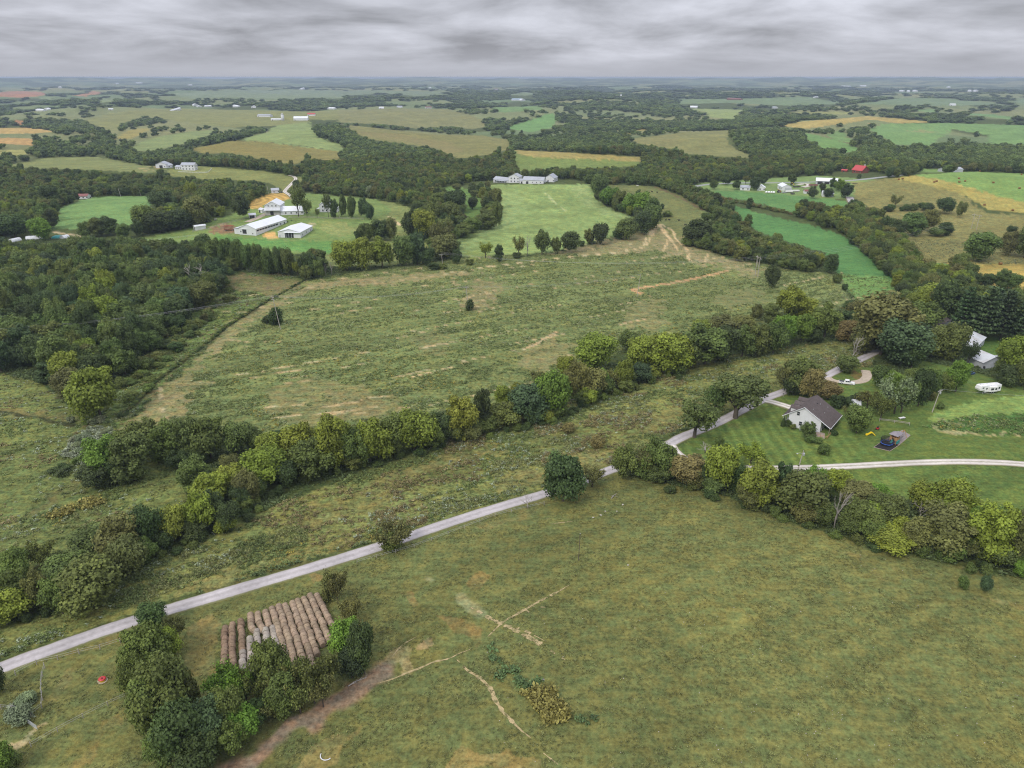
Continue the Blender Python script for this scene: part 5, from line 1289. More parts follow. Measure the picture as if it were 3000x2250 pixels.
FH = 'buildings of the far hilltop farms'
FARB = [('A1', (1112, 385), (1176, 383), 12, 4, 3, 'x', 'w', 'long low white barn, first of the far hilltop buildings', FH), ('A1', (1255, 357), (1287, 358), 12, 7, 4, 'y', 'w', 'tall white house at the head of the far hilltop lane', FH), ('A1', (1283, 363), (1312, 363), 10, 4, 3, 'y', 'w', 'small white house just below the tall hilltop house', FH),
        ('A1', (1330, 362), (1372, 362), 12, 4, 3, 'x', 'w', 'low white barn between two round trees on the far hilltop', FH), ('A1', (1508, 363), (1540, 363), 12, 6, 3, 'x', 'w', 'white house at the bend of the far gravel lane', FH), ('A1', (1628, 368), (1658, 368), 12, 6, 4, 'y', 'w', 'white gable-fronted house alone on the far hilltop', FH),
        ('A1', (1667, 426), (1748, 426), 18, 5, 3, 'x', 'g', 'grey-roofed long barn before the silo farm', FH), ('A1', (1757, 449), (1825, 447), 10, 3, 2, 'x', 'w', 'very low shed touching the white silo', FH), ('A1', (1903, 449), (1995, 449), 20, 6, 5, 'x', 'w', 'broad white-roofed barn of the silo farm', FH),
        ('A1', (1993, 419), (2041, 419), 12, 5, 3, 'x', 'r', 'far barn with a bright red and white roof', FH), ('A1', (2122, 377), (2166, 377), 12, 5, 3, 'x', 'w', 'white shed far behind the red-roofed barn', FH), ('A1', (232, 389), (278, 389), 14, 5, 3, 'x', 'w', 'white barn among dark trees at the far edge', FH), ('A1', (288, 382), (312, 382), 10, 5, 3, 'y', 'w', 'small pale house next to the far edge barn', FH), ('A1', (705, 383), (735, 383), 10, 4, 2, 'x', 'w', 'tiny pale house before the olive hill', FH),
        ('A2', (1108, 321), (1170, 320), 22, 6, 5, 'x', 'b', 'big barn with pale blue roof on the wooded skyline hill', FH), ('A2', (1166, 323), (1192, 322), 16, 6, 5, 'y', 'w', 'white barn joined beside the pale blue roof', FH), ('A2', (245, 374), (276, 374), 10, 5, 3, 'x', 'w', 'white house under two dark trees on the middle skyline', FH), ('A2', (360, 366), (395, 366), 12, 4, 3, 'x', 'g', 'grey-roofed house on the middle skyline lane', FH), ('A2', (548, 370), (586, 370), 12, 4, 3, 'x', 'u', 'brown-roofed shed at the end of the skyline lane', FH), ('A2', (568, 243), (584, 243), 18, 7, 5, 'x', 'w', 'speck-like white barn on the far plateau', FH), ('A2', (988, 251), (1010, 251), 18, 7, 5, 'x', 'u', 'speck-like orange barn on the far plateau', FH),
        ('A3', (48, 368), (95, 370), 12, 6, 4, 'x', 'w', 'white house in a clearing beneath the far orange field', FH), ('A3', (858, 304), (886, 298), 14, 4, 2, 'x', 'w', 'long white shed on a far green hilltop', FH), ('A3', (285, 316), (370, 316), 18, 6, 4, 'x', 'u', 'long dark red barn in the far valley', FH), ('A3', (575, 370), (602, 371), 10, 5, 3, 'x', 'g', 'grey house in the far pale green valley', FH), ('A3', (1735, 353), (1770, 353), 14, 5, 3, 'x', 'w', 'white house in the dark wood before the far hills', FH)]
for _k, (_f, _a, _b) in enumerate([('A3', 1025, 1080), ('A3', 1152, 1190), ('A3', 1400, 1425), ('A3', 1450, 1470), ('A3', 1487, 1508), ('A3', 1720, 1736), ('A3', 1845, 1862), ('A3', 1880, 1897), ('A1', 755, 772), ('A1', 880, 915), ('A1', 1228, 1248), ('A1', 392, 402), ('A1', 1955, 1976)]):
    _y = (232, 229, 263, 266, 263, 238, 263, 263, 213, 209, 223, 239, 249)[_k]
    FARB.append((_f, (_a, _y), (_b, _y), 26, 10, 5, 'x', 'w', f"white shed standing on the horizon plain, {_k + 1 if _k < 8 else _k - 7}{['th', 'st', 'nd', 'rd', 'th', 'th', 'th', 'th', 'th', 'th'][(_k + 1 if _k < 8 else _k - 7) % 10]} {'beyond the red roof' if _k < 8 else 'beyond the silo farm'}", 'white specks on the horizon plain'))
_fb, _ = hit(np.vstack([toS(f, [((a[0] + b[0]) / 2, (a[1] + b[1]) / 2)]) for f, a, b, *_q in FARB]))

# ------------------------------------------------------------------ the country beyond: woods wherever no field lies
def scatter_far():
    r = np.random.default_rng(5)
    X = []; Y = []; SC = []
    rad = 420.0
    while rad < 9500:
        sp = max(8.5, rad * .0075)
        n = int(R(76) * rad / sp)
        a = np.linspace(-R(38), R(38), n) + r.uniform(-.4, .4, n) * sp / rad
        q = rad + r.uniform(-.45, .45, n) * sp
        X.append(q * np.sin(a)); Y.append(q * np.cos(a)); SC.append(np.full(n, sp)); rad += sp * .95
    x = np.concatenate(X); y = np.concatenate(Y); sp = np.concatenate(SC)
    idx, _, _, _ = land(x, y, paint=False)
    rr = np.hypot(x, y)
    ok = idx < 0
    fo = far_open(x, y) * smooth(rr, 1100, 1900)
    hed = vn(x / 130, y / 130, 88)
    ok &= (r.random(len(x)) > fo * (.93 - .25 * (hed > .62)))
    ok &= (r.random(len(x)) > .12)
    # the photograph shows the fields open: no tree stands where its crown would cover traced farmland behind it
    zt = terr(x, y) + np.clip(9 + 0 * rr, 8, 13); k = np.full(len(x), 1.05)
    for _ in range(4):
        zg = terr(x * k, y * k); k = np.clip((CAM_H - zg) / np.maximum(CAM_H - zt, 4), 1.0, 1.5)
    for kk in (1.0, .6, .3):
        e = 1 + (k - 1) * kk
        ib, _, _, _ = land(x * e, y * e, paint=False)
        ok &= ~((ib >= 0) & (r.random(len(x)) < (.93 if kk > .5 else .5)))
    # keep road, yards and house plots clear
    for f, px, py, rad_ in CLEAR:
        p = at(f, px, py); ok &= np.hypot(x - p[0], y - p[1]) > rad_
    for p, fb in zip(_fb, FARB):          # open ground before the far farms
        R0 = math.hypot(p[0], p[1]); ux, uy = p[0] / R0, p[1] / R0
        al = x * ux + y * uy - R0; ac = np.abs(-x * uy + y * ux)
        wd = 14 + .012 * R0
        ok &= ~((ac < wd) & (al > -.13 * R0) & (al < 20))
    return x[ok], y[ok], sp[ok], r


CLEAR = [('B4', 1050, 148, 34), ('B4', 1055, 165, 26), ('B4', 968, 135, 22), ('B4', 1165, 110, 24), ('T5', 150, 440, 30), ('T5', 250, 440, 30), ('T5', 350, 430, 30), ('T5', 420, 430, 25), ('T5', 60, 440, 25), ('T5', 500, 430, 25), ('T5', 600, 420, 25), ('T5', 700, 420, 25), ('T5', 780, 420, 25), ('B1', 1020, 292, 14), ('B1', 950, 500, 40), ('B1', 1200, 500, 25), ('B1', 1130, 270, 20), ('B1', 1250, 350, 20), ('B2', 180, 530, 32), ('B2', 330, 545, 35), ('T6', 1060, 472, 50), ('T6', 1210, 472, 40), ('T6', 1340, 470, 35), ('B4', 350, 240, 40), ('B7', 540, 305, 18), ('B7', 430, 320, 16), ('T5', 100, 410, 22), ('T5', 180, 400, 22), ('T5', 280, 395, 22), ('T5', 390, 392, 22),
         ('A3', 1125, 790, 25), ('A3', 1230, 745, 16), ('A3', 1060, 785, 16), ('A3', 1760, 782, 24), ('T4', 1900, 1000, 30), ('T4', 1960, 1120, 25), ('T4', 1700, 912, 9), ('T4', 1800, 875, 10), ('A1', 1140, 378, 40), ('A1', 1290, 355, 50), ('A1', 1350, 360, 40), ('A1', 1520, 360, 30), ('A1', 1640, 362, 30), ('A1', 1710, 415, 40), ('A1', 1930, 435, 45), ('A1', 2010, 410, 40), ('A1', 260, 385, 40), ('A2', 1145, 315, 60), ('A2', 260, 370, 30), ('A2', 375, 360, 30), ('A2', 560, 365, 30)]
_x, _y, _sp, _rg = scatter_far()
_z = terr(_x, _y)
_r = np.hypot(_x, _y)
_patch = fbm(_x / 60, _y / 60, 99, 2)
for _i in np.nonzero(_r < 1150)[0]:
    _c = 'ddgggoob'[_rg.integers(8)] if _patch[_i] < .5 else 'gooobgyd'[_rg.integers(8)]
    PLANTS.append(dict(p=np.array([_x[_i], _y[_i], _z[_i]]), W=_rg.uniform(7, 11.5), H=_rg.uniform(7.5, 12.5), kind=_rg.choice(['round', 'round', 'tall']), c=_c, cl='', group='', man=False))
_far = _r >= 1150
FARPTS = (np.stack([_x, _y, _z], 1)[_far], _sp[_far], _patch[_far])

# ------------------------------------------------------------------ split: what shows largest becomes single things, the rest one wood
for q in PLANTS:
    q['d'] = float(np.linalg.norm(q['p'] - np.array([0, 0, CAM_H])))
    q['s'] = max(q['H'], q['W']) * 2142 / q['d']
    x, y = q['p'][0], q['p'][1]
    t = y * math.cos(PITCH) + (CAM_H - q['p'][2]) * math.sin(PITCH)
    q['u'] = 1500 + 2142 * x / t
    q['vis'] = -60 < q['u'] < 3060
LIMIT = {'broadleaf_tree': 285, 'shrub': 260, 'thin_tree': 290, 'bare_tree': 100, 'cedar_tree': 50, 'pine_tree': 50}
SINGLES = []; REST = []
for nm in LIMIT:
    L_ = [q for q in PLANTS if NAMES[q['kind']] == nm]
    L_.sort(key=lambda q: -(q['s'] + (8 if q['man'] else 0)) if q['vis'] else 0)
    k = 0
    for q in L_:
        if k < LIMIT[nm] and q['vis'] and q['cl'] and q['s'] > 9:
            SINGLES.append(q); k += 1
        else:
            REST.append(q)
print('plants', len(PLANTS), 'singles', len(SINGLES), 'rest', len(REST), 'far', len(FARPTS[0]))


def ordn(n):
    return f"{n}{'th' if 10 <= n % 100 <= 20 else {1: 'st', 2: 'nd', 3: 'rd'}.get(n % 10, 'th')}"


SHAPE = {'round': 'round-crowned tree', 'tall': 'tall-crowned tree', 'spread': 'spreading shade tree', 'sparse': 'see-through tree', 'shrub': 'bush', 'cedar': 'cone-shaped evergreen', 'pine': 'layered pine', 'bare': 'leafless grey tree'}
WHERE = {HEDGE: 'along the creek hedgerow, from its lower end', 'double row beside the silvery thicket': 'in the double row near the silvery thicket, from that end', 'big trees by the truck': 'behind the white truck, from its side',
         'house yard': 'round the brown-roofed house, from the road side', 'lawn edge by the road': 'on the lawn edge, from the road bend', 'pine row behind the metal sheds': 'of the pine row behind the metal sheds, from the road',
         'clump beside the camper': 'in the clump beyond the camper, from the sheds', FRONT: 'of the front pasture tree line, from the road', 'roadside': 'beside the asphalt road, from the bales', GROVE: 'in the grove below the bales, from the road',
         'pen corner': 'by the fenced pen, from the frame edge', 'pasture': 'standing out in the near pasture, from the road', 'house wall': 'by the brown-roofed house gable, from the road', 'field': 'standing in the open fields, from the wood side',
         MID: 'in the fence row before the hayfield, from the barns', 'grove left of the hayfield': 'in the hayfield grove, from the barns', 'fence row': 'round the pale hayfield, from the barns', BARNROW: 'in the row below the long white barn, from the wood',
         'white farmyard': 'round the white barns, from the cattle side', 'left green field': 'round the left green field, from the frame edge', LWOOD: 'in the dense wood, from the frame edge', 'hillside below the stubble field': 'on the brown hillside, from the crop field',
         'white roadside farm': 'round the white roadside farm, from the pale row end', 'row between brown slope and crop field': 'between cattle slope and crop field, from the hayfield', 'dark row behind the frame pole': 'in the dark row behind the frame pole, from the tracks',
         'brush strip above the crop field': 'in the brush strip above the crop field, from the farm', 'tree belt along the crop field': 'in the belt along the crop field, from the farm', 'edge of the small stubble field': 'beside the small stubble field, from the belt',
         'brush along the wood edge': 'in the brush along the wood edge, from the meadow', 'silvery thicket': 'in the silvery thicket, from the meadow', 'lone': ''}
_cnt = {}
SINGLES.sort(key=lambda q: q['u'])
for q in SINGLES:
    base = f"{COL[q['c']][1]} {SHAPE[q['kind']]}"
    if q['cl'] == 'lone':
        q['label'] = 'lone dark green round tree standing beside the asphalt road'
        continue
    if q['kind'] == 'bare':
        base = SHAPE['bare']
    key = (q['cl'], base)
    _cnt[key] = _cnt.get(key, 0) + 1
    q['n'] = _cnt[key]
for q in SINGLES:
    if 'label' in q:
        continue
    base = SHAPE['bare'] if q['kind'] == 'bare' else f"{COL[q['c']][1]} {SHAPE[q['kind']]}"
    w = WHERE[q['cl']]
    if _cnt[(q['cl'], base)] == 1:
        q['label'] = f"only {base} {w.split(',')[0]}"
    else:
        q['label'] = f"{ordn(q['n'])} {base} {w}"
    if len(q['label'].split()) > 16:
        q['label'] = q['label'].replace(', counted', ',').replace(' standing', '')
_rg = np.random.default_rng(3)


def tintvar(c, amt=.16):
    b = np.array(COL[c][0]); return b * np.array([.92, .98, .86]) * (1 + _rg.uniform(-amt, amt)) * (1 + _rg.uniform(-.07, .07, 3))


for q in SINGLES:
    k = q['kind']; nm = NAMES[k]
    mesh, trunk = KINDS[k][_rg.integers(len(KINDS[k]))]
    root = empty(nm, tuple(q['p'] - np.array([0, 0, .15])), _rg.uniform(0, 6.28), q['label'], {'shrub': 'bush'}.get(nm, 'tree'), q['group'])
    root.scale = (q['W'], q['W'], q['H'])
    t = bpy.data.objects.new(PARTN[k][1], trunk); link(t, root)
    if mesh:
        c = bpy.data.objects.new(PARTN[k][0], mesh); link(c, root)
        c.color = (*tintvar(q['c']), 1)


# ------------------------------------------------------------------ geometry-node scatterers (stuff)
def gn_scatter(name, P, rot, scl, tint, idx, coll):
    me = bpy.data.meshes.new(name)
    me.vertices.add(len(P)); me.vertices.foreach_set('co', np.asarray(P, np.float32).ravel())
    for an, ty, dat, fld in (('rot', 'FLOAT_VECTOR', rot, 'vector'), ('scl', 'FLOAT_VECTOR', scl, 'vector'), ('tint', 'FLOAT_COLOR', np.concatenate([tint, np.ones((len(P), 1))], 1), 'color'), ('idx', 'INT', idx, 'value')):
        a = me.attributes.new(an, ty, 'POINT'); a.data.foreach_set(fld, np.ascontiguousarray(dat, np.int32 if ty == 'INT' else np.float32).ravel())
    o = bpy.data.objects.new(name, me); link(o)
    ng = bpy.data.node_groups.new(name, 'GeometryNodeTree')
    ng.interface.new_socket('Geometry', in_out='INPUT', socket_type='NodeSocketGeometry'); ng.interface.new_socket('Geometry', in_out='OUTPUT', socket_type='NodeSocketGeometry')
    gi = ng.nodes.new('NodeGroupInput'); go = ng.nodes.new('NodeGroupOutput')
    ip = ng.nodes.new('GeometryNodeInstanceOnPoints'); ci = ng.nodes.new('GeometryNodeCollectionInfo')
    ci.inputs['Collection'].default_value = coll; ci.inputs['Separate Children'].default_value = True; ci.inputs['Reset Children'].default_value = True
    ip.inputs['Pick Instance'].default_value = True

    def na(n, ty):
        a = ng.nodes.new('GeometryNodeInputNamedAttribute'); a.data_type = ty; a.inputs['Name'].default_value = n
        return a.outputs[0]
    e2r = ng.nodes.new('FunctionNodeEulerToRotation')
    ng.links.new(na('rot', 'FLOAT_VECTOR'), e2r.inputs[0]); ng.links.new(e2r.outputs[0], ip.inputs['Rotation'])
    ng.links.new(na('scl', 'FLOAT_VECTOR'), ip.inputs['Scale']); ng.links.new(na('idx', 'INT'), ip.inputs['Instance Index'])
    ng.links.new(gi.outputs[0], ip.inputs['Points']); ng.links.new(ci.outputs[0], ip.inputs['Instance']); ng.links.new(ip.outputs[0], go.inputs[0])
    md = o.modifiers.new('scatter', 'NODES'); md.node_group = ng
    return tag(o, kind='stuff')


def coll(name, meshes):
    c = bpy.data.collections.new(name)
    for i, m in enumerate(meshes):
        c.objects.link(bpy.data.objects.new(f'{name}_{i:02d}', m))
    return c


def inst(mesh, keep=True):
    m = mesh.copy(); m.materials.clear(); m.materials.append(LEAFI); return m


_tw = [inst(m) for m, t in KINDS['round'] + KINDS['tall']]
_sh = [inst(m) for m, t in KINDS['shrub']]
_tr = coll('wood_tree', _tw + _sh)
# a lighter shape for the far woods
_fw = coll('far_tree', [crown(300 + k, 'far_crown', LEAFI, nl=9, leaves=700, size=.062, zc=.52, zr=.36, low=-.05)[0] for k in range(5)])


def rotz(n, r):
    a = np.zeros((n, 3)); a[:, 2] = r.uniform(0, 6.283, n); return a


_T = REST
_r3 = np.random.default_rng(8)
gn_scatter('woodland', np.array([q['p'] - np.array([0, 0, .2]) for q in _T]), rotz(len(_T), _r3), np.array([[q['W'], q['W'], q['H']] for q in _T]), np.array([tintvar(q['c']) for q in _T]),
           np.array([len(_tw) + _r3.integers(len(_sh)) if q['kind'] == 'shrub' else _r3.integers(len(_tw)) for q in _T]), _tr)
_P, _sp, _pt = FARPTS
_n = len(_P)
_pal = np.array([COL[c][0] for c in 'ddggggoogd'])
_fc = np.array([.9, .96, .92]) * _pal[_r3.integers(0, len(_pal), _n)] * _r3.uniform(.85, 1.15, (_n, 1)) * (1.05 + .5 * _pt[:, None])
_w = np.clip(_sp, 9, 70) * _r3.uniform(.95, 1.5, _n); _h = np.clip(_r3.uniform(7, 12.5, _n), None, 16)
gn_scatter('distant_woods', _P - np.array([0, 0, .4]), rotz(_n, _r3), np.stack([_w, _w, _h], 1), _fc, _r3.integers(0, 5, _n), _fw)
# ------------------------------------------------------------------ buildings
def facade(f, a, b):
    P, t = hit(toS(f, [a, b]))
    d = P[1, :2] - P[0, :2]
    return P[0], math.atan2(d[1], d[0]), float(np.hypot(*d))


def gable(name, label, cat, f, a, b, W, h, rise, wall=WHITE, roof=WHITEROOF, ridge='x', ops=(), over=.45, group=None, L=None, drop=1.6):
    """Gabled building; a-b is the foot of its front wall in the photograph, W its depth behind that wall.
    ops: (side f/b/l/r, centre along the wall, sill height, width, height, kind)."""
    p, rz, Lm = facade(f, a, b)
    L = L or Lm
    c, s = math.cos(rz), math.sin(rz)
    cx = [(p[0] + u * c - v * s, p[1] + u * s + v * c) for u, v in ((0, 0), (L, 0), (L, W), (0, W))]
    zs = [float(terr(*q)) for q in cx]
    z0 = max(min(zs), (zs[0] + zs[1]) / 2 - .2)
    root = empty(name, (p[0], p[1], z0), rz, label, cat, group)
    m = MB()
    if ridge == 'x':
        m.add([(0, 0, -drop), (L, 0, -drop), (L, W, -drop), (0, W, -drop), (0, 0, h), (L, 0, h), (L, W, h), (0, W, h), (0, W / 2, h + rise), (L, W / 2, h + rise)],
              [(0, 1, 5, 4), (2, 3, 7, 6), (1, 2, 6, 9, 5), (3, 0, 4, 8, 7), (4, 5, 9, 8), (6, 7, 8, 9), (3, 2, 1, 0)])
        k = rise / (W / 2); o = over
        r1 = [(-o, -o, h - k * o), (L + o, -o, h - k * o), (L + o, W / 2, h + rise), (-o, W / 2, h + rise)]
        r2 = [(L + o, W + o, h - k * o), (-o, W + o, h - k * o), (-o, W / 2, h + rise), (L + o, W / 2, h + rise)]
    else:
        m.add([(0, 0, -drop), (L, 0, -drop), (L, W, -drop), (0, W, -drop), (0, 0, h), (L, 0, h), (L, W, h), (0, W, h), (L / 2, 0, h + rise), (L / 2, W, h + rise)],
              [(0, 1, 5, 8, 4), (2, 3, 7, 9, 6), (1, 2, 6, 5), (3, 0, 4, 7), (5, 6, 9, 8), (7, 4, 8, 9), (3, 2, 1, 0)])
        k = rise / (L / 2); o = over
        r1 = [(L + o, -o, h - k * o), (L + o, W + o, h - k * o), (L / 2, W + o, h + rise), (L / 2, -o, h + rise)]
        r2 = [(-o, W + o, h - k * o), (-o, -o, h - k * o), (L / 2, -o, h + rise), (L / 2, W + o, h + rise)]
    m.obj('wall', wall, root)
    up = lambda q: [(x, y, z + .16) for x, y, z in q]
    MB().slab(up(r1), .14).slab(up(r2), .14).obj('roof', roof, root)
    for side, u, z, w, hh, kind in ops:
        opening(root, L, W, side, u, z, w, hh, kind)
    root['_L'] = L
    return root, L


def opening(root, L, W, side, u, z, w, hh, kind):
    def bx(pr, ww, hhh, dz=0):
        m = MB()
        if side == 'f':
            m.box((u, -pr / 2, z + hh / 2 + dz), (ww, pr, hhh))
        elif side == 'b':
            m.box((u, W + pr / 2, z + hh / 2 + dz), (ww, pr, hhh))
        elif side == 'l':
            m.box((-pr / 2, u, z + hh / 2 + dz), (pr, ww, hhh))
        else:
            m.box((L + pr / 2, u, z + hh / 2 + dz), (pr, ww, hhh))
        return m
    if kind == 'win':
        fr = bx(.07, w + .16, hh + .16).obj('window', WHITE, root)
        bx(.1, w, hh).obj('pane', GLASS, fr)
    elif kind == 'slot':
        bx(.07, w, hh).obj('window', DARK, root)
    elif kind == 'door':
        fr = bx(.07, w + .24, hh + .12, .06).obj('door', WHITE, root)
        bx(.1, w, hh).obj('door_leaf', DARK, fr)
    elif kind == 'open':
        bx(.06, w, hh).obj('doorway', DARK, root)  # solid dark panel on the wall, painting the shade inside the doorway
    elif kind == 'odoor':
        bx(.1, w, hh).obj('door', GREYWALL, root)


FG = 'buildings of the white farmyard'
_r, _L = gable('long_barn', 'long white barn with a row of dark openings under its eave', 'barn', 'B1', (805, 803), (1160, 650), 15, 4.3, 3.0, group=FG,
               ops=[('l', 10.2, 0, 3.6, 3.2, 'open'), ('l', 13.4, 1, .9, 1.1, 'win'), ('l', 3, 0, .9, .7, 'slot')] + [('f', 2.6 + 3.7 * i, 2.0, 3.1, 1.15, 'slot') for i in range(8)] + [('f', 34 + 5.2 * i, 1.3, 1.1, 1.4, 'slot') for i in range(4)])
MB().box((8, 17.4, 1.4), (15, 4.6, 4.2)).obj('lean_to', WHITE, _r); MB().slab([(0, 15.2, 4.0), (16, 15.2, 4.0), (16, 20.2, 3.6), (0, 20.2, 3.6)], .12).obj('lean_to_roof', PALEROOF, _r)
MB().slab([(-.25, 6.5, 3.62), (-.25, 14, 3.62), (-.02, 14, 3.8), (-.02, 6.5, 3.8)], .08).obj('door_track', WHITEROOF, _r)
_r, _L = gable('open_barn', 'white steel barn with a wide open doorway and bare sand beside it', 'barn', 'B1', (1062, 822), (1325, 830), 26, 4.4, 2.3, ridge='y', group=FG,
               ops=[('r', 4.5, 1.2, 1.0, 1.3, 'win'), ('r', 13, 1.2, 1.0, 1.3, 'win'), ('r', 21.5, 1.2, 1.0, 1.3, 'win'), ('f', 1.3, 0, 1.1, 2.1, 'odoor')])
MB().box((_L * .5, -.03, 2.0), (_L * .38, .06, 4.0)).obj('doorway', DARK, _r)  # no hole: dark panel painted for the shaded barn interior
for _i in range(3):
    MB().box((_L * (.36 + .12 * _i), -.16, 2.0), (.22, .2, 4.0)).obj('door_post', GREYWALL, _r)
MB().slab([(_L * .28, -1.3, 4.15), (_L + .3, -1.3, 4.15), (_L + .3, .1, 4.5), (_L * .28, .1, 4.5)], .12).obj('canopy', WHITEROOF, _r)
_r, _L = gable('bank_barn', 'tall two-level white barn with three round gable windows and a pent roof', 'barn', 'B1', (912, 565), (1090, 562), 18, 8.3, 3.3, ridge='y', group=FG, ops=[('f', 5.6, 0, 2.8, 3.4, 'door'), ('l', 6, 1.2, 1.0, 1.2, 'slot'), ('l', 12, 1.2, 1.0, 1.2, 'slot')])
MB().slab([(-.5, -2.2, 4.4), (_L + .5, -2.2, 4.4), (_L + .5, -.02, 6.6), (-.5, -.02, 6.6)], .12).obj('pent_roof', PALEROOF, _r)
for _i in (-1, 0, 1):
    _m = MB(); _m.tube([(_L / 2 + 3.2 * _i, -.02, 8.0), (_L / 2 + 3.2 * _i, -.1, 8.0)], .55, 12); _m.obj('window', DARK, _r)
MB().box((_L / 2, -.04, 2.0), (_L - .2, .07, 4.2)).obj('lower_wall', CONC, _r)
gable('barn_wing', 'low white wing with a plain white roof behind the thin bare-limbed tree', 'barn', 'B1', (1095, 562), (1355, 556), 11, 3.4, 3.2, group=FG, ops=[('f', 4 + 4.5 * i, 1.2, 1.1, 1.1, 'slot') for i in range(5)])
_r, _L = gable('farmhouse', 'tall white farmhouse half hidden by the slim trees of the white farmyard', 'house', 'B1', (1548, 525), (1700, 528), 11, 6.6, 3.6, ridge='y', group=FG, roof=PALEROOF,
               ops=[('f', 2.8, 1, 1, 1.5, 'win'), ('f', 6, 1, 1, 1.5, 'win'), ('f', 9, 1, 1, 1.5, 'win'), ('f', 2.8, 4.2, 1, 1.5, 'win'), ('f', 6, 4.2, 1, 1.5, 'win'), ('f', 9, 4.2, 1, 1.5, 'win'), ('l', 3, 4.2, 1, 1.5, 'win'), ('l', 7, 4.2, 1, 1.5, 'win')])
MB().slab([(-3, -.3, 2.7), (-.05, -.3, 3.5), (-.05, 9, 3.5), (-3, 9, 2.7)], .12).obj('porch_roof', PALEROOF, _r)
for _y in (0, 4.4, 8.7):
    MB().tube([(-2.8, _y, -1), (-2.8, _y, 2.65)], .09, 6).obj('porch_post', WHITE, _r)
MB().box((_L + 2, 5, 1.2), (4, 8, 4.4)).obj('annex', WHITE, _r); MB().slab([(_L, .6, 3.9), (_L + 4.4, .6, 3.5), (_L + 4.4, 9.4, 3.5), (_L, 9.4, 3.9)], .12).obj('annex_roof', WHITEROOF, _r)
gable('shed', 'small dark-fronted shed beside the tall two-level white barn', 'shed', 'B1', (833, 530), (874, 540), 4.5, 2.8, 1.2, wall=WHITE, roof=PALEROOF, group=FG, ops=[('f', 1.8, 0, 2.2, 2.1, 'open')])
gable('shed', 'white shed with an open dark side beside the farm lane', 'shed', 'B1', (725, 600), (800, 592), 5, 2.8, 1.0, roof=WHITEROOF, group=FG, ops=[('f', 2.2, 0, 4.0, 2.3, 'open')])
gable('field_shelter', 'white box-shaped field shelter alone by the cattle fence', 'shed', 'B1', (95, 742), (215, 720), 4.2, 3.1, .7, group=FG, ops=[('l', 2, .2, 1.4, 2.2, 'slot')])
gable('cottage', 'small white cottage with grey roof above the corn stubble', 'house', 'B1', (985, 305), (1072, 301), 7, 3.0, 1.9, roof=GREYROOF, group=FG, ops=[('f', 2.5, 1, 1, 1.1, 'win'), ('f', 7, 1, 1, 1.1, 'win'), ('f', 10, 0, 1, 2.1, 'door')])

UG = 'buildings of the ridge farm'
gable('barn', 'white barn with dark double door on the ridge left of the two-storey house', 'barn', 'B2', (131, 533), (203, 533), 15, 4.6, 2.8, ridge='y', roof=GREYROOF, group=UG, ops=[('f', 6.5, 0, 4, 3.4, 'open'), ('f', 11, 1.2, 1, 1.1, 'slot')])
gable('shed', 'low white lean shed between the ridge barn and the two-storey house', 'shed', 'B2', (206, 533), (246, 529), 8, 3.0, 1.8, roof=GREYROOF, group=UG, ops=[('f', 3, 1, 1.1, 1.1, 'slot'), ('f', 8, 1, 1.1, 1.1, 'slot')])
gable('house', 'two-storey white house with rows of windows on the ridge', 'house', 'B2', (303, 548), (393, 550), 9, 6.9, 2.4, roof=GREYROOF, group=UG, ops=[('f', 2.4 + 4.2 * i, z, 1.2, 1.5, 'win') for i in range(4) for z in (1.2, 4.5)] + [('r', 2.5, 4.5, 1, 1.4, 'win'), ('r', 6, 4.5, 1, 1.4, 'win'), ('r', 4, 1.2, 1, 1.4, 'win')])
gable('house_wing', 'one-storey white wing joined to the two-storey ridge house', 'house', 'B2', (262, 541), (302, 543), 7, 3.2, 1.6, roof=GREYROOF, group=UG, ops=[('f', 2 + 2.6 * i, 1.1, 1.0, 1.2, 'win') for i in range(3)])

CG = 'buildings above the pale hayfield'
_r, _L = gable('house', 'low white house with a porch, first of the farm above the pale hayfield', 'house', 'B3', (105, 194), (206, 196), 9, 3.4, 2.4, roof=GREYROOF, group=CG, ops=[('f', 3 + 4 * i, 1, 1.2, 1.3, 'win') for i in range(4)])
MB().slab([(2, -2.6, 2.5), (_L - 3, -2.6, 2.5), (_L - 3, -.03, 3.2), (2, -.03, 3.2)], .12).obj('porch_roof', GREYROOF, _r)
for _i in range(5):
    MB().tube([(2.2 + (_L - 5.6) * _i / 4, -2.4, -1), (2.2 + (_L - 5.6) * _i / 4, -2.4, 2.45)], .1, 6).obj('porch_post', WHITE, _r)
gable('house', 'tall white gabled house in the middle of the farm above the pale hayfield', 'house', 'B3', (207, 197), (278, 196), 10, 6.6, 3.0, ridge='y', roof=GREYROOF, group=CG, ops=[('f', 3 + 4 * i, z, 1.1, 1.4, 'win') for i in range(3) for z in (1.1, 4.3)] + [('f', 13, 0, 1.1, 2.2, 'door')])
gable('long_shed', 'long white shed with grey roof above the pale hayfield', 'barn', 'B3', (302, 203), (440, 203), 11, 4.0, 3.0, roof=GREYROOF, group=CG, ops=[('f', 5, 0, 2.6, 2.6, 'door')] + [('f', 11 + 4.4 * i, 1.4, .9, .9, 'slot') for i in range(5)])
gable('barn', 'white gable-fronted barn with broad grey roof, last above the pale hayfield', 'barn', 'B3', (448, 191), (512, 192), 15, 4.4, 3.6, ridge='y', roof=GREYROOF, group=CG, ops=[('f', 4, 0, 1.2, 2.2, 'slot'), ('f', 10, 1.4, 1, 1, 'slot'), ('r', 4, 1.4, 1, 1, 'slot'), ('r', 9, 1.4, 1, 1, 'slot')])
gable('shed', 'small white shed tucked between tall house and long grey-roofed shed', 'shed', 'B3', (280, 200), (302, 200), 6, 3, 1.5, roof=GREYROOF, group=CG, ops=[('f', 2.5, 0, 1.5, 2, 'slot')])

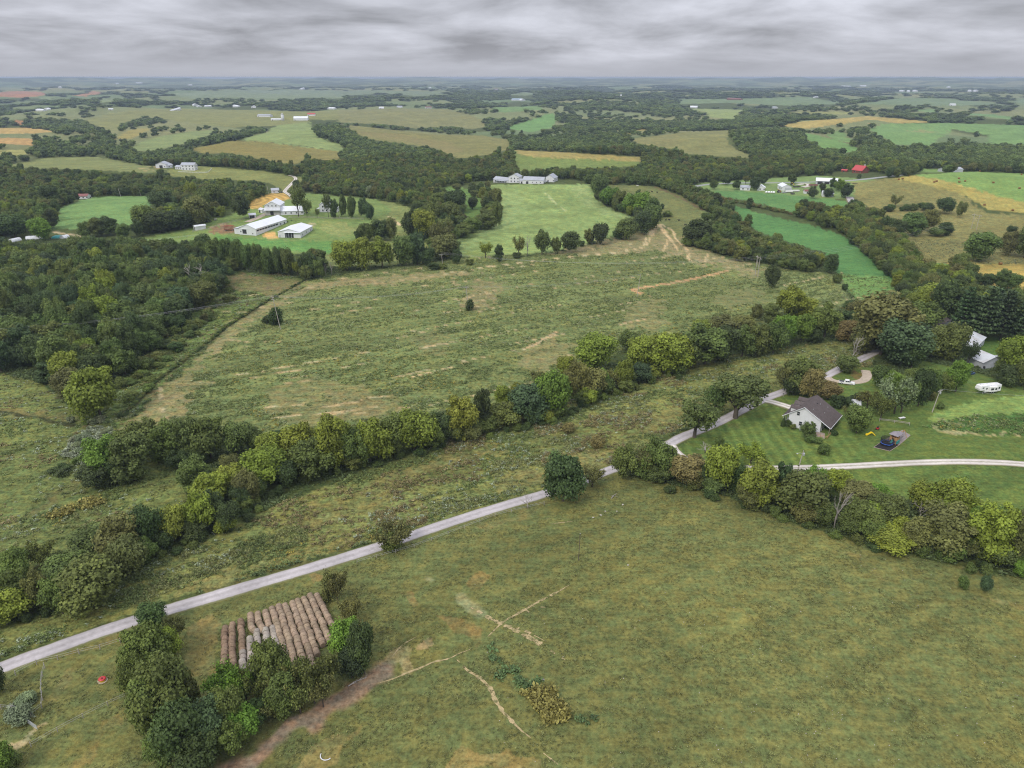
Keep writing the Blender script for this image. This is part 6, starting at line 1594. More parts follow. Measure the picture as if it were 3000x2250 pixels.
RG = 'buildings of the white roadside farm'
gable('house', 'white bungalow with grey roof between the dark round trees', 'house', 'B4', (270, 246), (336, 248), 9, 3.0, 2.0, roof=GREYROOF, group=RG, ops=[('f', 3, 1, 1.4, 1.2, 'win'), ('f', 8, 1, 1.4, 1.2, 'win')])
gable('house', 'small white gabled house next to the row of parked cars', 'house', 'B4', (385, 248), (437, 249), 9, 3.2, 2.4, ridge='y', roof=WHITEROOF, group=RG, ops=[('f', 3, 1, 1.2, 1.2, 'win'), ('f', 7, 1, 1.2, 1.2, 'win')])
gable('garage', 'bright white garage with arched-looking gable behind the red tractor', 'garage', 'B4', (552, 250), (614, 248), 18, 4.0, 2.2, ridge='y', group=RG, ops=[('f', 6.5, 0, 7.5, 3.2, 'odoor'), ('l', 4, 1, 1.6, 1.5, 'slot'), ('l', 9, 1, 1.6, 1.5, 'slot')])
gable('barn', 'long low barn with white roof and dark open bays', 'barn', 'B4', (780, 208), (926, 204), 12, 3.4, 2.6, group=RG, wall=GREYWALL, ops=[('f', 4 + 7 * i, 0, 5, 2.8, 'open') for i in range(6)])
gable('shed', 'tiny white shed with pinkish roof in the junk yard', 'shed', 'B4', (706, 270), (738, 268), 4, 2.6, 1.3, roof=RUSTROOF, group=RG, ops=[('f', 2.5, 0, 1, 2, 'slot')])
gable('house', 'white cottage hidden behind a round tree near the wide concrete lane', 'house', 'B4', (822, 289), (898, 290), 8, 3.0, 2.2, roof=PALEROOF, group=RG, ops=[('f', 3, 1, 1.2, 1.2, 'win'), ('f', 10, 1, 1.2, 1.2, 'win')])
_r, _L = gable('log_house', 'dark log house with a steep bright red roof', 'house', 'B4', (1022, 131), (1088, 133), 11, 4.0, 5.0, wall=LOGWALL, roof=REDROOF, over=.8, group='buildings beside the red-roofed house', ops=[('f', 4, 1, 1.4, 1.4, 'win'), ('f', 12, 1, 1.4, 1.4, 'win')])
MB().box((_L * .78, 7, 9.5), (1.2, 1.2, 2.4)).obj('chimney', CONC, _r)
gable('shed', 'low red shed beside the steep red-roofed log house', 'shed', 'B4', (950, 124), (986, 125), 5, 2.4, 1.0, wall=LOGWALL, roof=REDROOF, group='buildings beside the red-roofed house', ops=[('f', 3, 0, 2, 2, 'open')])
gable('house', 'pale-roofed house peeping over the trees behind the red roof', 'house', 'B4', (1138, 96), (1192, 97), 10, 5.5, 3, roof=WHITEROOF, group='buildings beside the red-roofed house', ops=[('f', 4, 3, 1.2, 1.2, 'win')])
gable('shed', 'long grey-roofed shed behind the crest of the hay hill', 'shed', 'A3', (1700, 783), (1815, 784), 12, 3.2, 2.2, wall=GREYWALL, roof=GREYROOF, ops=[('f', 5, 0, 3, 2.6, 'open')])
LG = 'buildings left of the green field'
gable('bungalow', 'white bungalow with a rust-red roof beyond the left green field', 'house', 'B7', (490, 306), (587, 303), 9, 2.8, 1.7, roof=RUSTROOF, group=LG, ops=[('f', 3 + 3.6 * i, 1, 1.2, 1.2, 'win') for i in range(5)])
gable('shed', 'low white-roofed shed in front of the rust-red bungalow', 'shed', 'B7', (405, 329), (462, 319), 7, 2.4, .9, group=LG, ops=[('f', 3, 0, 2, 1.8, 'slot')])
MG = 'metal sheds beside the pines'
gable('metal_shed', 'pale grey metal shed farther from the camper, at the foot of the pines', 'shed', 'B5', (915, 548), (998, 480), 13, 3.0, 1.8, wall=GREYWALL, roof=PALEROOF, group=MG, ops=[('f', 2 + 3.2 * i, 1.6, 1.4, .8, 'slot') for i in range(5)])
gable('metal_shed', 'grey metal shed with a rust-stained roof, nearer to the camper', 'shed', 'B5', (880, 606), (985, 644), 11, 3.2, 2.2, wall=GREYWALL, roof=PALEROOF, group=MG, ops=[('r', 5.5, 0, 4, 2.7, 'odoor'), ('f', 9, 1, 1, 1, 'slot')])
gable('garden_shed', 'tiny white garden shed beside the rust-stained metal shed', 'shed', 'B5', (1065, 592), (1095, 604), 3.6, 2.3, .8, roof=PALEROOF, group=MG, ops=[('f', 2, 0, 1, 1.9, 'slot')])
gable('house', 'dark-roofed house hidden under the trees beside the pine row', 'house', 'T4', (1688, 948), (1768, 908), 10, 3, 2.4, wall=GREYWALL, roof=SHINGLE, ops=[('f', 4, 1, 1.2, 1.2, 'win')])
gable('garden_shed', 'white garden shed hidden between bushes behind the brown-roofed house', 'shed', 'T3', (1190, 397), (1245, 401), 4.5, 2.2, .9, roof=PALEROOF, ops=[('f', 2, 0, 1, 1.9, 'slot')])

# far farms, a few pixels each: frame, foot of the front wall, depth, height, rise, ridge, roof, label
for _f, _a, _b, _W, _h, _ri, _rd, _rm, _lb, _gr in FARB:
    _n = 'barn' if 'barn' in _lb else 'shed' if 'shed' in _lb else 'house'
    gable(_n, _lb, _n, _f, _a, _b, _W, _h, _ri, roof={'w': WHITEROOF, 'g': GREYROOF, 'r': REDROOF, 'b': BLUEROOF, 'u': RUSTROOF}[_rm], wall=LOGWALL if 'red barn' in _lb else WHITE, ridge=_rd, group=_gr, over=.6, drop=3, ops=[('f', 4, 0, 2.2, 2.4, 'slot')])
for _f, _x, _y, _rad, _h, _lb in (('A1', 1833, 449, 4.2, 19, 'white silo with domed top beside the low sheds of the hilltop farm'), ('A2', 1812, 303, 4, 20, 'grey silo standing far off among the wooded hills')):
    _p = at(_f, _x, _y)
    _t = empty('silo', tuple(_p), 0, _lb, 'silo')
    MB().lathe([(_rad, -2), (_rad, _h * .82)], 16).obj('barrel', WHITE, _t, True)
    MB().lathe([(_rad + .1, _h * .82), (_rad * .85, _h * .92), (_rad * .45, _h * .98), (.1, _h)], 16).obj('dome', GALV, _t, True)
    for _i in range(6):
        MB().lathe([(_rad + .08, _h * (.1 + .12 * _i)), (_rad + .08, _h * (.1 + .12 * _i) + .25)], 16).obj('hoop', GALV, _t)
_p = at('A2', 1156, 196)
_t = empty('water_tower', tuple(_p), 0, 'pale water tower far away on the horizon', 'tower')
MB().lathe([(.5, 34), (6, 38), (7.5, 43), (6, 48), (.5, 51)], 16).obj('tank', WHITE, _t, True)
for _i in range(4):
    _a = _i * math.pi / 2 + .4
    MB().tube([(8 * math.cos(_a), 8 * math.sin(_a), -2), (5.5 * math.cos(_a), 5.5 * math.sin(_a), 40)], .5, 6).obj('leg', GALV, _t)

# plastic-covered tunnels and a tarped heap at the left edge
for _a, _b, _lb in (((78, 420), (130, 408), 'white plastic tunnel nearest the frame edge, among the trees'), ((150, 405), (245, 400), 'white plastic tunnel behind the bright green tree'), ((380, 400), (412, 392), 'small white plastic tunnel at the track end')):
    _p, _rz, _L = facade('T5', _a, _b)
    _t = empty('plastic_tunnel', tuple(_p - np.array([0, 0, .2])), _rz, _lb, 'polytunnel', 'white plastic tunnels')
    _V = []; _F = []
    for _i in range(7):
        for _j in range(9):
            _q = math.pi * _j / 8; _V.append((_L * _i / 6, 2.6 - 2.6 * math.cos(_q), 2.5 * math.sin(_q) * (1 + .04 * (_i % 2))))
    for _i in range(6):
        for _j in range(8):
            _F.append((_i * 9 + _j, (_i + 1) * 9 + _j, (_i + 1) * 9 + _j + 1, _i * 9 + _j + 1))
    _F += [tuple(range(8, -1, -1)), tuple(54 + j for j in range(9))]
    MB().add(_V, _F).obj('cover', WHITEROOF, _t)
    for _i in range(4):
        MB().tube([(_L * _i / 3, 2.6 - 2.66 * math.cos(math.pi * j / 8), 2.6 * math.sin(math.pi * j / 8)) for j in range(9)], .07, 5).obj('hoop', GALV, _t)
_p, _rz, _L = facade('T5', (300, 400), (372, 396))
_t = empty('tarped_heap', tuple(_p), _rz, 'long heap under a teal green tarp beside the white tunnels', 'heap')
_V = []; _F = []
for _i in range(9):
    for _j in range(7):
        _q = math.pi * _j / 6; _e = math.sin(math.pi * (_i + .5) / 9) ** .4
        _V.append((_L * _i / 8, 2.5 - 2.5 * math.cos(_q), (1.9 + .5 * vn(_i * .9, _j * .9, 3)) * math.sin(_q) * _e))
for _i in range(8):
    for _j in range(6):
        _F.append((_i * 7 + _j, (_i + 1) * 7 + _j, (_i + 1) * 7 + _j + 1, _i * 7 + _j + 1))
MB().add(_V, _F).obj('tarp', TEAL, _t, True)
MB().box((_L / 2, 2.5, .15), (_L, 4.6, .5)).obj('base', CONC, _t)

# ------------------------------------------------------------------ the brown-roofed house with dormers
def main_house():
    Pf = at('B6', 352, 408)                       # foot of the gable wall, near corner
    rz = R(52)
    root = empty('house', tuple(Pf), rz, 'white house with a big brown shingle roof and three dormers', 'house')
    # local: x along the ridge (away), y to the left-back (road side); the gable wall lies in x = 0
    L = 12.6; y0, y1, yr = -5.4, 5.4, .6           # body from y0 to y1, ridge at yr
    h, hr = 3.1, 8.2
    kf = (hr - h) / (yr - y0 + 3.0); kb = (hr - 3.3) / (y1 + 1.9 - yr)
    zf = hr - kf * (yr - y0); zb = hr - kb * (y1 - yr)
    m = MB()
    m.add([(0, y0, -1), (L, y0, -1), (L, y1, -1), (0, y1, -1), (0, y0, zf), (L, y0, zf), (L, y1, zb), (0, y1, zb), (0, yr, hr), (L, yr, hr)],
          [(0, 1, 5, 4), (2, 3, 7, 6), (1, 2, 6, 9, 5), (3, 0, 4, 8, 7), (4, 5, 9, 8), (6, 7, 8, 9), (3, 2, 1, 0)])
    m.obj('wall', WHITE, root)
    for k in range(22):                           # clapboard courses on the gable wall
        z = .15 + .3 * k
        ya = max(y0, yr - (hr - z) / kf) + .05; yb = min(y1, yr + (hr - z) / kb) - .05
        if yb - ya > .5:
            MB().slab([(-.045, ya, z), (-.045, yb, z), (-.012, yb, z + .27), (-.012, ya, z + .27)], .012).obj('siding_board', WHITE, root)
    o = .5; ye = y0 - 3.0; yb = y1 + 1.9
    r1 = [(-o, ye - .3, h - kf * .3 + .14), (L + o, ye - .3, h - kf * .3 + .14), (L + o, yr, hr + .14), (-o, yr, hr + .14)]
    r2 = [(L + o, yb + .3, 3.3 - kb * .3 + .14), (-o, yb + .3, 3.3 - kb * .3 + .14), (-o, yr, hr + .14), (L + o, yr, hr + .14)]
    MB().slab(r1, .16).slab(r2, .16).obj('roof', SHINGLE, root)
    # fascia on the visible eaves and rakes
    MB().tube([(-o - .03, ye - .3, h - kf * .3 + .02), (-o - .03, yr, hr + .02), (-o - .03, yb + .3, 3.3 - kb * .3 + .02)], .12, 4).obj('rake_board', WHITE, root)
    MB().tube([(-o, ye - .38, h - kf * .3), (L + o, ye - .38, h - kf * .3)], .1, 5).obj('gutter', WHITE, root)
    for i, xx in enumerate((2.3, 6.3, 10.3)):      # dormers on the road side
        d = MB(); zb0 = hr - kb * 4.9; w = 1.0; top = zb0 + 1.75
        yin = yr + 4.9; yb_ = yr + (hr - top) / kb
        d.add([(xx - w, yin, zb0 - .1), (xx + w, yin, zb0 - .1), (xx + w, yin, top), (xx - w, yin, top), (xx - w, yb_, top), (xx + w, yb_, top), (xx, yin, top + .75), (xx, yr + (hr - top - .75) / kb, top + .75)],
              [(1, 0, 3, 6, 2), (0, 4, 3), (1, 2, 5), (3, 4, 7, 6), (2, 6, 7, 5)])
        do = d.obj('dormer', WHITE, root)
        yk = yr + (hr - top - .75) / kb - .1
        MB().slab([(xx - w - .25, yin + .3, top - .1), (xx - w - .25, yb_ - .2, top - .1), (xx, yk, top + .85), (xx, yin + .3, top + .85)][::-1], .1).slab([(xx + w + .25, yb_ - .2, top - .1), (xx + w + .25, yin + .3, top - .1), (xx, yin + .3, top + .85), (xx, yk, top + .85)][::-1], .1).obj('dormer_roof', SHINGLE, do)
        MB().box((xx, yin + .04, zb0 + .85), (.9, .08, 1.1)).obj('dormer_window', GLASS, do)
    for yy, zz, w, hh in ((2.4, 4.7, .9, 1.3), (1.2, 1.2, .95, 1.4), (-2.6, 1.2, .95, 1.4)):
        fr = MB().box((-.06, yy, zz + hh / 2), (.12, w + .3, hh + .3)).obj('window', WHITE, root)
        MB().box((-.1, yy, zz + hh / 2), (.14, w, hh)).obj('pane', GLASS, fr)
        MB().box((-.12, yy, zz + hh / 2), (.13, w, .06)).obj('sash_bar', WHITE, fr)
    for k in range(6):                             # porch posts, road side and garden side
        x = .2 + k * (L - .4) / 5
        MB().tube([(x, yb - .1, -.8), (x, yb - .1, 3.3)], .09, 6).obj('porch_post', WHITE, root)
    for k in range(5):
        x = .3 + k * (L - .6) / 4
        MB().tube([(x, ye + .15, -1.0), (x, ye + .15, 3.0)], .1, 6).obj('porch_post', DECK, root)
    MB().box((L / 2, ye + 1.5, -.15), (L, 3.0, .25)).obj('porch_floor', DECK, root)
    MB().box((L / 2, yb - .95, -.2), (L, 1.9, .3)).obj('porch_floor', CONC, root)
    for xx in (2.4, 5.2, 8.4, 11):
        fr = MB().box((xx, y0 - .05, 1.2), (1.1, .1, 1.9)).obj('window', WHITE, root)
        MB().box((xx, y0 - .09, 1.2), (.9, .12, 1.6)).obj('pane', GLASS, fr)
    # raised deck at the near corner, with rails and steps
    dk = MB().box((-1.9, ye + 1.6, .45), (4.2, 4.4, .2)).obj('deck', DECK, root)
    for x, y in ((-3.9, ye - .5), (-3.9, ye + 1.6), (-3.9, ye + 3.7), (.1, ye - .5), (-1.9, ye - .5)):
        MB().box((x, y, .45), (.12, .12, 2.2)).obj('rail_post', WOOD, dk)
    MB().box((-3.9, ye + 1.6, 1.5), (.1, 4.3, .08)).obj('handrail', WOOD, dk)
    MB().box((-1.9, ye - .5, 1.5), (4.1, .1, .08)).obj('handrail', WOOD, dk)
    MB().box((-3.9, ye + 1.6, 1.05), (.06, 4.3, .06)).obj('rail_bar', WOOD, dk); MB().box((-1.9, ye - .5, 1.05), (4.1, .06, .06)).obj('rail_bar', WOOD, dk)
    for k in range(3):
        MB().box((-.9 + .0 * k, ye - .75 - .3 * k, .25 - .28 * k), (1.5, .32, .16)).obj('step', DECK, dk)
    MB().box((-1.2, ye - 2.6, -.55), (3.0, 2.6, .12)).obj('patio', CONC, root)
    for x, y in ((2.2, yr - 2.2), (8.6, yr - 2.6), (5.6, yr - 5.2), (10.5, yr - 4.8)):
        z = hr - kf * (yr - y)
        MB().lathe([(.09, z - .1), (.09, z + .45)], 8, (x, y, 0)).obj('vent_pipe', GALV, root)
    MB().box((L * .62, yr - 1.8, hr - kf * 1.8 + .2), (.5, .5, .22)).obj('roof_vent', DARK, root)
    for k in range(2):                             # air-conditioning units by the gable
        MB().box((-.9, .2 + 1.3 * k - 1.0, .1), (.8, .8, .9)).obj('air_conditioner', GALV, root)


main_house()

# ------------------------------------------------------------------ round hay bales
def bale_mesh(seed, n=14):
    r = np.random.default_rng(seed); V = []; F = []
    prof = [(0, .10), (-.02, .45), (.0, .66), (.07, .735), (.3, .75), (.6, .745), (.9, .75), (1.11, .735), (1.18, .66), (1.2, .45), (1.18, .10)]
    ph = r.uniform(0, 6, 3)
    for x, rad in prof:
        for k in range(n):
            t = 2 * math.pi * k / n
            q = rad * (1 + .025 * math.sin(2 * t + ph[0]) + .02 * math.sin(5 * t + ph[1] + x * 4)) * (1 + .02 * r.normal())
            V.append((x - .6, q * math.cos(t), max(-.68, q * math.sin(t)) + .66))
    for i in range(len(prof) - 1):
        for k in range(n):
            F.append((i * n + k, i * n + (k + 1) % n, (i + 1) * n + (k + 1) % n, (i + 1) * n + k))
    F += [tuple(range(n - 1, -1, -1)), tuple((len(prof) - 1) * n + k for k in range(n))]
    return MB().add(V, F).mesh('hay_bale', STRAW, True)


BALES = [bale_mesh(s) for s in range(5)]
BC = {'k': alb(134, 114, 95), 't': alb(150, 132, 112), 'g': alb(156, 147, 136), 'f': alb(134, 102, 66)}
BNAME = {'k': 'brown', 't': 'tan', 'g': 'grey'}
ROWS = [('k', [(255, 545), (245, 1000)]), ('k', [(345, 500), (355, 1060)]), ('k', [(455, 455), (470, 840)]), ('g', [(472, 860), (485, 1080)]), ('t', [(575, 380), (585, 540), (628, 575)]), ('g', [(565, 680), (590, 1100)]), ('t', [(665, 370), (690, 500), (726, 566)]), ('g', [(655, 590), (682, 1000)]),
        ('t', [(765, 345), (805, 525)]), ('g', [(762, 575), (812, 900)]), ('t', [(845, 305), (895, 480), (945, 640), (1005, 900)]), ('g', [(850, 545), (905, 800)]), ('t', [(925, 275), (985, 450), (1060, 720), (1110, 930), (1165, 1120)]), ('t', [(1010, 265), (1060, 400), (1130, 620), (1190, 800), (1250, 1000)]),
        ('t', [(1100, 235), (1150, 390), (1240, 640), (1300, 830), (1350, 1000)]), ('t', [(1165, 205), (1230, 380), (1320, 620), (1400, 860)]), ('t', [(1240, 180), (1300, 320), (1400, 560), (1470, 740)]), ('t', [(1320, 140), (1400, 320), (1500, 560), (1560, 700)]), ('t', [(1405, 140), (1470, 270), (1560, 440), (1660, 620)])]
_seen = {'k': 0, 't': 0, 'g': 0}
_rb = np.random.default_rng(77)
_GW = 'ten'
for _c, _pl in ROWS:
    _seen[_c] += 1
    _P, _ = hit(toS('H', dens(_pl, 20, False))); _p = _P[:, :2]
    _d = np.concatenate([[0], np.cumsum(np.hypot(*np.diff(_p, axis=0).T))])
    _n = int(round(_d[-1] / 1.23)) + 1
    for _i in range(_n):
        _s = min(_i * 1.23, _d[-1] + 2)
        _x = np.interp(_s, _d, _p[:, 0]); _y = np.interp(_s, _d, _p[:, 1])
        _x2 = np.interp(_s + .6, _d, _p[:, 0]); _y2 = np.interp(_s + .6, _d, _p[:, 1]); _x1 = np.interp(_s - .6, _d, _p[:, 0]); _y1 = np.interp(_s - .6, _d, _p[:, 1])
        _a = math.atan2(_y2 - _y1, _x2 - _x1) + _rb.normal() * .05
        _o = bpy.data.objects.new('hay_bale', BALES[_rb.integers(5)])
        _o.location = (_x + _rb.normal() * .07, _y + _rb.normal() * .05, float(terr(_x, _y)) - .02 + _rb.normal() * .02)
        _o.rotation_euler = (0, 0, _a + (math.pi if _rb.random() < .5 else 0)); _sc = _rb.uniform(.93, 1.06)
        _o.scale = (1, _sc, _sc)
        _k = BC[_c] * _rb.uniform(.8, 1.18) * (1 + _rb.uniform(-.02, .02, 3))
        _o.color = (*_k, 1)
        link(_o)
        tag(_o, f"{BNAME[_c]} round hay bale, {ordn(_i + 1)} from the road end of the {ordn(_seen[_c])} {BNAME[_c]} row", 'hay bale', 'round hay bales stored in rows')
_FB = [('A3', 1400, 834), ('A3', 1425, 830), ('A3', 1465, 807), ('A3', 1630, 851), ('A3', 1645, 846), ('A3', 1790, 828), ('A3', 1792, 851), ('A3', 1830, 845), ('A3', 1925, 781), ('A3', 1955, 1000), ('A3', 2013, 855), ('A3', 2138, 1035), ('A3', 2182, 891), ('A3', 2195, 803)]
for _i, (_f, _x, _y) in enumerate(_FB + [('T4', 2060, 652), ('T4', 2073, 551), ('T4', 2130, 662)]):
    _p = at(_f, _x, _y)
    _o = bpy.data.objects.new('hay_bale', BALES[_i % 5]); _o.location = tuple(_p - np.array([0, 0, .05])); _o.rotation_euler = (0, 0, _rb.uniform(-.5, .5)); _o.scale = (1.5, 1.25, 1.2); _o.color = (*(BC['f'] * _rb.uniform(.8, 1.1)), 1)
    link(_o)
    tag(_o, f'single dark hay bale on the green and tan hilltop field, {ordn(_i + 1)} from the farm side' if _i < 14 else ('single hay bale in the small stubble field by the pines, ' + ('nearest the tree belt', 'at its upper edge', 'farthest from the belt')[_i - 14]), 'hay bale', 'single bales left on the stubble')

# ------------------------------------------------------------------ poles and lines
TOPS = {}


def pole(key, f, bx, by, tx, ty, label, arms=0, lamp=False, box=False, rad=.16):
    p, t = atd(f, bx, by)
    s = FR[f][2]; b = (toS(f, [(bx, by)])[0, 1] - 1125) / 2142
    th = math.atan2(math.sin(PITCH) + b * math.cos(PITCH), math.cos(PITCH) - b * math.sin(PITCH))
    H = (by - ty) / s * t / 2142 / math.cos(th) * .98
    ln = (tx - bx) / s * t / 2142
    # a ray leaning outward in the picture is upright in the world: allow for that
    u = toS(f, [(bx, by)])[0, 0] - 1500
    ln = ln - u / 2142 * (-H * math.sin(PITCH)) * 1.0
    ln = max(-.12 * H, min(.12 * H, ln))
    root = empty('utility_pole', tuple(p - np.array([0, 0, .2])), 0, label, 'pole', 'utility poles')
    top = np.array([ln, 0, H])
    MB().tube([(0, 0, -.5), tuple(top * .5), tuple(top)], [rad * 1.15, rad, rad * .75], 8).obj('shaft', POLE, root)
    pts = [p + top]
    for k in range(arms):
        q = top * (.95 - .07 * k)
        ar = MB().box(tuple(q + np.array([0, -.18, 0])), (2.6, .13, .15), ARMROT.get(key, .5)).obj('crossarm', POLE, root)
        for d in (-1.15, -.5, .5, 1.15):
            a = ARMROT.get(key, .5); c = q + np.array([d * math.cos(a), d * math.sin(a) - .18, .08])
            MB().lathe([(.05, 0), (.09, .05), (.06, .12), (.08, .17), (.03, .24)], 8, tuple(c)).obj('insulator', GALV, ar)
            if k == 0 and abs(d) != .5:
                pts.append(p + c + np.array([0, 0, .2]))
    if box:
        MB().lathe([(.24, 0), (.26, .1), (.26, .75), (.2, .85), (.08, .9)], 10, tuple(top * .86 + np.array([.38, -.1, -.3]))).obj('transformer', GALV, root)
    if lamp:
        ar = MB().tube([tuple(top * .9), tuple(top * .92 + np.array([-1.0, -.2, .15])), tuple(top * .92 + np.array([-1.7, -.3, .1]))], .045, 6).obj('lamp_arm', GALV, root)
        MB().lathe([(.05, 0), (.24, -.12), (.2, -.26), (.06, -.3)], 10, tuple(top * .92 + np.array([-1.8, -.32, .1]))).obj('lamp_head', GALV, ar)
    if arms == 0:
        MB().lathe([(.05, 0), (.1, .06), (.05, .2)], 8, tuple(top)).obj('insulator', GALV, root)
    TOPS[key] = pts
    return root


ARMROT = {'wood': -.6, 'fielda': .3, 'row': .2}
pole('yard', 'T3', 878, 778, 898, 640, 'grey utility pole with lamp and transformer beside the gravel lane', 0, True, True)
pole('garden', 'T3', 1672, 415, 1722, 280, 'leaning utility pole with transformer between the house trees and the camper', 1, False, True)
pole('wood', 'T5', 1645, 930, 1605, 730, 'tall leaning utility pole with two crossarms near the dense wood', 2)
pole('fielda', 'T2', 843, 312, 838, 175, 'utility pole with a dark bush at its foot in the weedy field', 1)
pole('fieldb', 'T2', 1832, 237, 1836, 105, 'thin bare pole where the orange soil track ends', 0, rad=.13)
pole('pasture', 'E2', 1356, 472, 1353, 320, 'thin dark pole standing alone in the near pasture', 0, rad=.09)
pole('bales', 'H', 1060, 900, 1027, 725, 'pale thin pole standing among the tan hay bales', 0, rad=.11)
pole('row', 'T6', 695, 948, 690, 888, 'short pole with crossarm at the fence row before the pale hayfield', 1)
pole('hilla', 'T5', 708, 152, 695, 104, 'pale leaning pole on the left green field crest', 0, rad=.2)
pole('hillb', 'T5', 826, 148, 820, 110, 'thin pole on the left green field crest, nearer the barns', 0, rad=.14)
pole('corn', 'B1', 950, 308, 938, 225, 'pole beside the small cottage above the corn stubble', 0, rad=.2)


for _ch in [o for o in bpy.data.objects if o.parent and o.parent.get('label', '').startswith('thin dark pole') and o.name.startswith('shaft')]:
    _ch.data.materials[0] = BARK


def hframe(key, f, a, b, topy, label):
    P, t = hit(toS(f, [a, b]))
    s = FR[f][2]
    H = (a[1] - topy) / s * t[0] / 2142 * 1.0
    root = empty('frame_pole', tuple(P[0] - np.array([0, 0, .3])), 0, label, 'pole', 'two-legged frame poles')
    d = P[1] - P[0]; d[2] = 0; d = d / np.linalg.norm(d) * 4.0
    for q in (np.zeros(3), d):
        MB().tube([tuple(q), tuple(q + np.array([0, 0, H]))], [.2, .14], 8).obj('leg', POLE, root)
    u = d / 4
    MB().tube([tuple(-u * 1.6 + np.array([0, 0, H * .93])), tuple(d + u * 1.6 + np.array([0, 0, H * .93]))], .13, 4).obj('crossarm', POLE, root)
    for x, y in ((0, 1), (1, 0)):
        MB().tube([tuple(d * x + np.array([0, 0, H * .45])), tuple(d * y + np.array([0, 0, H * .8]))], .07, 5).obj('brace', POLE, root)
    TOPS[key] = [P[0] + np.array([0, 0, H * .93 - .5]) - u * 1.5, P[0] + d / 2 + np.array([0, 0, H * .93 - .5]), P[0] + d + u * 1.5 + np.array([0, 0, H * .93 - .5])]
    for q in (-u * 1.5, d / 2, d + u * 1.5):
        MB().lathe([(.09, 0), (.12, .3), (.09, .6)], 6, tuple(q + np.array([0, 0, H * .93 - .7]))).obj('insulator', GALV, root)


hframe('h1', 'T4', (636, 615), (664, 632), 492, 'two-legged wooden frame pole on the grassy slope before the dark row')
hframe('h2', 'T4', (1902, 342), (1928, 346), 250, 'two-legged frame pole on the brown hillside below the stubble')


def wires(label, A, B, sag=2.0):
    root = None
    for a, b in zip(A, B):
        a = np.asarray(a, float); b = np.asarray(b, float)
        if root is None:
            root = empty('power_line', tuple(a), 0, label, 'power line', 'overhead power lines')
        o = np.asarray(root.location)
        pts = [a + (b - a) * s - np.array([0, 0, 4 * sag * s * (1 - s)]) - o for s in np.linspace(0, 1, 13)]
        MB().tube(pts, .02, 4, False).obj('wire', WIRE, root)


def three(k):
    p = TOPS[k]
    return [p[0], p[1], p[2]] if len(p) >= 3 else [p[0], p[0] - np.array([0, 0, .8]), p[0] - np.array([0, 0, 1.4])]


_w = three('wood')
_lp, _lt = hit(toS('T5', [(-260, 1120)]))
_off = [np.array([_lp[0][0] + 1.2 * k, _lp[0][1] + 1.5 * k, _lp[0][2] + 13.5]) for k in (0, 1, -1)]
wires('three wires running over the dense wood to the frame edge', _off, _w, 2.5)
wires('three wires over the weedy field between its first two poles', _w, three('fielda'), 3.0)
wires('wires over the weedy field towards the bare pole by the orange track', three('fielda')[:2], three('fieldb')[:2], 2.5)
wires('three wires from the slope frame pole over the crop field to the hillside one', TOPS['h1'], TOPS['h2'], 6.0)
_lp, _lt = hit(toS('T6', [(700, 1010)]))
wires('three wires running from the slope frame pole to the pale hayfield fence row', [np.array(TOPS['row'][0]) + np.array([0, 0, .6 * k]) for k in range(3)], TOPS['h1'], 5.0)
wires('single wire from the garden pole towards the camper', [TOPS['garden'][0]], [at('B5', 1000, 830) + np.array([60, -12, 5.0])], 1.5)


# ------------------------------------------------------------------ fences
def fence(name, label, f, pts, step=3.0, hgt=1.3, rails=2, railr=.02, postr=.07, post=POST, rail=WIRE):
    P, _ = hit(toS(f, dens(pts, 15, False))); p = P[:, :2]
    d = np.concatenate([[0], np.cumsum(np.hypot(*np.diff(p, axis=0).T))])
    n = max(2, int(d[-1] / step) + 1); s = np.linspace(0, d[-1], n)
    x = np.interp(s, d, p[:, 0]); y = np.interp(s, d, p[:, 1]); z = terr(x, y)
    root = empty(name, (x[0], y[0], z[0]), 0, label, 'fence')
    me = MB().tube([(0, 0, -.3), (0, 0, hgt)], [postr, postr * .9], 6).mesh('post', post)
    r = np.random.default_rng(n)
    for i in range(n):
        o = bpy.data.objects.new('post', me); o.location = (x[i] - x[0], y[i] - y[0], z[i] - z[0]); o.rotation_euler = (r.normal() * .06, r.normal() * .06, 0); o.scale = (1, 1, r.uniform(.88, 1.1)); link(o, root)
    for k in range(rails):
        h = hgt * (.9 - .36 * k)
        MB().tube([(x[i] - x[0], y[i] - y[0], z[i] - z[0] + h) for i in range(n)], railr, 4, False).obj('rail', rail, root)
    return root


fence('wire_fence', 'wire fence with pale posts beside the road verge above the mineral feeder', 'E1', [(90, 1130), (160, 1092), (220, 1062), (330, 1042), (400, 1022), (470, 1004), (560, 985), (690, 945)], 3.4, 1.4, postr=.1)
fence('wire_fence', 'wire pen fence running down from the road verge in the lower left corner', 'E1', [(258, 1090), (244, 1140), (236, 1200), (250, 1310), (180, 1370), (100, 1330), (10, 1325)], 2.2, 1.4, postr=.09)
fence('wire_fence', 'wire fence crossing the pasture below the mineral feeder', 'E1', [(180, 1540), (280, 1480), (430, 1400), (555, 1330), (640, 1295), (760, 1240)], 4.0, 1.3, postr=.08)
fence('rail_fence', 'grey split-rail fence behind the wooden play tower', 'T3', [(1365, 468), (1450, 478), (1540, 492)], 3.4, 1.1, 2, .07, .1, POST, POST)
fence('board_fence', 'long post and rail fence along the white farmyard lawn', 'B1', [(1180, 598), (1400, 590), (1600, 604), (1800, 604), (2060, 612)], 4, 1.4, 3, .06, .1, POST, POST)
fence('board_fence', 'post and rail fence around the brown cattle yard', 'B1', [(60, 760), (230, 735), (330, 700), (480, 655), (620, 625), (700, 600)], 4, 1.4, 3, .06, .1, POST, POST)
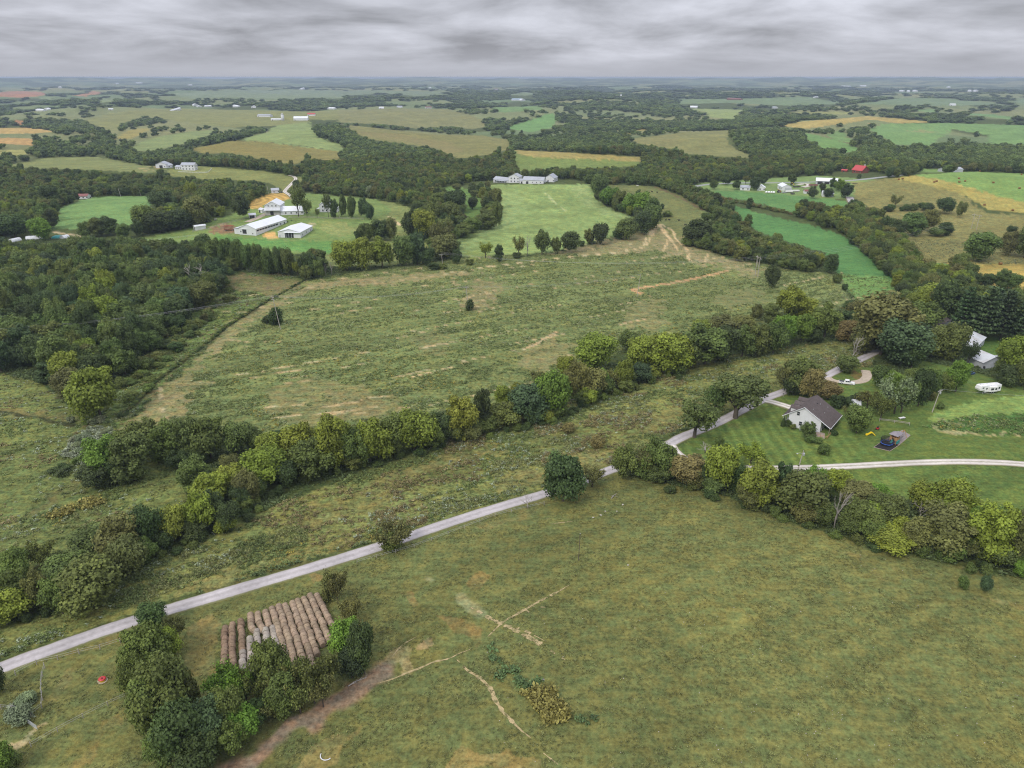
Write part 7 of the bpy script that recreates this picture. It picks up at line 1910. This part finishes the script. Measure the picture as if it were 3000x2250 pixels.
fence('board_fence', 'white rail fence round the garden of the two-storey ridge house', 'B2', [(280, 560), (380, 566), (480, 566), (505, 540)], 4, 1.4, 3, .08, .12, WHITE, WHITE)
fence('wire_fence', 'fence of posts on the slope below the long white barn', 'T5', [(840, 415), (930, 410), (1010, 400), (1100, 390), (1250, 375)], 6, 1.4, 2, .03, .12)
fence('wire_fence', 'fence along the road side of the near pasture', 'E2', [(90, 490), (200, 460), (390, 410), (600, 330), (900, 215), (1160, 155)], 5, 1.2, 2, .02, .07)

# ------------------------------------------------------------------ vehicles
def wheel(m, x, y, r, w):
    m.tube([(x, y - w / 2, r), (x, y + w / 2, r)], r, 14)


def wheels(root, spots, r=.36, w=.24):
    for x, y in spots:
        wo = MB(); wheel(wo, x, y, r, w); t = wo.obj('wheel', BLACK, root)
        ho = MB(); wheel(ho, x, y, r, w + .02); ho.v = [(a, b, r + (c - r) * .55) if True else 0 for a, b, c in ho.v]
        ho.v = [(x + (a - x) * .55, b, c) for a, b, c in ho.v]
        ho.obj('rim', GALV, t)


def prism(m, prof, y0, y1):
    """Side profile (x, z) swept across y."""
    n = len(prof)
    return m.add([(x, y0, z) for x, z in prof] + [(x, y1, z) for x, z in prof], [tuple(range(n)), tuple(range(2 * n - 1, n - 1, -1))] + [(i, n + i, n + (i + 1) % n, (i + 1) % n) for i in range(n)])


def pickup():
    p, rz, L = facade('T3', (1124, 246), (1206, 252)); k = 5.9 / 5.9
    t = empty('pickup_truck', tuple(p + np.array([0, 0, .12])), rz, 'white crew-cab pickup truck parked on the gravel loop', 'truck')
    prism(MB(), [(0, .55), (0, 1.05), (2.05, 1.05), (2.05, 1.12), (4.35, 1.12), (5.75, 1.02), (5.9, .8), (5.9, .5), (5.3, .42), (4.6, .42), (1.7, .42), (.6, .45)], -.95, .95).obj('body', VWHITE, t, bevel=.04)
    prism(MB(), [(2.1, 1.12), (2.25, 1.82), (3.75, 1.86), (4.5, 1.14)], -.85, .85).obj('cab', VWHITE, t, bevel=.05)
    for y in (-.87, .87):
        for xs in ([(2.42, 1.22), (2.48, 1.72), (3.15, 1.74), (3.15, 1.22)], [(3.25, 1.22), (3.25, 1.74), (3.7, 1.76), (4.2, 1.22)]):
            prism(MB(), xs, y - .012, y + .012).obj('side_window', GLASS, t)
    MB().slab([(4.46, -.72, 1.22), (4.46, .72, 1.22), (3.82, .7, 1.84), (3.82, -.7, 1.84)], .03).obj('windscreen', GLASS, t)
    MB().slab([(2.12, .7, 1.25), (2.12, -.7, 1.25), (2.22, -.68, 1.76), (2.22, .68, 1.76)], .02).obj('rear_window', GLASS, t)
    MB().box((1.05, 0, .985), (1.75, 1.6, .18)).obj('cargo_bed', DARK, t)
    wheels(t, [(1.1, -.86), (1.1, .86), (4.75, -.86), (4.75, .86)], .4, .26)
    for y in (-.7, .7):
        MB().box((5.86, y, .85), (.12, .36, .18)).obj('headlight', GLASS, t); MB().box((.0, y * 1.2, .9), (.06, .16, .26)).obj('tail_light', VRED, t)
    MB().box((5.9, 0, .56), (.14, 1.8, .2)).obj('bumper', GALV, t)
    MB().box((5.88, 0, .84), (.08, .9, .22)).obj('grille', DARK, t)


def camper():
    p, rz, L = facade('T3', (1946, 313), (2056, 302))
    t = empty('camper_trailer', tuple(p), rz, 'white fifth-wheel camper trailer parked on the mown slope', 'camper')
    LL = 9.4
    prism(MB(), [(.1, 1.55), (.0, 2.2), (.5, 3.25), (1.2, 3.4), (LL, 3.35), (LL, .75), (2.4, .7), (2.3, 1.5)], 0, 2.5).obj('body', VWHITE, t, bevel=.08)
    MB().box((5.6, -.3, 2.0), (3.6, .62, 2.0)).obj('slide_out', VWHITE, t)
    for x, z, w, h, y in ((5.0, 2.05, 1.3, .8, -.63), (6.6, 2.05, .8, .8, -.63), (8.5, 2.1, .9, .8, -.02), (3.0, 2.2, .6, .6, -.02), (1.4, 2.6, .7, .5, -.02)):
        MB().box((x, y, z), (w, .05, h)).obj('window', GLASS, t)
    MB().box((7.85, -.02, 1.75), (.7, .06, 1.9)).obj('door', GREYWALL, t)
    MB().box((4.8, -.015, 1.15), (8.6 - 2.6, .03, .12)).obj('stripe', VGREY, t)
    for x in (2.6, 6.4):
        MB().box((x, 1.25, 3.5), (1.0, .9, .3)).obj('roof_unit', VWHITE, t, bevel=.05)
    for x in (1.4, 4.4, 8.4):
        MB().box((x, 1.7, 3.42), (.4, .4, .14)).obj('roof_vent', GREYWALL, t)
    MB().tube([(.6, .12, 3.36), (LL - .3, .12, 3.36)], .08, 5).obj('awning_roll', GALV, t)
    wheels(t, [(5.6, .2), (6.5, .2), (5.6, 2.3), (6.5, 2.3)], .38, .24)
    for y in (.3, 2.2):
        MB().tube([(1.9, y, 0), (1.9, y, 1.5)], .06, 6).obj('landing_leg', GALV, t)


def car(f, x, y, rz, mat, label, group='vehicles of the white roadside farm', k=1.0):
    p = at(f, x, y)
    t = empty('parked_car', tuple(p), rz, label, 'car', group); t.scale = (k, k, k)
    prism(MB(), [(-2.2, .35), (-2.25, .8), (-1.9, .92), (1.0, .95), (2.1, .82), (2.25, .6), (2.2, .35)], -.88, .88).obj('body', mat, t, bevel=.05)
    prism(MB(), [(-1.75, .92), (-1.2, 1.42), (.35, 1.45), (1.15, .95)], -.76, .76).obj('cabin', mat, t, bevel=.05)
    for s in (-.775, .775):
        prism(MB(), [(-1.45, .98), (-1.1, 1.34), (.3, 1.36), (.85, .98)], s - .012, s + .012).obj('side_window', GLASS, t)
    MB().slab([(1.12, -.65, .98), (1.12, .65, .98), (.42, .62, 1.43), (.42, -.62, 1.43)], .02).obj('windscreen', GLASS, t)
    wheels(t, [(-1.4, -.8), (-1.4, .8), (1.4, -.8), (1.4, .8)], .32, .22)


def tractor(f, x, y, rz, mat, label):
    p = at(f, x, y)
    t = empty('tractor', tuple(p), rz, label, 'tractor', 'machines of the white roadside farm')
    MB().box((1.2, 0, 1.25), (1.9, .8, .8)).obj('bonnet', mat, t, bevel=.06)
    MB().box((-.5, 0, 1.9), (1.5, 1.4, 1.7)).obj('cab', GLASS, t, bevel=.05); MB().box((-.5, 0, 2.8), (1.7, 1.6, .14)).obj('cab_roof', mat, t, bevel=.04)
    MB().tube([(1.6, .2, 1.6), (1.6, .2, 2.6)], .06, 6).obj('exhaust', DARK, t)
    wheels(t, [(-.8, -.95), (-.8, .95)], .95, .5); wheels(t, [(1.7, -.8), (1.7, .8)], .55, .35)


pickup(); camper()
for _i, _x in enumerate((448, 465, 482, 498)):
    car('B4', _x, 263 + .5 * _i, 1.2, VWHITE, f'white parked car, {ordn(_i + 1)} of the row between small gabled house and red tractor', k=1.15)
car('B4', 567, 265, .3, VGREY, 'dark silver parked car right beside the red tractor', k=1.1)
car('T4', 1892, 1195, .4, VBLUE, 'small blue car beside the rust-stained metal shed', None)
tractor('B4', 532, 263, .4, VRED, 'red tractor in front of the bright white garage')
tractor('B4', 622, 214, .2, YELLOW, 'yellow machine in the yard behind the bright white garage')


def trailer(f, x, y, rz, L, mat, label, side=.5):
    p = at(f, x, y)
    t = empty('farm_trailer', tuple(p), rz, label, 'trailer', 'trailers of the white roadside farm')
    MB().box((0, 0, .85), (L, 2.2, .16)).obj('bed', DECK, t)
    for y in (-1.08, 1.08):
        MB().box((0, y, .93 + side / 2), (L, .06, side)).obj('side_board', mat, t)
    for xx in (-L / 2, L / 2):
        MB().box((xx, 0, .93 + side / 2), (.06, 2.2, side)).obj('end_board', mat, t)
    wheels(t, [(-L * .25, -1.1), (-L * .25, 1.1), (L * .25, -1.1), (L * .25, 1.1)], .4, .25)
    MB().tube([(L / 2, 0, .7), (L / 2 + 1.6, 0, .5)], .06, 5).obj('drawbar', GALV, t)


trailer('B4', 600, 263, .1, 7, VWHITE, 'white trailer in front of the bright white garage', 1.4)
trailer('B4', 642, 258, .1, 8, VWHITE, 'longer white trailer between garage and junk yard', 1.2)
trailer('B4', 624, 274, .3, 4, DARK, 'small dark trailer on the grass before the white trailers')
trailer('B4', 650, 228, .0, 8, DARK, 'dark flat trailer on the yard behind the garage', .7)
trailer('B4', 762, 220, .0, 9, RUSTROOF, 'rusty trailer beside the long low barn', 1.2)

# hay rack in the cattle yard
_p = at('B1', 490, 742)
_t = empty('hay_rack_wagon', tuple(_p), .3, 'red hay rack wagon on the brown cattle yard', 'wagon')
MB().box((0, 0, 1.0), (7.5, 2.5, .2)).obj('bed', LOGWALL, _t)
for _s in (-1.25, 1.25):
    for _i in range(9):
        MB().box((-3.6 + .9 * _i, _s, 2.4), (.14, .1, 2.8)).obj('slat', LOGWALL, _t)
    MB().box((0, _s, 3.8), (7.5, .12, .16)).obj('top_rail', VRED, _t)
for _x in (-3.7, 3.7):
    MB().box((_x, 0, 2.6), (.12, 2.5, 3.2)).obj('end_rack', RUSTROOF, _t)
wheels(_t, [(-2.5, -1.2), (-2.5, 1.2), (2.5, -1.2), (2.5, 1.2)], .5, .3)

# ------------------------------------------------------------------ garden toys beside the house
def border(root, pts, w=.18, h=.22):
    for i in range(len(pts)):
        MB().tube([pts[i], pts[(i + 1) % len(pts)]], w / 2, 4).obj('border_timber', DECK, root)


_Q, _ = hit(toS('T3', [(1330, 622), (1426, 645), (1482, 607), (1386, 584), (1545, 552), (1498, 522)]))
_o = _Q[0]
_t = empty('play_area', tuple(_o), 0, 'timber-edged black mulch and gravel pad under the trampoline and play tower', 'play pad')
_a = [tuple(q - _o + np.array([0, 0, .1])) for q in _Q[:4]]
MB().slab(_a, .3).obj('mulch', surf('black_mulch', (.03, .028, .028), .95, .1, .4, 5.0), _t); border(_t, _a)
_b = [tuple(q - _o + np.array([0, 0, .106])) for q in (_Q[2], _Q[4], _Q[5], _Q[3])]
MB().slab(_b, .3).obj('gravel', surf('mixed_gravel', (.24, .21, .2), .95, .1, .5, 3.0), _t); border(_t, _b)
_p = at('T3', 1405, 606)
_t = empty('trampoline', tuple(_p), .3, 'blue-edged trampoline inside a black safety net', 'trampoline'); _t.scale = (.88, .88, .95)
_n = 10
_c = lambda r, z, k: (r * math.cos(2 * math.pi * k / _n), r * math.sin(2 * math.pi * k / _n), z)
MB().lathe([(1.75, .88), (1.75, .92)], 20).obj('jumping_mat', BLACK, _t)
_m = MB(); _V = [_c(1.75, .9, k) for k in range(_n)] + [_c(2.2, .93, k) for k in range(_n)] + [_c(2.25, .78, k) for k in range(_n)]
_m.add(_V, [(k, _n + k, _n + (k + 1) % _n, (k + 1) % _n) for k in range(_n)] + [(_n + k, 2 * _n + k, 2 * _n + (k + 1) % _n, _n + (k + 1) % _n) for k in range(_n)]); _m.obj('edge_pad', BLUEPAD, _t)
for _k in range(_n):
    MB().tube([_c(2.15, .05, _k), _c(2.15, 2.75, _k)], .035, 5).obj('net_pole', BLACK, _t)
_nm = new_mat('safety_net'); _nt2 = _nm.node_tree
_bb = N(_nt2, 'ShaderNodeBsdfPrincipled', inp={'Base Color': (.015, .015, .018, 1), 'Roughness': .8, 'Alpha': .62}); _oo = N(_nt2, 'ShaderNodeOutputMaterial'); _nt2.links.new(_bb.outputs[0], _oo.inputs[0])
_m = MB(); _m.add([_c(2.12, .95, k) for k in range(_n)] + [_c(2.12, 2.7, k) for k in range(_n)], [(k, (k + 1) % _n, _n + (k + 1) % _n, _n + k) for k in range(_n)]); _m.obj('net', _nm, _t)
_p = at('T3', 1448, 596)
_t = empty('play_tower', tuple(_p), R(38), 'wooden play tower with grey hipped roof, slide and swing beam', 'playset')
for _x, _y in ((-1, -1), (1, -1), (1, 1), (-1, 1)):
    MB().box((_x * 1.0, _y * 1.0, 1.7), (.12, .12, 3.6)).obj('post', WOOD, _t)
MB().box((0, 0, 1.5), (2.2, 2.2, .12)).obj('platform', WOOD, _t)
for _i in range(5):
    for _a, _b, _c2, _d in ((0, -1.06, 2.1, .05), (0, 1.06, 2.1, .05), (-1.06, 0, .05, 2.1), (1.06, 0, .05, 2.1)):
        MB().box((_a, _b, 1.62 + .19 * _i), (_c2, _d, .16)).obj('wall_board', WOOD, _t)
_rr = MB(); _rr.add([(-1.5, -1.5, 3.25), (1.5, -1.5, 3.25), (1.5, 1.5, 3.25), (-1.5, 1.5, 3.25), (0, 0, 4.35), (0, 0, 3.2)], [(0, 1, 4), (1, 2, 4), (2, 3, 4), (3, 0, 4), (3, 2, 1, 0)]); _rr.obj('roof', SLATE, _t)
MB().slab([(-3.4, -.35, .15), (-3.4, .35, .15), (-1.05, .35, 1.6), (-1.05, -.35, 1.6)][::-1], .05).obj('slide', TEAL, _t)
MB().box((0, -1.25, .9), (1.6, .3, 1.0)).obj('play_panel', TEAL, _t)
MB().tube([(1.0, 0, 2.7), (6.4, 0, 2.7)], .09, 6).obj('swing_beam', WOOD, _t)
for _y in (-1.1, 1.1):
    MB().tube([(6.4, 0, 2.75), (6.7, _y, .0)], .08, 6).obj('swing_leg', WOOD, _t)
for _x in (2.4, 3.9, 5.4):
    _sw = MB().box((_x, 0, .55), (.5, .22, .05)).obj('swing_seat', BLACK, _t)
    for _d in (-.24, .24):
        MB().tube([(_x + _d, 0, .55), (_x + _d, 0, 2.65)], .02, 4).obj('chain', BLACK, _sw)
MB().slab([(1.2, -1.0, 2.95), (3.6, -1.0, 2.95), (3.6, .9, 2.95), (1.2, .9, 2.95)], .06).obj('canopy', SLATE, _t)
MB().box((2.2, .6, .6), (1.6, .9, 1.2)).obj('climbing_frame', DARK, _t)
_p = at('T3', 1312, 551)
_t = empty('yellow_slide', tuple(_p), -.15, 'bright yellow arched plastic slide lying on the lawn', 'toy slide')
_t.scale = (.56, .6, .6)
_V = []; _F = []
_pr = [(-2.6, .15), (-2.2, .5), (-1.5, .55), (-.8, 1.1), (-.1, 1.75), (.7, 1.7), (1.5, 1.1), (2.2, .45), (2.7, .1)]
for _x, _z in _pr:
    for _y, _dz in ((-.62, .0), (-.62, .42), (-.45, .42), (-.42, .1), (.42, .1), (.45, .42), (.62, .42), (.62, .0)):
        _V.append((_x, _y, max(.0, _z + _dz - .1)))
for _i in range(len(_pr) - 1):
    for _k in range(8):
        _F.append((_i * 8 + _k, _i * 8 + (_k + 1) % 8, (_i + 1) * 8 + (_k + 1) % 8, (_i + 1) * 8 + _k))
MB().add(_V, _F).obj('chute', YELLOW, _t)
MB().box((-2.3, 0, .3), (1.0, 1.3, .55)).obj('landing', YELLOW, _t, bevel=.1)
_p = at('T3', 1353, 516)
_t = empty('push_mower', tuple(_p), .8, 'small dark garden machine with red base near the thin tree', 'mower')
MB().box((0, 0, .45), (1.3, .8, .4)).obj('deck', VRED, _t, bevel=.08); MB().box((.1, 0, .85), (.6, .5, .5)).obj('engine', BLACK, _t, bevel=.05)
for _y in (-.3, .3):
    MB().tube([(-.5, _y, .6), (-1.2, _y, 1.4)], .03, 5).obj('handle', BLACK, _t)
wheels(_t, [(-.5, -.45), (-.5, .45), (.5, -.45), (.5, .45)], .22, .12)
_p = at('T3', 1496, 454)
_t = empty('garden_bench', tuple(_p), .3, 'pale bench standing under the thin trees near the rail fence', 'bench')
MB().box((0, 0, .48), (2.4, .9, .08)).obj('seat', VWHITE, _t)
for _x in (-.9, .9):
    MB().box((_x, 0, .22), (.1, .7, .46)).obj('leg', POST, _t)
_p = at('T3', 800, 325)
_t = empty('mailbox', tuple(_p), .2, 'dark mailbox on a post where the driveway meets the road', 'mailbox')
MB().box((0, 0, .55), (.12, .12, 1.2)).obj('post', POST, _t); MB().tube([(-.3, 0, 1.25), (.3, 0, 1.25)], .17, 8).obj('box', DARK, _t)

# mineral feeder in the pasture
_p = at('E1', 587, 1160)
_t = empty('mineral_feeder', tuple(_p), .4, 'round mineral feeder with red rubber lid on a yellow tub', 'feeder')
MB().lathe([(.55, 0), (.62, .25), (.55, .5)], 16).obj('tub', YELLOW, _t, True)
MB().lathe([(.15, .62), (.5, .72), (.72, .62), (.76, .5), (.6, .46)], 16).obj('lid', VRED, _t, True)
MB().lathe([(.02, .82), (.12, .8), (.14, .68)], 8).obj('knob', BLACK, _t)
MB().lathe([(.95, .03), (1.0, .08)], 16).obj('trodden_base', surf('dusty_soil', (.4, .34, .24), .95), _t)
_p = at('E1', 188, 1425)
_t = empty('field_gate', tuple(_p), -.5, 'grey tubular gate leaning at the pen corner', 'gate')
for _k in range(5):
    MB().tube([(-1.6, 0, .25 + .25 * _k), (1.6, 0, .25 + .25 * _k)], .03, 5).obj('bar', GALV, _t)
for _x in (-1.6, 0, 1.6):
    MB().tube([(_x, 0, .05), (_x, 0, 1.3)], .035, 5).obj('upright', GALV, _t)


def branch(f, x, y, rz, L, label, seed):
    r = np.random.default_rng(seed); p = at(f, x, y)
    m = MB(); pts = [np.array([L * s, .25 * L * math.sin(2.4 * s) * .5, .18 + .1 * r.random()]) for s in np.linspace(0, 1, 6)]
    m.tube(pts, [.14, .12, .1, .08, .06, .03], 6)
    for k in range(5):
        q = pts[1 + k % 4]; m.tube([q, q + np.array([L * .16, r.normal() * L * .12, .3 * r.random()]), q + np.array([L * .28, r.normal() * L * .2, .3 * r.random()])], [.06, .04, .015], 5)
    t = empty('fallen_branch', tuple(p), rz, label, 'branch', 'fallen branches')
    m.obj('limb', DEADWOOD, t)


branch('E2', 1545, 122, .9, 3.2, 'pale fallen branch in the pasture below the front tree line', 1)
branch('E2', 40, 1195, .5, 4.0, 'curved fallen branch beside the brown dirt track', 2)
branch('E1', 1170, 1625, .8, 3.5, 'forked grey branch at the foot of the bale grove', 3)
branch('T2', 1500, 850, 2.6, 7, 'fallen limb leaning out of the creek hedgerow', 4)
_p = at('E1', 1868, 1588)
_t = empty('feed_ring', tuple(_p), 0, 'half of a pale feed ring lying in the dry grass by the dirt track', 'feed ring')
MB().tube([(1.1 * math.cos(a), 1.1 * math.sin(a), .15) for a in np.linspace(2.9, 5.6, 12)], .09, 6).obj('hoop', WHITE, _t)

# ------------------------------------------------------------------ cattle
def cow_mesh():
    V = [(-.95, 0, 1.12), (-.5, 0, 1.12), (0, 0, 1.08), (.5, 0, 1.1), (.85, 0, 1.18), (1.15, 0, 1.42), (1.4, 0, 1.38), (1.68, 0, 1.18)]
    E = [(i, i + 1) for i in range(7)]; Rr = [.3, .38, .42, .38, .3, .19, .17, .09]
    for x, b in ((-.75, 0), (.6, 3)):
        for y in (-.24, .24):
            k = len(V); kx = x - .05 if x < 0 else x
            V += [(x, y, .85), (kx, y, .45), (x + (.06 if x < 0 else 0), y, .0)]; E += [(b if b else 0, k), (k, k + 1), (k + 1, k + 2)]; Rr += [.17, .09, .075]
    k = len(V); V += [(-1.22, 0, 1.05), (-1.28, 0, .5)]; E += [(0, k), (k, k + 1)]; Rr += [.05, .035]
    for y in (-.3, .3):
        k = len(V); V += [(1.36, y, 1.5)]; E += [(6, k)]; Rr += [.05]
    me = bpy.data.meshes.new('cow'); me.from_pydata(V, E, [])
    o = bpy.data.objects.new('cow', me); scene.collection.objects.link(o)
    o.modifiers.new('skin', 'SKIN')
    for v, r in zip(me.skin_vertices[0].data, Rr):
        v.radius = (r, r)
    me.skin_vertices[0].data[2].use_root = True
    sb = o.modifiers.new('sub', 'SUBSURF'); sb.levels = 1; sb.render_levels = 1
    dg = bpy.context.evaluated_depsgraph_get()
    out = bpy.data.meshes.new_from_object(o.evaluated_get(dg))
    out.materials.append(HIDE)
    bpy.data.objects.remove(o)
    return out


COW = cow_mesh()
_cl = [('B1', 222, 650, 0, 'black cow below the field shelter slope, {} of two by the wood'), ('B1', 265, 644, 0, ''), ('B1', 325, 624, 1, 'white cow apart from the two black ones near the field shelter'),
       ('T6', 1888, 530, 0, ''), ('T6', 1904, 532, 0, ''), ('T6', 1920, 527, 0, ''), ('T6', 1950, 531, 0, ''), ('T6', 2002, 692, 0, ''), ('T6', 2020, 692, 0, ''), ('T6', 2078, 696, 0, ''), ('T6', 2116, 722, 0, ''), ('T6', 1835, 493, 1, 'white animal alone at the top of the cattle slope'),
       ('B2', 762, 265, 0, ''), ('B2', 778, 264, 0, ''), ('B2', 796, 263, 0, ''), ('B2', 812, 263, 0, ''), ('B2', 838, 266, 0, '')]
_rc = np.random.default_rng(4); _kk = {}
for _f, _x, _y, _w, _lb in _cl:
    _g = {'B1': 'black cow grazing near the field shelter, {} from the wood', 'T6': 'black cow on the upper cattle slope, {} from the hayfield row' if _y < 600 else 'black cow on the lower cattle slope, {} from the soil tracks', 'B2': 'black cow in the far pale pasture below the silo, {} from the woods'}[_f]
    if not _w:
        _kk[_g] = _kk.get(_g, 0) + 1; _lb = _g.format(ordn(_kk[_g]))
    _p = at(_f, _x, _y)
    _o = bpy.data.objects.new('cow', COW); _o.location = tuple(_p); _o.rotation_euler = (0, 0, _rc.uniform(0, 6.28)); _o.color = (.6, .58, .54, 1) if _w else (.022, .02, .018, 1)
    link(_o); tag(_o, _lb, 'cow', 'cattle at pasture')

# ------------------------------------------------------------------ weeds, tall grass and stones
def tuft(seed, n, size, up, spread, h):
    L = Leaves(seed); r = L.r
    P = np.stack([r.normal(size=n) * spread, r.normal(size=n) * spread, r.uniform(.1, 1, n) * h], 1)
    L.quads(P, sph(r, n) * .8 + np.array([0, 0, up]), np.full(n, size), r.random(n))
    return L.mesh('tuft', LEAFI)


_tc2 = coll('weed', [tuft(400, 12, .22, .9, .28, .55), tuft(401, 10, .2, .6, .24, .7), tuft(402, 14, .17, .5, .3, .8), tuft(403, 9, .26, 1.0, .3, .4)])


LEFTM = [i for i, f in enumerate(FIELDS) if f[0] == 'meadow' and f[4] == 'D'][1]


def weeds():
    r = np.random.default_rng(12)
    n = 560000
    # even cover in the picture's depth range, thinned by what grows there
    y = 86 + (560 - 86) * r.random(n) ** 1.12; x = r.uniform(-.76, .76, n) * (y + 60)
    idx, col, amp, dry = land(x, y)
    names = [f[0] for f in FIELDS]
    big = [i for i, f in enumerate(FIELDS) if f[0] == 'pasture' and f[4] == 'D'][0]
    den = np.zeros(n); kind = np.zeros(n, int)
    m = idx == big; den[m] = .36; kind[m] = 1
    for i, f in enumerate(FIELDS):
        if f[0] == 'meadow' and f[4] in ('D', 'T3', 'T4'):
            m = idx == i; den[m] = .42 if f[4] != 'T4' else .22; kind[m] = 2 if f[4] == 'D' else 1
        if f[0] == 'hillside' and f[4] == 'T4':
            m = idx == i; den[m] = .3; kind[m] = 3
    m = idx == LEFTM; den[m] = .2
    m = idx < 0; den[m] = .35; kind[m] = 4
    last = [i for i, f in enumerate(FIELDS) if f[0] == 'pasture' and f[4] == 'D'][-1]
    m = idx == last; den[m] = .3; kind[m] = 5
    ua = x * _c25 + y * _s25; va = -x * _s25 + y * _c25
    cl = .5 * fbm(x / 7, y / 7, 61, 3) + .5 * fbm(ua / 16, va / 2.6, 64, 2)
    den = den * (.15 + 1.5 * smooth(cl, .38, .6)) * np.clip(1 - 2.1 * dry, 0, 1)
    for pl, k, dd in WPATCH:
        m = inpoly(x + (vn(x / 3, y / 3, 71) - .5) * 3, y + (vn(x / 3, y / 3, 72) - .5) * 3, pl); den[m] = dd; kind[m] = k
    ok = r.random(n) < den
    for pl in RDLINES:
        ok &= seg_dist(x, y, pl) > 3.2
    x, y, col, kind, cl = x[ok], y[ok], col[ok], kind[ok], cl[ok]
    n = len(x); z = terr(x, y)
    pat = fbm(x / 14, y / 14, 62, 2); u = r.random(n)
    tint = np.tile(np.array([.108, .138, .044]), (n, 1)) * (.75 + .6 * pat[:, None])
    pale = (u < .22) & (kind == 1) & (vn(x / 22, y / 22, 63) > .42); tint[pale] = (.22, .245, .125)
    gold = (u > .9) & (vn(x / 18, y / 18, 64) > .62) & (kind <= 2); tint[gold] = (.24, .2, .04)
    k2 = kind == 2
    w = k2 & (u < .16) & (vn(x / 20, y / 20, 65) > .45); tint[w] = (.23, .265, .18)
    br = k2 & (vn(x / 16, y / 11, 66) > .64) & (u > .2); tint[br] = np.array([.16, .135, .06]) * (.7 + .7 * r.random((br.sum(), 1)))
    ol = k2 & (vn(x / 12, y / 12, 67) > .55) & ~br & (u > .3); tint[ol] = np.array([.15, .16, .06])
    k3 = kind == 3; tint[k3] = np.array([.15, .165, .085]) * (.6 + .7 * r.random((k3.sum(), 1)))
    k4 = kind == 4; tint[k4] = np.array([.085, .115, .045])
    k5 = kind == 5; tint[k5] = col[k5] * r.uniform(.75, 1.2, (k5.sum(), 1))
    k6 = kind == 6; tint[k6] = np.array([.21, .19, .055]) * (.7 + .6 * r.random((k6.sum(), 1)))
    k7 = kind == 7; tint[k7] = np.array([.08, .125, .045]) * (.7 + .6 * r.random((k7.sum(), 1)))
    k8 = kind == 8; tint[k8] = np.array([.2, .225, .15]) * (.7 + .5 * r.random((k8.sum(), 1)))
    tint = tint * r.uniform(.95, 1.6, (n, 1))
    s = np.array([.5, .75, .85, .6, 1.0, .36, 1.3, 1.0, 1.2])[kind] * r.uniform(.6, 1.35, n) * (.8 + .6 * cl)
    hh = s * np.where(kind == 6, 1.3, .9)
    print('weeds', n)
    gn_scatter('weeds', np.stack([x, y, z - .03], 1), rotz(n, r), np.stack([s, s, hh], 1), tint, r.integers(0, 4, n), _tc2)


def wp(f, pts):
    return hit(toS(f, dens(pts, 30, True)))[0][:, :2]


WPATCH = [(wp('E2', [(1000, 1200), (1080, 1190), (1190, 1230), (1300, 1330), (1335, 1400), (1270, 1445), (1180, 1380), (1060, 1280)]), 6, .8), (wp('E2', [(820, 940), (870, 960), (900, 1050), (1000, 1090), (1130, 1150), (1160, 1200), (1000, 1200), (920, 1130), (860, 1040)]), 7, .4),
          (wp('T1', [(430, 560), (500, 510), (640, 505), (690, 550), (600, 640), (520, 730), (450, 720), (360, 660)]), 8, .55), (wp('T1', [(430, 960), (560, 910), (630, 950), (520, 990), (300, 1050), (290, 1030)]), 6, .3),
          (wp('E1', [(30, 1330), (110, 1290), (190, 1360), (160, 1410), (60, 1400)]), 8, .4), (wp('E2', [(1540, 1360), (1330, 1410), (1480, 1500), (1400, 1480)]), 7, .15)]
RDLINES = []
for _nm in ('road', 'gravel_road', 'driveway', 'driveway.001'):
    _me = bpy.data.objects[_nm].data
    _v = np.empty(len(_me.vertices) * 3); _me.vertices.foreach_get('co', _v); _v = _v.reshape(-1, 7, 3)[:, 3, :2]
    RDLINES.append(_v[::4])
weeds()


def stones():
    r = np.random.default_rng(2)
    v, f = ICO_V, ICO_F
    spots = []
    for fx, fy, n in (('E3', (400, 1400), 1), ):
        pass
    P = np.stack([r.uniform(0, 1952, 150), r.uniform(450, 1659, 150)], 1)
    P = np.vstack([P, np.stack([r.normal(820, 60, 16), r.normal(1440, 50, 16)], 1), np.array([[80, 340], [1725, 780], [1805, 775], [1155 - 1952, 1150], [1015, 442], [1270, 585]])])
    W, _ = hit(toS('E3', P))
    W2, _ = hit(toS('E2', np.stack([r.uniform(700, 1952, 40), r.uniform(600, 1659, 40)], 1)))
    W3, _ = hit(toS('E2', np.array([[1440, 228], [1480, 212], [1510, 192], [1575, 192], [1610, 155], [1485, 215], [1640, 500], [1155, 1155]])))
    W = np.vstack([W, W2, W3]); k = len(W)
    m = MB()
    for i, p in enumerate(W):
        s = r.uniform(.05, .14) if i < k - 8 else r.uniform(.25, .4)
        m.add(p + v * np.array([s, s * .8, s * .5]) * r.uniform(.7, 1.2, (len(v), 1)) + np.array([0, 0, s * .3]), f)
    o = m.obj('field_stones', surf('pale_limestone', (.42, .39, .34), .9, .2, .15, 4.0))
    tag(o, kind='stuff')


stones()

# ------------------------------------------------------------------ the air
def haze():
    m = new_mat('haze'); nt = m.node_tree
    v = N(nt, 'ShaderNodeVolumePrincipled')
    v.inputs['Color'].default_value = (.50, .61, .78, 1)
    v.inputs['Density'].default_value = HAZE
    v.inputs['Anisotropy'].default_value = 0.0
    o = N(nt, 'ShaderNodeOutputMaterial'); nt.links.new(v.outputs[0], o.inputs['Volume'])
    lo, hi = -75.0, 117.0
    b = MB().box((0, 9450, (lo + hi) / 2), (40000, 19500, hi - lo)).obj('haze', m)
    tag(b, kind='stuff')


HAZE = 8.3e-5
haze()

_dup = {k: v for k, v in LABELS.items() if len(v) > 1}
print('duplicate labels:', len(_dup), list(_dup.items())[:6])
print('long labels:', [k for k in LABELS if len(k.split()) > 16][:6])
